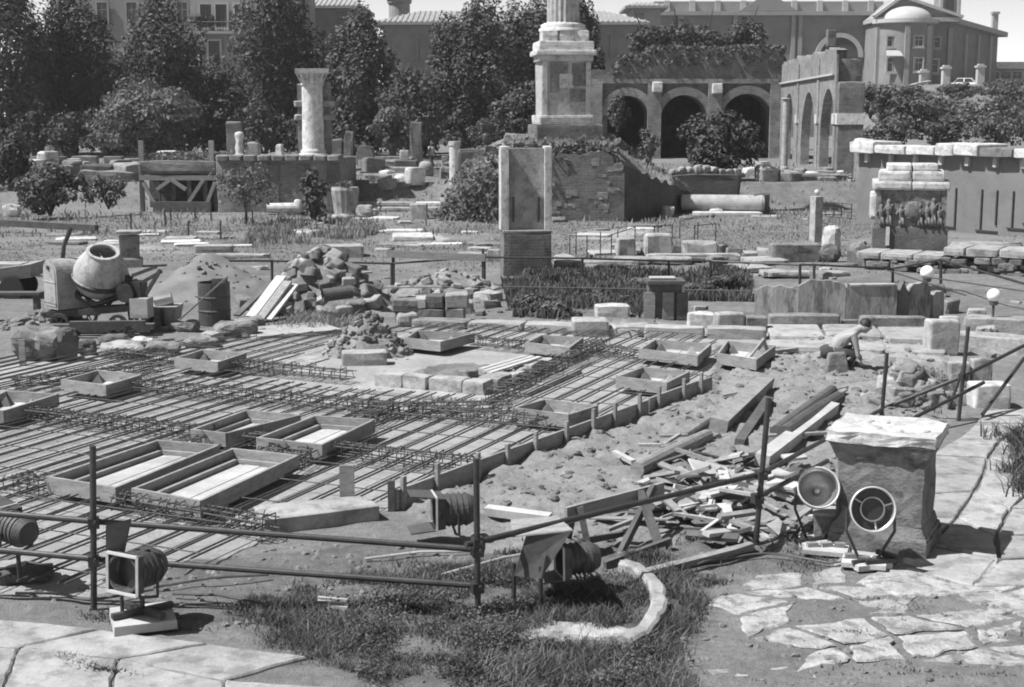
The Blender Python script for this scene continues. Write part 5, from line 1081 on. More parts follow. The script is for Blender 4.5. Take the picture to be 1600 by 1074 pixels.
# ---------------------------------------------------------------- cement mixer
d = 26.2; u = U(d); g_ = D(130, 178, d); t = thing('cement_mixer', 'old cement mixer with tilted drum and arched engine housing', 'cement mixer', (g_.x, d, 0), math.radians(-8))
def mz(py): return zrow(py, d)
def mx_(px): return (px - 130) * u
xs_ = [mx_(54) + .62 * i / 12 for i in range(13)]
# engine housing: arched box
def arch_body(m, x0, x1, y0, y1, z0, z1, sq=.35):
    n = 12; ring = []
    for k in range(n + 1): a_ = math.pi * k / n; ring.append(((y0 + y1) / 2 - math.cos(a_) * (y1 - y0) / 2, z1 - sq + math.sin(a_) * sq))
    ring = [(y0, z0)] + ring + [(y1, z0)]; o = len(m.v); k = len(ring)
    m.v += [(x0, y, z) for y, z in ring] + [(x1, y, z) for y, z in ring]
    m.f += [tuple(range(o, o + k)), tuple(reversed(range(o + k, o + 2 * k)))] + [(o + i, o + (i + 1) % k, o + k + (i + 1) % k, o + k + i) for i in range(k)]
    return m
hs = thing('h', 'x', 'x'); bpy.data.objects.remove(hs)
ho = arch_body(MB(), -.32, .32, -.28, .28, mz(482), mz(405), .24).build('engine_housing', 'mixer_paint', t, (mx_(85), .1, 0), math.radians(50))
arch_body(MB(), -.335, -.322, -.24, .24, mz(478), mz(412), .2).build('housing_door', 'mixer_paint', ho)
for z_ in (mz(440), mz(472)): MB().box((-.34, 0, z_), (.012, .5, .02)).build('seam', 'mixer_paint', ho)
MB().lathe([(0, 0), (.04, 0), (.04, .02), (0, .02)], 10, (-.345, 0, mz(418)), Matrix.Rotation(-math.pi / 2, 3, 'Y')).build('door_knob', 'steel', ho)
MB().tube([(mx_(80), .1, mz(408)), (mx_(84), .1, mz(385)), (mx_(97), .1, mz(357))], [.045, .04, .05], 8).build('exhaust_pipe', 'steel', t)
MB().box((mx_(85), .1, mz(488)), (.5, .5, .1)).build('engine_base', 'steel', t)
ax_ = Vector((.28, -.35, .9)).normalized(); Mq = ax_.to_track_quat('Z', 'Y').to_matrix(); dc = Vector((mx_(143), .1, mz(428)))
dr = MB().lathe([(0, -.42), (.3, -.4), (.42, -.3), (.5, -.1), (.5, .05), (.44, .22), (.3, .42), (.27, .46), (.25, .46), (.26, .42), (.4, .22), (.46, 0), (.4, -.25), (.28, -.36), (0, -.37)], 28, dc, Mq).build('drum', 'mixer_drum', t, smooth=True)
MB().lathe([(.5, -.14), (.535, -.12), (.535, -.05), (.5, -.03)], 28, dc, Mq).build('gear_ring', 'steel', dr)
MB().lathe([(.24, .44), (.3, .44), (.3, .48), (.24, .48), (.24, .44)], 24, dc, Mq).build('rim', 'mixer_drum', dr)
m = MB(); 
for a_ in (0, math.pi / 2): m.beam(dc + Mq @ Vector((math.cos(a_) * .27, math.sin(a_) * .27, .3)), dc + Mq @ Vector((-math.cos(a_) * .27, -math.sin(a_) * .27, .3)), .03, .05)
m.build('mixing_blades', 'mixer_drum', dr)
MB().tube([dc + Vector((-.56, .05, -.1)), dc + Vector((-.4, -.15, -.42)), dc + Vector((0, -.25, -.55)), dc + Vector((.4, -.1, -.42)), dc + Vector((.56, .05, -.05))], .055, 8).build('cradle', 'steel', t)
for x0, x1 in ((mx_(110), mx_(104)), (mx_(185), mx_(190))):
    MB().beam((x0, .1, mz(430)), (x1, .1, mz(500)), .08, .08).build('frame_leg', 'steel', t); MB().beam((x0, .5, mz(440)), (x1, .5, mz(500)), .06, .06).build('frame_leg', 'steel', t)
MB().beam((mx_(150), .2, mz(478)), (mx_(118), .2, mz(450)), .05, .05).build('brace', 'steel', t); MB().beam((mx_(150), .2, mz(478)), (mx_(178), .2, mz(448)), .05, .05).build('brace', 'steel', t)
MB().beam((mx_(60), -.15, mz(492)), (mx_(205), -.15, mz(478)), .1, .12).build('chassis_rail', 'steel', t); MB().beam((mx_(60), .45, mz(492)), (mx_(205), .45, mz(482)), .1, .12).build('chassis_rail', 'steel', t)
for px in (95, 190):
    for y_ in (-.5, .7):
        w_ = MB().lathe([(.14, -.03), (.19, -.03), (.2, 0), (.19, .03), (.14, .03), (.14, -.03)], 20, (mx_(px), y_, .2), Matrix.Rotation(math.pi / 2, 3, 'X')).build('wheel', 'steel', t)
        m = MB()
        for k in range(3): a_ = k * math.pi / 3; m.beam((mx_(px) - math.cos(a_) * .15, y_, .2 - math.sin(a_) * .15), (mx_(px) + math.cos(a_) * .15, y_, .2 + math.sin(a_) * .15), .02, .02)
        m.build('spokes', 'steel', w_)
MB().box((mx_(200), .1, mz(462)), (.3, .35, .55)).build('gear_box', 'steel', t); MB().lathe([(0, -.04), (.17, -.04), (.17, .04), (0, .04)], 18, (mx_(192), -.2, mz(455)), Matrix.Rotation(math.pi / 2, 3, 'X')).build('hand_wheel', 'steel', t)
for a_, b_ in (((198, 430), (240, 415)), ((205, 445), (248, 422)), ((215, 465), (246, 420))): MB().beam((mx_(a_[0]), 0, mz(a_[1])), (mx_(b_[0]), -.05, mz(b_[1])), .06, .06).build('hoist_arm', 'steel', t)
MB().box((mx_(215), -.1, mz(478)), (.34, .3, .36)).build('skip', 'mixer_paint', t)
for i, (a_, b_, w_) in enumerate((((80, 505), (235, 492), .16), ((75, 520), (240, 502), .2), ((110, 497), (225, 488), .12))):
    A_, B_ = D(*a_, d - .3 - .25 * i), D(*b_, d - .3 - .25 * i); A_.z = B_.z = .08 + .09 * i
    tag(MB().beam(Vector((-(B_ - A_).length / 2, 0, .0)), Vector(((B_ - A_).length / 2, 0, 0)), w_, .1).build('bed_timber', 'timber_dark', None, ((A_.x + B_.x) / 2, (A_.y + B_.y) / 2, A_.z), .05 * i), 'heavy dark bed timber under the cement mixer', 'beam', 'bed timbers under the mixer')
# barrow at the left border
t = thing('hand_cart', 'flat timber hand cart with pale load beside the mixer', 'cart', D(22, 440, 31)); t.location.z = 0
MB().hexa([(-.7, -.4, .35), (.5, -.4, .5), (.5, .4, .5), (-.7, .4, .35)], [(-.8, -.5, .62), (.55, -.5, .8), (.55, .5, .8), (-.8, .5, .62)]).build('tray', 'timber', t); MB().box((-.1, 0, .74), (.7, .6, .08)).build('load', 'concrete', t)
for s in (-1, 1):
    MB().lathe([(0, -.03), (.26, -.03), (.26, .03), (0, .03)], 16, (.1, s * .48, .26), Matrix.Rotation(math.pi / 2, 3, 'X')).build('wheel', 'rubber', t); MB().beam((.5, s * .35, .55), (1.2, s * .35, .5), .05, .05).build('handle', 'timber', t)
t = thing('timber_trestle', 'low timber trestle bench beside the mixer housing', 'trestle', D(22, 478, 27.5)); t.location.z = 0
MB().box((0, 0, .55), (1.1, .3, .05)).build('top_board', 'timber_dark', t)
for x in (-.45, .45): MB().box((x, 0, .26), (.07, .25, .52)).build('leg', 'timber_dark', t)
# barrel, bin, planks, posts
t = thing('oil_drum', 'rusty dark steel drum with ribs standing by the sand pile', 'barrel', G(336, 506)); u = U(t.location.y); r_ = 25 * u; h = 66 * u
MB().lathe([(0, 0), (r_, 0), (r_, h * .3), (r_ * 1.04, h * .33), (r_, h * .36), (r_, h * .62), (r_ * 1.04, h * .65), (r_, h * .68), (r_, h), (r_ * .94, h), (r_ * .92, h * .85), (0, h * .85)], 24).build('shell', 'lamp_paint', t)
MB().box((.12, 0, h + .02), (.26, .2, .12)).build('lid_block', 'timber_dark', t)
tag(MB().beam((-.5, 0, 0.02), (.55, .2, .95), .05, .03).build('leaning_pole', 'timber', None, G(310, 512)), 'thin pole leaning across the steel drum', 'pole')
t = thing('mortar_bin', 'low pale metal bin with dark bucket beside the mixer', 'bin', G(252, 508)); u = U(t.location.y)
MB().hexa([(-.3, -.2, 0), (.3, -.2, 0), (.3, .3, 0), (-.3, .3, 0)], [(-.36, -.26, .38), (.36, -.26, .38), (.36, .36, .38), (-.36, .36, .38)]).build('body', 'mixer_paint', t); MB().tube([(-.1, 0, .42), (.22, .05, .5)], [.17, .13], 14).build('bucket', 'zinc', t); MB().box((.1, -.28, .2), (.06, .04, .36)).build('cleat', 'steel', t)
for i, (a_, b_, w_, mm) in enumerate((((392, 500), (440, 432), .24, 'timber_pale'), ((405, 505), (450, 440), .2, 'timber'), ((420, 505), (462, 445), .14, 'timber_pale'), ((370, 498), (425, 440), .16, 'timber_dark'), ((470, 456), (582, 486), .09, 'timber_pale'), ((445, 480), (560, 482), .2, 'timber_pale'), ((400, 492), (480, 470), .1, 'timber'))):
    A_ = G(*a_); B_ = D(*b_, A_.y + .9); B_.z = max(B_.z, .08); A_.z = .06 if i < 4 else .3; B_.z = B_.z if i < 4 else .35
    tag(MB().beam(Vector(), B_ - A_, w_, .04).build('plank', mm, None, A_), 'long loose board leaning on the tall rubble heap', 'plank', 'boards on the rubble heap')
tag(MB().tube([(-.3, 0, .0), (.25, .2, .05)], .13, 16, False).build('pipe_piece', 'lamp_paint', None, G(528, 462, .5)), 'short open pipe piece on the rubble heap', 'pipe')
# plank barrier
t = thing('plank_barrier', 'broad horizontal plank fixed between two short posts', 'barrier', (0, 0, 0)); A_, B_ = G(615, 445), G(755, 448)
for p, top in ((A_, 400), (B_, 404)): MB().box((p.x, p.y, .42), (.07, .07, .95)).build('post', 'timber_dark', t)
MB().beam((A_.x - .15, A_.y - .06, .74), (B_.x + .05, B_.y - .06, .68), .04, .17).build('plank', 'timber', t)
t = thing('site_fence', 'long thin rail fence on dark posts across the site', 'fence', (0, 0, 0))
PF = [(350, 455, 408), (425, 450, 408), (612, 446, 412), (757, 446, 402), (910, 446, 404), (1045, 440, 408), (1110, 440, 408), (1250, 446, 414), (1272, 446, 414), (1395, 440, 420), (1470, 455, 406), (1640, 500, 455)]
pr = None
for px, pb, pt in PF:
    p = G(px, pb); p2 = D(px, pt, p.y); MB().tube([(p.x, p.y, -.1), (p2.x, p2.y, p2.z + .02)], .035, 6).build('post', 'steel', t)
    if pr is not None: MB().tube([pr, p2], .026, 6).build('rail', 'steel', t)
    pr = p2
for (px0, py0), (px1, py1), dd in (((1385, 422), (1510, 462), 26), ((1440, 432), (1600, 455), 25), ((420, 452), (760, 448), 31), ((790, 448), (1180, 455), 30)): MB().tube([D(px0, py0, dd), D(px1, py1, dd)], .012, 5).build('rope', 'cable', t)
# white globe lamps
for px, py, pb, lab in ((1447, 426, 470, 'white globe lamp on a thin post before the rubble footing'), (1550, 462, 520, 'white globe lamp on a thin post beyond the pale stone course')):
    p = G(px, pb); c_ = D(px, py, p.y); t = thing('globe_lamp', lab, 'lamp', (p.x, p.y, 0)); r_ = 11 * U(p.y)
    MB().tube([(0, 0, -.1), (0, 0, c_.z)], .025, 8).build('post', 'lamp_paint', t); MB().lathe([(r_ * math.sin(math.pi * k / 10), c_.z - r_ * math.cos(math.pi * k / 10)) for k in range(11)], 18).build('globe', 'globe_white', t, smooth=True); MB().lathe([(.03, c_.z - r_ - .06), (r_ * .6, c_.z - r_ - .04), (r_ * .66, c_.z - r_ * .7), (0, c_.z - r_ * .75)], 12).build('collar', 'lamp_paint', t)
# boulders at left
for px0, px1, pt, pb, mm, lab in ((12, 100, 512, 566, 'grey_stone', 'big rough-topped pale boulder at the raft edge'), (84, 120, 512, 566, 'dark_stone', 'dark boulder leaning against the big rough boulder'), (148, 222, 538, 562, 'pale_stone', 'long rounded pale boulder beside the raft'), (205, 240, 528, 545, 'marble', 'small white rounded stone on the boulder row'), (222, 280, 536, 556, 'grey_stone', 'flat grey stone of the boulder row'), (150, 200, 525, 540, 'dark_stone', 'small dark stone behind the boulder row'), (262, 310, 502, 520, 'grey_stone', 'rough stone in front of the mortar bin'), (282, 340, 530, 545, 'grey_stone', 'low flat grey slab at the raft end'), (120, 150, 530, 556, 'dark_stone', 'dark jagged stone between two boulders'), (330, 400, 505, 530, 'grey_stone', 'broad low stone in front of the steel drum')):
    pstone('boulder', lab, 'boulder', px0, px1, pt, pb, mm, .6, rough=.16, rnd=.3, k=6, rz=R.uniform(-.2, .2))
tag(MB().box((0, 0, .18), (.1, .04, .5)).build('upright_board', 'timber', None, G(36, 572)), 'narrow board standing against the big rough boulder', 'board')

# ---------------------------------------------------------------- paving
def slab_mesh(poly, h, seed, bev=.012, rough=.006, wob=.02):
    rr = random.Random(seed); c = Vector((sum(p[0] for p in poly) / len(poly), sum(p[1] for p in poly) / len(poly), 0)); pts = []
    n = len(poly)
    for i in range(n):
        a, b = Vector((*poly[i], 0)), Vector((*poly[(i + 1) % n], 0)); k = max(2, int((b - a).length / .07))
        for j in range(k):
            p = a.lerp(b, j / k); 
            w = wob if j else wob * .5
            pts.append(p + Vector(((mnoise.noise(p * 4 + Vector((seed, 0, 0))) + .6 * mnoise.noise(p * 11 + Vector((seed, 2, 0)))) * w, (mnoise.noise(p * 4 + Vector((0, seed, 5))) + .6 * mnoise.noise(p * 11 + Vector((seed, 8, 0)))) * w, 0)))
    m = MB(); N = len(pts)
    m.v += [tuple(p) for p in pts]
    m.v += [tuple(p + (c - p).normalized() * .004 + Vector((0, 0, h - bev))) for p in pts]
    m.v += [tuple(p + (c - p).normalized() * bev * 1.6 + Vector((0, 0, h + mnoise.noise(p * 3 + Vector((0, 0, seed))) * rough))) for p in pts]
    mid = [p.lerp(c, .5) for p in pts]; m.v += [tuple(q + Vector((0, 0, h + mnoise.noise(q * 3 + Vector((0, 0, seed))) * rough * 1.6))) for q in mid]
    m.v.append((c.x, c.y, h))
    for r in range(3):
        for i in range(N): m.f.append((r * N + i, r * N + (i + 1) % N, (r + 1) * N + (i + 1) % N, (r + 1) * N + i))
    for i in range(N): m.f.append((3 * N + i, 3 * N + (i + 1) % N, 4 * N))
    me = bpy.data.meshes.new('slab'); me.from_pydata(m.v, [], m.f); me.update(); return me
def pave(parent, poly, ang, sx, sy, m, seed, h=.035, gap=.014, jit=.18, skip=0.0, z0=0.0, wob=.02):
    rr = random.Random(seed); P = np.array(poly); c = P.mean(0); ca, sa = math.cos(ang), math.sin(ang); n = 40; grid = {}
    for i in range(-n, n + 1):
        for j in range(-n, n + 1): x, y = (i + rr.uniform(-jit, jit) + .5 * (j % 2) * .7) * sx, (j + rr.uniform(-jit, jit)) * sy; grid[i, j] = (c[0] + x * ca - y * sa, c[1] + x * sa + y * ca)
    for i in range(-n, n):
        for j in range(-n, n):
            q = [grid[i, j], grid[i + 1, j], grid[i + 1, j + 1], grid[i, j + 1]]; mx, my = sum(p[0] for p in q) / 4, sum(p[1] for p in q) / 4
            if my < 7.5 or not inpoly(np.array([mx]), np.array([my]), poly)[0] or rr.random() < skip: continue
            px = 800 + F * mx / my
            if px < -160 or px > 1760: continue
            L = [(p[0] - mx, p[1] - my) for p in q]; L = [(x * (1 - gap / max(.05, math.hypot(x, y))), y * (1 - gap / max(.05, math.hypot(x, y)))) for x, y in L]
            link('slab', slab_mesh(L, h + rr.uniform(-.006, .008), rr.random() * 50, wob=wob), m, parent, (mx, my, z0))
P1p = gpoly([(-200, 952), (60, 958), (280, 990), (400, 1020), (540, 1074), (590, 1200), (-300, 1200)])
pv = tag(link('pavement', None), 'pale flagstone pavement', None, None, 'structure'); pave(pv, P1p, math.radians(-16), 1.0, .72, 'pale_stone', 3, jit=.24, gap=.011, h=.028)
rd = tag(link('road', None), 'old paved road', None, None, 'structure'); P2p = gpoly([(1290, 895), (1480, 665), (1570, 640), (1760, 610), (1900, 900), (1760, 945), (1560, 935)]); pave(rd, P2p, math.radians(62), .95, .62, 'pale_stone', 5, jit=.2, gap=.03)
# worn polygonal stones in the trodden earth
wp = tag(link('worn_pavement', None), 'worn patchy paving in trodden earth', None, None, 'structure')
pave(wp, gpoly([(1095, 935), (1180, 905), (1340, 890), (1600, 925), (1640, 1010), (1560, 1045), (1330, 1040), (1230, 1015), (1130, 985)]), math.radians(20), .5, .42, 'worn_stone', 11, .014, .045, .26, .18, -.004, .055)
pave(wp, gpoly([(1290, 885), (1470, 880), (1600, 900), (1600, 945), (1330, 905)]), math.radians(10), .62, .45, 'worn_stone', 12, .02, .025, .22, .05, -.003, .05)
pave(wp, gpoly([(1130, 1000), (1600, 1040), (1600, 1074), (1130, 1074)]), math.radians(15), .42, .36, 'worn_stone', 13, .01, .06, .3, .7, -.004, .06)
# ---------------------------------------------------------------- tube railing
t = thing('tube_railing', 'scaffold tube railing with clamps around the excavation', 'railing', (0, 0, 0))
def post(px0, pt, px1, pb, r_=.026):
    b_ = G(px1, pb); a_ = D(px0, pt, b_.y); b_.z = -.1; MB().tube([b_, a_], r_, 10).build('post', 'steel', t); return G(px1, pb), a_
p1 = post(145, 697, 146, 954); p2 = post(744, 717, 747, 971); p3 = post(1201, 622, 1179, 860); p4 = post(1386, 552, 1377, 652); p5 = post(1513, 511, 1497, 658); p0 = post(-215, 680, -215, 940)
def rail(a, b, r_=.025, ext=0.0):
    dd = (b - a).normalized(); MB().tube([a - dd * ext, b + dd * ext], r_, 10).build('rail', 'steel', t)
def clamp(p): MB().box(p, (.09, .1, .085), .3).tube([p + Vector((.03, -.09, .02)), p + Vector((.03, .03, .02))], .014, 6).build('clamp', 'steel', t)
off = Vector((0, -.055, 0)); offb = Vector((0, .055, 0))
dA, dB, dC = p1[0].y, p2[0].y, p3[0].y
for ya, yb, yc in ((806, 818, 862), (862, 877, 919)):
    q0, q1, q2 = D(-215, ya - 18, p0[0].y) + offb, D(145, yb, dA) + offb, D(745, yc, dB) + offb; rail(q0, q1, ext=.02); rail(q1 + Vector((0, .0, .0)), q2, ext=.06); clamp(q1 - offb * .6); clamp(q2 - offb * .6)
q2, q3 = D(747, 850, dB) + offb, D(1190, 743, dC) + offb; rail(q2, q3, ext=.12); clamp(q2 - offb * .6); clamp(q3 - offb * .6)
q4 = D(1184, 780, dC) + offb; q5 = D(1382, 640, p4[0].y) + offb; rail(q3, q5, ext=.05); clamp(q4 - offb * .6); rail(q4, D(1290, 722, 14.2), ext=.05)
q6, q7 = D(1506, 590, p5[0].y) + offb, D(1640, 520, p5[0].y + 1.4); rail(q5 + Vector((0, 0, -.0)), q6, ext=.05); rail(q6, q7); clamp(q6 - offb * .6)
rail(D(1430, 652, 17.6), D(1537, 598, 18.6)); rail(D(1535, 648, 18.2), D(1600, 560, 19.5))
rail(D(1482, 640, 18.4), D(1505, 575, 18.4), .02)

# ---------------------------------------------------------------- foreground pedestal (altar)
qa = [G(1303, 858), G(1438, 876), G(1472, 836)]; vx = (qa[1] - qa[0]); W_ = vx.length; ang = math.atan2(vx.y, vx.x); DPT = W_ * .84
t = thing('stone_pedestal', 'square stone pedestal with worn moulded cap casting a dark shadow on the road', 'pedestal', tuple(qa[0] + vx * .5), ang)
HH = D(1448, 683, qa[1].y).z
def sq(z0, z1, s0, s1, name, m, n=5, dy=0.0, rough=.012, seed=1):
    mm = MB(); N = 9; o = 0; ring = []
    cy = DPT / 2
    for lv in range(n + 1):
        f_ = lv / n; s_ = s0 + (s1 - s0) * f_; z = z0 + (z1 - z0) * f_
        for sd in range(4):
            for k in range(N):
                e = -1 + 2 * k / N; x, y = [(e, -1), (1, e), (-e, 1), (-1, -e)][sd]; p = Vector((x * W_ / 2 * s_, cy + y * DPT / 2 * s_, z)); p += mnoise.noise_vector(p * 5 + Vector((seed, 0, 0))) * rough + mnoise.noise_vector(p * 14 + Vector((seed, 0, 0))) * rough * .6; mm.v.append(tuple(p))
    K = 4 * N
    for lv in range(n):
        for k in range(K): mm.f.append((lv * K + k, lv * K + (k + 1) % K, (lv + 1) * K + (k + 1) % K, (lv + 1) * K + k))
    mm.f.append(tuple(reversed(range(K)))); mm.f.append(tuple(range(n * K, (n + 1) * K)))
    return mm.build(name, m, t)
sq(-.03, .17, 1.16, 1.15, 'plinth', 'altar_marble', 3, seed=2); sq(.168, .21, 1.13, 1.10, 'base_torus', 'altar_marble', 3, seed=3); sq(.208, .3, 1.08, .99, 'base_moulding', 'altar_marble', 4, seed=4)
sq(.298, HH - .27, .985, .98, 'die', 'altar_marble', 8, rough=.014, seed=5); sq(HH - .272, HH - .1, .99, 1.2, 'cap_moulding', 'altar_marble', 5, seed=6)
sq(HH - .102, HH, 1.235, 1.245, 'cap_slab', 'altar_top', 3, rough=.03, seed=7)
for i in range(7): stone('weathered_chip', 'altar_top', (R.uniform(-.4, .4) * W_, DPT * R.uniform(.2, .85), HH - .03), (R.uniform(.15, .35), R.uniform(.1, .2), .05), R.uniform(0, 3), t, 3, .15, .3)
# ---------------------------------------------------------------- drum lamps in front of it
def drum_lamp(px, py, rpx, d, label, ring, tilt, turn, base_pt):
    c_ = D(px, py, d); u = U(d); r_ = rpx * u; t = thing('drum_lamp', label, 'floodlight', (c_.x, d, 0)); ax = Vector((math.sin(turn) * math.cos(tilt), -math.cos(turn) * math.cos(tilt), math.sin(tilt))); M_ = ax.to_track_quat('Z', 'Y').to_matrix(); c = Vector((0, 0, c_.z))
    dep = r_ * 1.15
    MB().lathe([(r_ * .35, -dep - .05), (r_ * .7, -dep), (r_ * .95, -dep * .6), (r_, 0), (r_ * .965, 0), (r_ * .9, -dep * .5), (r_ * .6, -dep * .85), (0, -dep * .9)], 32, c, M_).build('drum', 'zinc', t, smooth=True)
    MB().lathe([(r_ * .96, -.012), (r_ * 1.03, -.012), (r_ * 1.03, .015), (r_ * .96, .015), (r_ * .96, -.012)], 36, c, M_).build('rim', 'lamp_bright', t, smooth=True)
    if ring:
        MB().lathe([(0, -r_ * .28), (r_ * .9, -r_ * .26)], 32, c, M_).build('glass', 'glass_dark', t); MB().lathe([(r_ * .5, -r_ * .2), (r_ * .56, -r_ * .2), (r_ * .56, -r_ * .1), (r_ * .5, -r_ * .1), (r_ * .5, -r_ * .2)], 28, c, M_).build('inner_ring', 'zinc', t)
        for k in range(3): a = k * 2.3 + .3; MB().beam(c + M_ @ Vector((math.cos(a) * r_ * .55, math.sin(a) * r_ * .55, -r_ * .15)), c + M_ @ Vector((math.cos(a) * r_ * .92, math.sin(a) * r_ * .92, -r_ * .1)), .012, .012).build('spoke', 'zinc', t)
    else: MB().lathe([(0, -dep * .5), (r_ * .12, -dep * .55), (r_ * .14, -dep * .8)], 12, c, M_).build('bulb', 'lamp_bright', t, smooth=True)
    bx = MB()
    for s in (-1, 1): bx.tube([c + M_ @ Vector((s * r_ * 1.06, 0, -dep * .4)), c + M_ @ Vector((s * r_ * 1.08, -r_ * 1.0, -dep * .5)), Vector((s * r_ * .35, .1, .06))], .014, 6)
    bx.build('yoke', 'steel', t)
    MB().box((0, .1, .045), (.34, .26, .05), .3).build('base_plate', 'timber_pale', t); MB().beam((-.16, .0, .08), (.16, .12, .08), .04, .04).build('foot', 'steel', t)
    return t
drum_lamp(1279, 762, 33, 12.75, 'open zinc drum floodlight tilted upward beside the pedestal', False, .45, -.12, None)
drum_lamp(1364, 796, 36, 12.1, 'dark-faced round floodlight with inner ring leaning on the pedestal front', True, .22, -.05, None)
def cable(name, pts, lab, r_=.009, m='cable', z=None): # pts: survey ground points
    q = [G(a, b) + Vector((0, 0, .012 if z is None else z)) for a, b in pts]; P = []
    for i in range(len(q) - 1):
        a0, a1, a2, a3 = q[max(i - 1, 0)], q[i], q[i + 1], q[min(i + 2, len(q) - 1)]
        for k in range(6):
            s = k / 6; P.append(.5 * ((2 * a1) + (-a0 + a2) * s + (2 * a0 - 5 * a1 + 4 * a2 - a3) * s * s + (-a0 + 3 * a1 - 3 * a2 + a3) * s ** 3))
    P.append(q[-1]); return tag(MB().tube([(p.x, p.y, max(p.z, hz(p.x, p.y) + .05 if 1 else 0)) for p in P], r_, 6).build(name, m), lab, 'cable')
cable('power_cable', [(1090, 890), (1180, 876), (1240, 878), (1300, 888), (1330, 880)], 'thin cable running along the paving to the zinc drum lamp')
cable('power_cable', [(1325, 862), (1330, 880), (1345, 888), (1370, 885)], 'cable looping at the foot of the dark-faced lamp')
cable('power_cable', [(25, 938), (80, 940), (140, 946), (200, 938), (240, 930)], 'dark cable along the pavement edge to the barn-door lamp', .012)
for px, py, w_, lab in ((1290, 868, 70, 'pale wooden board with bricks under the zinc drum lamp'), (1350, 888, 70, 'pale wooden board with clamps beside the pedestal foot')):
    g_ = G(px, py); t = thing('footing_board', lab, 'board', (g_.x, g_.y, .035), -.3); MB().box((0, 0, .02), (w_ * U(g_.y), .26, .04)).build('board', 'timber_pale', t)
    for k in range(3): MB().box((-.12 + .12 * k, R.uniform(-.06, .06), .06), (.1, .06, .04), R.uniform(-.5, .5)).build('brick', 'grey_stone', t)
    if 'clamps' in lab: MB().beam((0.02, -.12, .06), (.42, .1, .06), .045, .04).beam((.1, .1, .1), (.5, -.06, .06), .045, .04).build('cross_bar', 'steel', t)
g_ = G(1293, 845); t = thing('ballast_box', 'small square ballast box behind the zinc drum lamp', 'box', (g_.x, g_.y, 0)); MB().box((0, 0, .14), (.26, .24, .28), -.2).build('body', 'grey_stone', t); MB().box((0, 0, .29), (.29, .27, .03), -.2).build('lid', 'pale_stone', t)

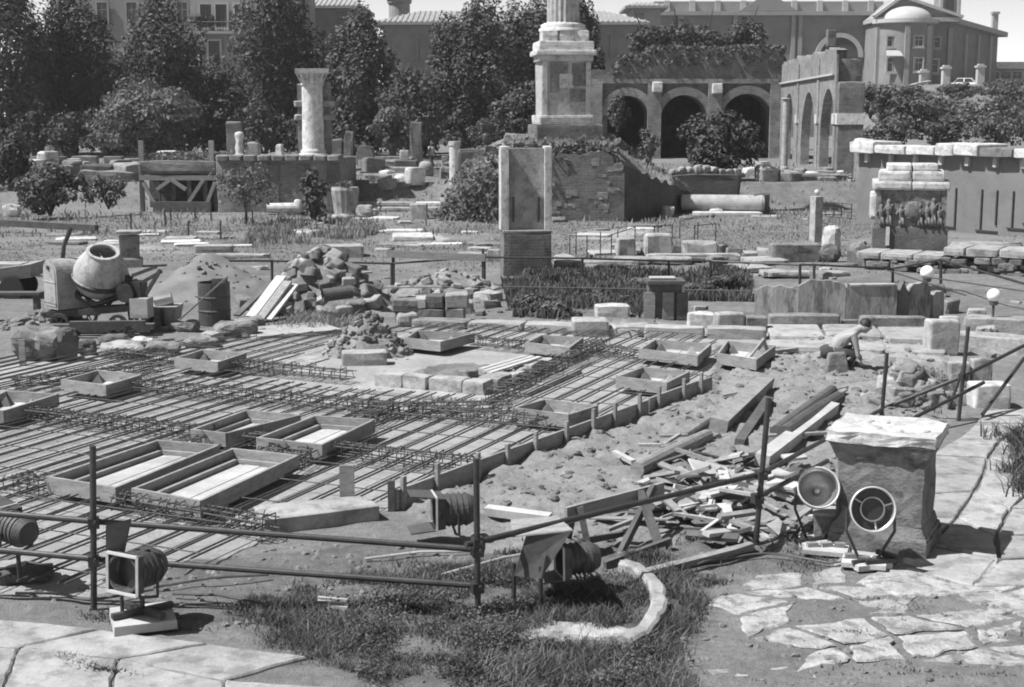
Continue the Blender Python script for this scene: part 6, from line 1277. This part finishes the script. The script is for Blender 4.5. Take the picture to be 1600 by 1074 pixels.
# ---------------------------------------------------------------- theatre-type floodlights with barn doors
def flood(px, py, d, turn, label, s=1.0, door=None, base=True, tilt=.1, hsh=None):
    """turn: heading of the beam (0 = towards camera, positive to camera's left)"""
    c_ = D(px, py, d); t = thing('floodlight', label, 'floodlight', (c_.x, d, 0)); ax = Vector((-math.sin(turn), -math.cos(turn), tilt)).normalized(); M_ = ax.to_track_quat('Z', 'Y').to_matrix(); c = Vector((0, 0, c_.z)); r_ = .15 * s
    hb = MB().lathe([(0, -.2 * s), (r_ * .75, -.19 * s), (r_ * .98, -.12 * s), (r_ * 1.0, .16 * s), (r_ * 1.08, .17 * s), (r_ * 1.08, .2 * s), (r_ * .95, .2 * s), (r_ * .9, .1 * s), (0, .08 * s)], 24, c, M_).build('housing', 'lamp_paint', t)
    for k in range(5): MB().lathe([(r_ * 1.0, z_), (r_ * 1.05, z_), (r_ * 1.05, z_ + .012), (r_ * 1.0, z_ + .012)], 20, c, M_).build('cooling_rib', 'lamp_paint', hb) if not [z_ := (-.1 + .055 * k) * s] else MB().lathe([(r_ * .99, z_), (r_ * 1.06, z_), (r_ * 1.06, z_ + .014), (r_ * .99, z_ + .014)], 20, c, M_).build('cooling_rib', 'lamp_paint', hb)
    MB().lathe([(0, .11 * s), (r_ * .92, .11 * s)], 20, c, M_).build('lens', 'glass_dark', hb)
    X3, Y3, Z3 = (M_ @ Vector(v_) for v_ in ((1, 0, 0), (0, 1, 0), (0, 0, 1))); 
    up = Vector((0, 0, 1)); sd = ax.cross(up).normalized(); up = sd.cross(ax)
    f0 = c + ax * .205 * s; fr = MB(); w = r_ * 1.02
    for a_, b_ in ((-1, -1), (1, -1), (1, 1), (-1, 1)): pass
    cs = [f0 + sd * (w * a_) + up * (w * b_) for a_, b_ in ((-1, -1), (1, -1), (1, 1), (-1, 1))]
    for i in range(4): fr.beam(cs[i], cs[(i + 1) % 4], .02 * s, .02 * s)
    fr.build('frame', 'lamp_bright', t)
    sn = MB(); bk = [c + ax * .12 * s + sd * (w * .95 * a_) + up * (w * .95 * b_) for a_, b_ in ((-1, -1), (1, -1), (1, 1), (-1, 1))]
    for i in range(4):
        j = (i + 1) % 4; ins = [(c + ax * .16 * s).lerp(q_, .96) for q_ in (bk[i], bk[j], cs[j], cs[i])]; sn.hexa([bk[i], bk[j], cs[j], cs[i]], ins)
    sn.build('snoot', 'lamp_paint', t)
    for nm, a_, b_, o_ in (('barn_door', 3, 2, up * .1 + ax * .9), ('barn_door', 0, 1, up * -.1 + ax * .9), ('barn_door', 0, 3, sd * -.6 + ax * .7), ('barn_door', 1, 2, sd * .6 + ax * .7)):
        if door and o_ is not None and not door.pop(0): continue
        o2 = o_.normalized() * .24 * s; p = [cs[a_], cs[b_], cs[b_] * .92 + cs[a_] * .08 + o2, cs[a_] * .92 + cs[b_] * .08 + o2]; nn_ = (p[1] - p[0]).cross(p[3] - p[0]).normalized() * .006
        MB().hexa([q - nn_ for q in p], [q + nn_ for q in p]).build(nm, 'lamp_paint', t)
    pts = [c + sd * (-r_ * 1.15), c + sd * (-r_ * 1.15) - up * r_ * 1.35, Vector((0, 0, c.z - r_ * 1.6)), c + sd * (r_ * 1.15) - up * r_ * 1.35, c + sd * (r_ * 1.15)]
    MB().tube(pts, .013 * s, 8).build('yoke', 'steel', t); MB().lathe([(0, -.02), (.04, -.02), (.04, .02), (0, .02)], 10, c + sd * r_ * 1.2, Matrix.Rotation(math.pi / 2, 3, 'Y')).build('knob', 'steel', t)
    MB().tube([(0, 0, c.z - r_ * 1.6), (0, 0, .08)], .02, 8).build('stem', 'steel', t)
    if base:
        bo_ = MB(); a = .24
        bo_.hexa([(-a, -a, .0), (a, -a, .0), (a, a, .0), (-a, a, .0)], [(-a * .98, -a * .98, .07), (a * .98, -a * .98, .07), (a * .98, a * .98, .07), (-a * .98, a * .98, .07)]).build('base_block', 'timber_pale', t, (0, 0, .03), .35)
        MB().beam((-.2, -.15, .13), (.2, .15, .13), .05, .04).beam((-.2, .15, .135), (.2, -.15, .135), .05, .04).build('foot', 'steel', t)
    return t
flood(220, 888, 10.75, .5, 'square-snooted floodlight on a pale wooden base block beside the railing post', 1.0, [0, 0, 0, 0], True, .05)
g_ = D(184, 862, 10.72); t = thing('light_flag', 'black rectangular metal flag clipped beside the barn-door lamp', 'flag panel', (g_.x, g_.y, 0)); u = U(10.7); MB().hexa([D(166, 912, 10.68) - Vector((g_.x, g_.y, 0)), D(186, 908, 10.72) - Vector((g_.x, g_.y, 0)), D(186, 908, 10.74) - Vector((g_.x, g_.y, 0)), D(166, 912, 10.7) - Vector((g_.x, g_.y, 0))], [D(165, 822, 10.68) - Vector((g_.x, g_.y, 0)), D(206, 810, 10.72) - Vector((g_.x, g_.y, 0)), D(206, 810, 10.74) - Vector((g_.x, g_.y, 0)), D(165, 822, 10.7) - Vector((g_.x, g_.y, 0))]).build('panel', 'lamp_paint', t)
MB().tube([(0, .05, 0), (0, .05, g_.z)], .016, 8).build('stand', 'steel', t)
flood(712, 796, 13.0, 1.35, 'perforated barn-door floodlight on the earth beyond the railing corner', 1.0, [1, 1, 0, 0], False, .0)
flood(905, 872, 11.4, 1.3, 'low floodlight half hidden in weeds beside the dark board shade', .85, [1, 1, 0, 0], False, -.02)
flood(26, 826, 11.6, 2.2, 'floodlight turned away behind the end of the tube railing', .9, [1, 1, 0, 0], False, .1)
# board shade over the low floodlight
t = thing('metal_sheet', 'bent metal shade plate with striped top standing in the weeds', 'shade panel', (0, 0, 0)); d0 = 11.0
A_ = [D(800, 838, 11.1), D(895, 828, 10.9), D(870, 806, 11.8), D(798, 812, 11.9)]
MB().hexa([p - Vector((0, 0, .012)) for p in A_], A_).build('top_plate', 'timber', t)
B_ = [D(805, 900, 11.05), D(850, 915, 10.92), D(868, 870, 10.9), D(893, 832, 10.88)]
lw = [D(803, 900, 11.15), D(845, 905, 11.0), D(893, 845, 10.95)]; C_ = [D(822, 838, 11.08), D(893, 830, 10.9)]
MB().hexa([lw[0], lw[1], lw[1] + Vector((0, .02, 0)), lw[0] + Vector((0, .02, 0))], [C_[0], C_[1], C_[1] + Vector((0, .02, 0)), C_[0] + Vector((0, .02, 0))]).build('front_plate', 'lamp_paint', t)
MB().tube([(lw[1].x, lw[1].y + .03, 0), lw[1] + Vector((0, .03, .1))], .02, 6).tube([(lw[0].x, lw[0].y + .03, 0), lw[0] + Vector((0, .03, .1))], .02, 6).build('stand', 'steel', t)
# ---------------------------------------------------------------- sawhorse barrier
t = thing('sawhorse', 'rough sawhorse barrier with broad plank and crossed legs', 'barrier', (0, 0, 0)); d0 = 12.35
def bm_(p, q, da, db, w_, h_, nm, m='timber_dark'): MB().beam(D(*p, da), D(*q, db), w_, h_).build(nm, m, t)
bm_((884, 806), (1036, 766), 12.5, 13.2, .04, .155, 'plank', 'timber')
bm_((1000, 770), (1042, 884), 13.0, 12.35, .06, .08, 'leg'); bm_((1022, 760), (966, 872), 13.05, 12.6, .05, .07, 'leg'); bm_((906, 792), (918, 850), 12.55, 12.5, .06, .06, 'leg'); bm_((896, 796), (885, 850), 12.65, 12.9, .06, .06, 'leg')
bm_((945, 884), (1048, 846), 12.2, 12.55, .05, .075, 'stretcher'); bm_((905, 848), (972, 834), 12.5, 12.9, .045, .05, 'stretcher')
# ---------------------------------------------------------------- logs and timbers on the earth bank
def log(p, q, dq, r_, lab, m='timber', name='squared_timber', sq_=True, zq=None):
    A_ = G(*p); B_ = G(*q) if dq is None else D(*q, dq); A_.z = hz(A_.x, A_.y) + r_ * .8; B_.z = hz(B_.x, B_.y) + r_ * .8 if zq is None else zq; v_ = B_ - A_
    mm = MB().beam(Vector(), v_, r_ * 2, r_ * 1.7, .15) if sq_ else MB().tube([Vector(), v_ * .3, v_ * .7, v_], [r_ * .9, r_, r_ * .96, r_ * .85], 12)
    return tag(mm.build(name, m, None, A_), lab, 'timber')
log((995, 752), (1105, 694), None, .095, 'round debarked pole lying across the earth bank', 'timber', 'round_pole', False)
log((1122, 682), (1196, 612), None, .115, 'thick squared beam pointing away up the earth bank', 'timber')
log((1155, 700), (1200, 640), None, .06, 'dark beam lying beside the thick squared beam', 'timber_dark')
log((1212, 688), (1300, 625), None, .09, 'dark round log next to the pale plank', 'timber_dark', 'log', False)
log((1225, 700), (1310, 640), None, .11, 'split log with pale face near the pedestal', 'bark', 'log', False)
log((1190, 735), (1300, 655), None, .085, 'pale flat plank sloping behind the pedestal', 'timber_pale')
log((1080, 690), (1150, 640), None, .05, 'rough dark branch on the earth bank', 'bark', 'log', False)
log((960, 718), (990, 738), None, .03, 'short pale lath on the earth bank', 'timber_pale')
log((1140, 560), (1290, 548), None, .04, 'thin board at the trench lip', 'timber')
log((1000, 904), (1175, 868), None, .035, 'long lath lying at the grass edge below the sawhorse', 'timber')
log((760, 812), (860, 826), None, .05, 'pale lath beside the perforated floodlight', 'timber_pale')
# scrap timber heap
for i in range(95):
    px, py = R.gauss(1120, 55), R.gauss(795, 34)
    if not (1000 < px < 1250 and 715 < py < 862): continue
    g_ = G(px, py); L = R.uniform(.1, .55); w_ = R.uniform(.03, .14); o = MB().box((0, 0, 0), (L, w_, R.uniform(.015, .05))).build('scrap_board', R.choice(['timber_pale', 'timber_pale', 'timber', 'timber', 'timber_dark']), None, (g_.x, g_.y, hz(g_.x, g_.y) + R.uniform(.03, .16)))
    o.rotation_euler = (R.uniform(-.4, .4), R.uniform(-.4, .4), R.uniform(0, 3.1)); tag(o, 'short scrap board lying in the heap of broken timber', 'board', 'scrap boards in the broken timber heap')
for i, (px, py, L, w_, rz_) in enumerate(((1145, 730, .5, .2, -.6), (1160, 770, .4, .3, .9), (1110, 765, .45, .3, .2), (1075, 800, .4, .2, 1.2), (1100, 810, .35, .08, 1.3), (1150, 808, .35, .3, -.2), (1090, 838, .5, .06, .0), (1225, 790, .35, .2, -.8), (1205, 770, .3, .25, .5), (1240, 740, .25, .2, .1))):
    g_ = G(px, py); o = MB().box((0, 0, 0), (L, w_, .03)).build('wide_board', 'timber_pale', None, (g_.x, g_.y, hz(g_.x, g_.y) + .12 + .02 * (i % 3))); o.rotation_euler = (R.uniform(-.25, .25), R.uniform(-.3, .3), rz_); tag(o, 'wide pale board on top of the broken timber heap', 'board', 'wide boards on the broken timber heap')
for i in range(46):
    px, py = R.uniform(960, 1330), R.uniform(600, 850)
    if py < 700 - (px - 960) * .05 and R.random() < .6: continue
    g_ = G(px, py); L = R.uniform(.3, 1.1); o = MB().beam((-L / 2, 0, 0), (L / 2, 0, R.uniform(0, .08)), R.uniform(.03, .1), R.uniform(.012, .035)).build('splintered_plank', R.choice(['timber', 'timber', 'timber_dark', 'timber_pale']), None, (g_.x, g_.y, hz(g_.x, g_.y) + .04), R.choice([R.uniform(.6, 1.3), R.uniform(-.4, .3)])); tag(o, 'splintered plank lying on the earth bank between raft and pedestal', 'plank', 'splintered planks on the earth bank')
# clods
cl = [stone_mesh(1, .9, .7, 70 + k, 3, .3, .35) for k in range(4)]
for c in cl: c.materials.append(MATS['sand'])
P = scatter(P_DIRT, 2600, 77); tt = [0]
m = MB(); rr = random.Random(4)
for p in P:
    s = rr.choice([.012, .018, .025, .03, .04, .07]) * rr.uniform(.7, 1.4); me = rr.choice(cl); a = rr.random() * 6; ca, sa = math.cos(a), math.sin(a)
    m.add([(p[0] + (v.co.x * ca - v.co.y * sa) * s * 1.3, p[1] + (v.co.x * sa + v.co.y * ca) * s * 1.3, p[2] - .25 * s + v.co.z * s) for v in me.vertices], [tuple(f.vertices) for f in me.polygons])
tag(m.build('earth_clods', 'sand'), 'loose clods scattered over the earth bank', None, None, 'stuff')
m = MB()
P = np.concatenate([scatter(gpoly([(30, 935), (330, 880), (420, 838), (760, 860), (600, 980), (300, 985)]), 350, 78), scatter(gpoly([(1060, 900), (1600, 930), (1600, 1080), (1060, 1080)]), 260, 79), scatter(gpoly([(620, 470), (1180, 500), (1480, 600), (1120, 600), (640, 520)]), 400, 80)])
for p in P:
    s = rr.choice([.02, .03, .05]) * rr.uniform(.6, 1.3); me = rr.choice(cl); m.add([(p[0] + v.co.x * s, p[1] + v.co.y * s, p[2] - .1 * s + v.co.z * s) for v in me.vertices], [tuple(f.vertices) for f in me.polygons])
tag(m.build('small_gravel', 'rubble'), 'small stones strewn over the bare ground', None, None, 'stuff')
# ---------------------------------------------------------------- curved marble rim and stone sill in the weeds
pr_ = [G(*q_) for q_ in ((975, 1016), (1000, 1004), (1018, 986), (1028, 965), (1030, 945), (1024, 928), (1012, 914), (995, 902), (975, 893))]
t = thing('curved_rim', 'curved worn white stone rim around the weedy hollow', 'stone rim', tuple(pr_[4])); o_ = pr_[4]
def rim_piece(i0, i1):
    m = MB(); base = []
    P = []
    for i in range(i0, i1):
        for k in range(6): P.append(pr_[i].lerp(pr_[i + 1], k / 6))
    P.append(pr_[i1]); P = P[0:1] + [p for p in P[1:-1]] + P[-1:]
    for j, p in enumerate(P):
        dd = (P[min(j + 1, len(P) - 1)] - P[max(j - 1, 0)]).normalized(); nn_ = Vector((-dd.y, dd.x, 0)); e = .03 * mnoise.noise(p * 6); hh = .1 + .035 * mnoise.noise(p * 5 + Vector((3, 0, 0)))
        for a_, z_ in ((-.07 + e, -.03), (-.065 + e, hh - .02), (-.04 + e, hh), (.04, hh + .01), (.065, hh - .02), (.07, -.03)): m.v.append(tuple(p - o_ + nn_ * a_ + Vector((0, 0, z_))))
    n = len(P)
    for j in range(n - 1):
        for k in range(6): m.f.append((j * 6 + k, j * 6 + (k + 1) % 6, j * 6 + 6 + (k + 1) % 6, j * 6 + 6 + k))
    m.f += [tuple(range(6)), tuple(reversed(range((n - 1) * 6, n * 6)))]
    return m.build('rim_stone', 'pale_stone', t)
rim_piece(0, 3); rim_piece(3, 6); rim_piece(6, 8)
g_ = G(885, 990); tag(link('hollow_slab', slab_mesh([(-.55, -.05), (-.3, -.16), (.1, -.2), (.45, -.14), (.55, .0), (.4, .12), (.0, .2), (-.4, .14)], .03, 4.4, .012, .02, .08), 'worn_stone', None, (g_.x, g_.y, -.005)), 'worn flat pale slab half buried in front of the low floodlight', 'stone slab')
for i in range(3): g_ = G(520, 946 + 6 * i); tag(MB().box((0, 0, .03 + .0 * i), (.26, .03, .03), -.25).build('lath', 'timber_pale', None, (g_.x, g_.y, .02)), 'short pale lath lying in the weeds below the railing', 'lath', 'laths in the weeds')
for a_, b_, lab in (((240, 925), (420, 905), 'thin steel rod lying on the bare ground beyond the barn-door lamp'), ((270, 935), (410, 950), 'second steel rod lying by the barn-door lamp'), ((570, 880), (740, 868), 'pale cane lying across the weeds'), ((690, 905), (880, 862), 'bent pale rod lying in weeds by the shade')):
    A_, B_ = G(*a_), G(*b_); tag(MB().tube([Vector((0, 0, .04)), (B_ - A_) * .5 + Vector((0, .03, .06)), (B_ - A_) + Vector((0, 0, .04))], .012, 6).build('loose_rod', 'rebar' if 'steel' in lab else 'timber_pale', None, A_), lab, 'rod')
g_ = G(40, 905); t = thing('dark_sack', 'dark crumpled box-like bundle behind the tube railing', 'bundle', (g_.x, g_.y, 0)); stone('bundle', 'timber_dark', (0, 0, -.01), (.5, .35, .14), .2, t, 5, .2, .3); stone('top_sheet', 'concrete', (-.12, .02, .12), (.25, .2, .02), .2, t, 3, .1, .2)
# ---------------------------------------------------------------- weeds in front
P_PIT = gpoly([(800, 985), (880, 968), (985, 975), (1010, 920), (1040, 925), (1040, 975), (1000, 1020), (880, 1015), (800, 1005)])
def g_j(q_, k): return vnoise(q_[:, 0], q_[:, 1], 6, 30 + k) * .15
def wd(poly, n, h0, h1, w_, lab, seed, m='weed', dens=None): 
    q_ = scatter(gpoly(poly), n, seed, dens); q_ = q_[~inpoly(q_[:, 0] + g_j(q_, 1), q_[:, 1] + g_j(q_, 2), P_PIT)] if len(q_) else q_
    q_[:, 0] += vnoise(q_[:, 0], q_[:, 1], 2.5, 60) * .5 + np.random.default_rng(seed).normal(size=len(q_)) * .07; q_[:, 1] += vnoise(q_[:, 0], q_[:, 1], 2.5, 61) * .4; q_[:, 2] = hgt(q_[:, 0], q_[:, 1]) - .01
    return blades('weeds', q_, h0, h1, w_, m, lab, seed + 1, 1.1)
cl_ = lambda x, y: .38 + 1.9 * vnoise(x, y, 2.0, 41) + .9 * vnoise(x, y, 6, 46)
wd([(430, 1000), (400, 940), (520, 900), (760, 885), (960, 930), (1000, 880), (1060, 880), (1080, 1000), (1050, 1074), (1040, 1110), (600, 1110), (540, 1045)], 60000, .015, .09, .0042, 'dense tangled weeds around the railing corner post', 51, dens=cl_)
wd([(310, 965), (420, 900), (760, 865), (830, 850), (830, 890), (520, 910), (430, 1005), (320, 985)], 9000, .02, .09, .005, 'thin weeds on the bare ground below the railing', 53, 'weed', lambda x, y: .2 + 1.8 * vnoise(x, y, 1.8, 42))
wd([(1060, 850), (1250, 840), (1300, 885), (1100, 930), (1060, 930)], 5000, .02, .07, .005, 'short grass between the scrap timber and the worn stones', 55, 'weed', cl_)
wd([(960, 960), (1050, 890), (1080, 960), (1040, 1090), (900, 1090), (860, 1030)], 9000, .03, .14, .0045, 'tall weeds round the curved marble rim', 57)
wd([(780, 930), (960, 900), (980, 985), (800, 985)], 5000, .03, .12, .0045, 'weeds growing round the low floodlight', 59)
wd([(1560, 690), (1700, 660), (1700, 800), (1590, 770)], 2500, .1, .3, .01, 'grass tuft at the road edge', 61)
wd([(110, 1040), (200, 1035), (190, 1062), (120, 1060)], 500, .03, .07, .006, 'small grass tuft in a pavement joint', 63)
wd([(-50, 960), (330, 955), (330, 985), (160, 975), (-50, 965)], 2500, .02, .08, .006, 'sparse grass along the pavement edge', 65, 'weed', cl_)
wd([(440, 500), (540, 478), (560, 510), (440, 520)], 2500, .05, .2, .01, 'grass at the foot of the rubble heap', 67, 'dry_grass')
wd([(1180, 900), (1600, 930), (1600, 1070), (1180, 1070)], 2500, .015, .05, .006, 'tiny grass tufts between the worn stones', 69, 'weed', lambda x, y: .0 + 2.2 * (vnoise(x, y, 3.2, 43) - .1))
wd([(1380, 640), (1480, 650), (1480, 600), (1400, 570)], 1500, .04, .14, .008, 'weeds around the spoil heap', 71)
g = np.random.default_rng(3)
P = scatter(gpoly([(560, 1060), (480, 930), (800, 900), (1040, 900), (1060, 1080), (700, 1100)]), 38000, 90, cl_); P[:, 2] += g.random(len(P)) * (.03 + .12 * np.clip(.5 + 1.5 * vnoise(P[:, 0], P[:, 1], 3, 47), 0, 1)); P = P[~inpoly(P[:, 0], P[:, 1], P_PIT)]; v, f = leaf_quads(P, g.normal(size=P.shape) + np.array([0, 0, .9]), g.uniform(.012, .036, len(P)), g); tag(link('weed_leaves', np_mesh('wl', v, f), 'weed'), 'broad leaves of weeds around the railing corner post', None, None, 'stuff')
wd([(430, 1000), (400, 940), (520, 900), (760, 885), (960, 930), (1000, 880), (1060, 880), (1080, 1000), (1050, 1074), (1040, 1110), (600, 1110), (540, 1045)], 2600, .05, .17, .003, 'pale dry stalks standing among the tangled weeds', 91, 'dry_grass', dens=cl_)
# ---------------------------------------------------------------- people
def person(name, label, joints, edges, radii, root, loc, rz, clothes, m='skin'):
    t = thing(name, label, 'person', loc, rz)
    me = bpy.data.meshes.new('body'); keys = list(joints); me.from_pydata([joints[k] for k in keys], [(keys.index(a), keys.index(b)) for a, b in edges], []); o = link('body', me, m, t)
    sk = o.modifiers.new('skin', 'SKIN'); 
    for i, k in enumerate(keys): me.skin_vertices[0].data[i].radius = (radii[k], radii[k]); me.skin_vertices[0].data[i].use_root = (k == root)
    o.modifiers.new('sub', 'SUBSURF').render_levels = 2; o.modifiers['sub'].levels = 1
    return t, o
def limb(t, name, pts, rad, m): return MB().tube(pts, rad, 12).build(name, m, t, smooth=True)
g_ = G(1316, 580)
J = {'pelvis': (-.18, .1, .42), 'spine': (-.06, .04, .6), 'chest': (.1, 0, .76), 'neck': (.24, -.02, .84), 'head': (.32, -.03, .88), 'crown': (.4, -.04, .9), 'shl': (.12, -.17, .76), 'ell': (.17, -.2, .52), 'hal': (.2, -.22, .32), 'shr': (.14, .16, .76), 'elr': (.24, .18, .55), 'har': (.3, .12, .36), 'hipl': (-.16, 0, .4), 'knl': (.2, -.1, .4), 'anl': (.04, -.1, .05), 'tol': (.2, -.12, .03), 'hipr': (-.16, .2, .4), 'knr': (.18, .28, .42), 'anr': (.06, .28, .05), 'tor': (.22, .3, .03)}
J = {k: (v_[0] * .92, v_[1] * .92, v_[2] * .82) for k, v_ in J.items()}
Ed = [('pelvis', 'spine'), ('spine', 'chest'), ('chest', 'neck'), ('neck', 'head'), ('head', 'crown'), ('chest', 'shl'), ('shl', 'ell'), ('ell', 'hal'), ('chest', 'shr'), ('shr', 'elr'), ('elr', 'har'), ('pelvis', 'hipl'), ('hipl', 'knl'), ('knl', 'anl'), ('anl', 'tol'), ('pelvis', 'hipr'), ('hipr', 'knr'), ('knr', 'anr'), ('anr', 'tor')]
RD = {'pelvis': .13, 'spine': .125, 'chest': .15, 'neck': .06, 'head': .085, 'crown': .07, 'shl': .065, 'ell': .042, 'hal': .035, 'shr': .065, 'elr': .042, 'har': .035, 'hipl': .09, 'knl': .06, 'anl': .04, 'tol': .035, 'hipr': .09, 'knr': .06, 'anr': .04, 'tor': .035}
t, bo_ = person('person', 'bare-backed worker in dark trousers crouching over the cone-shaped stone', J, Ed, RD, 'pelvis', (g_.x, g_.y, -.03), .1, None)
for hk, s in (('hal', -1), ('har', 1)):
    h = Vector(J[hk]); dn = Vector((.04, 0, -.09))
    for k in range(4): limb(t, 'finger', [h + dn * .3 + Vector((-.02 + .014 * k, .008 * s, 0)), h + dn * .8 + Vector((-.02 + .015 * k, .01 * s, 0)), h + dn * (1.15 + .1 * math.sin(k)) + Vector((.0 + .015 * k, .0, 0))], [.009, .008, .006], 'skin')
    limb(t, 'thumb', [h + Vector((.02, -.02 * s, -.01)), h + Vector((.05, -.035 * s, -.04)), h + Vector((.065, -.02 * s, -.07))], [.01, .009, .007], 'skin')
limb(t, 'trousers', [(-.19, .1, .42), (-.17, .1, .32), (-.13, .1, .29)], [.15, .17, .12], 'cloth_dark')
for a_, b_, c_ in (('hipl', 'knl', 'anl'), ('hipr', 'knr', 'anr')): limb(t, 'trouser_leg', [J[a_], J[b_], Vector(J[c_]) + Vector((0, 0, .06))], [.12, .085, .065], 'cloth_dark')
for a_, b_ in (('anl', 'tol'), ('anr', 'tor')): limb(t, 'shoe', [Vector(J[a_]) + Vector((-.04, 0, 0)), Vector(J[a_]).lerp(Vector(J[b_]), .6), Vector(J[b_]) + Vector((.03, 0, 0))], [.045, .048, .03], 'rubber')
hd = MB().lathe([(.0, -.11), (.06, -.09), (.088, -.03), (.092, .03), (.075, .085), (.03, .115), (0, .12)], 14, Vector((.34, -.035, .74)), Vector((.55, 0, .83)).to_track_quat('Z', 'Y').to_matrix()).build('head', 'skin', t, smooth=True)
MB().lathe([(.097, .0), (.1, .04), (.08, .095), (.03, .125), (0, .13)], 14, Vector((.325, -.035, .748)), Vector((.4, 0, .9)).to_track_quat('Z', 'Y').to_matrix()).build('hair', 'hair', hd, smooth=True)
MB().add([(.415, -.05, .74), (.415, -.02, .74), (.455, -.035, .705), (.425, -.035, .69)], [(0, 1, 2), (1, 3, 2), (0, 2, 3), (0, 3, 1)]).build('nose', 'skin', hd)
for s in (-1, 1): MB().lathe([(0, -.01), (.02, 0), (0, .012)], 8, Vector((.33, -.035 + s * .092, .73)), Matrix.Rotation(math.pi / 2, 3, 'X')).build('ear', 'skin', hd); MB().lathe([(0, -.006), (.009, 0), (0, .006)], 8, Vector((.412, -.035 + s * .033, .757))).build('eye', 'hair', hd)
# distant walker
d0 = 74; g_ = D(673, 178, d0); z0 = POD
J2 = {'pelvis': (0, 0, .78), 'spine': (0, 0, 1.0), 'chest': (.02, 0, 1.2), 'neck': (.03, 0, 1.36), 'head': (.05, 0, 1.46), 'crown': (.05, 0, 1.54), 'shl': (.02, -.17, 1.24), 'ell': (-.08, -.2, 1.0), 'hal': (.02, -.2, .8), 'shr': (.02, .17, 1.24), 'elr': (.1, .2, 1.0), 'har': (.2, .2, .85), 'hipl': (0, -.08, .74), 'knl': (.14, -.08, .42), 'anl': (.2, -.08, .06), 'tol': (.34, -.08, .04), 'hipr': (0, .08, .74), 'knr': (-.04, .08, .42), 'anr': (-.24, .08, .08), 'tor': (-.12, .08, .03)}
RD2 = dict(RD); RD2.update(pelvis=.12, spine=.11, chest=.14)
t, bo_ = person('person', 'distant person in dark clothes walking before the dark trees', J2, Ed, RD2, 'pelvis', (g_.x, d0, z0 - .02), math.radians(-20), None, 'cloth_dark')
limb(t, 'shirt', [(0, 0, .84), (.01, 0, 1.05), (.02, 0, 1.3)], [.15, .15, .17], 'cloth_pale'); MB().lathe([(.0, -.1), (.07, -.06), (.085, .0), (.07, .08), (0, .11)], 12, Vector((.05, 0, 1.5))).build('head', 'skin', t, smooth=True); MB().lathe([(.088, .02), (.075, .085), (0, .12)], 12, Vector((.045, 0, 1.5))).build('hair', 'hair', t, smooth=True)
# A-frame prop near the trench
g_ = G(1192, 566); t = thing('timber_prop', 'pale inverted-V timber prop beside the far corner box', 'prop', (g_.x, g_.y, 0)); u = U(g_.y)
MB().beam((-26 * u, -.1, .03), (2 * u, 0, 36 * u), .05, .06).build('leg', 'timber', t); MB().beam((14 * u, .05, .03), (-1 * u, .05, 37 * u), .05, .06).build('leg', 'timber', t); MB().box((-10 * u, -.25, .06), (.55, .1, .08), .2).build('foot_block', 'timber_dark', t)

# ---------------------------------------------------------------- summer air
hm = bpy.data.materials.new('haze'); hm.use_nodes = True; hn = hm.node_tree.nodes; hn.remove(hn['Principled BSDF'])
pvn = hn.new('ShaderNodeVolumePrincipled'); pvn.inputs['Color'].default_value = (1, 1, 1, 1); pvn.inputs['Density'].default_value = 0.00027; pvn.inputs['Anisotropy'].default_value = 0.2
hm.node_tree.links.new(pvn.outputs[0], hn['Material Output'].inputs['Volume'])
MATS['haze'] = hm
tag(MB().box((0, 115, 10.5), (420, 250, 24)).build('haze', 'haze'), 'thin summer haze over the forum', None, None, 'stuff')
S.cycles.volume_bounces = 0
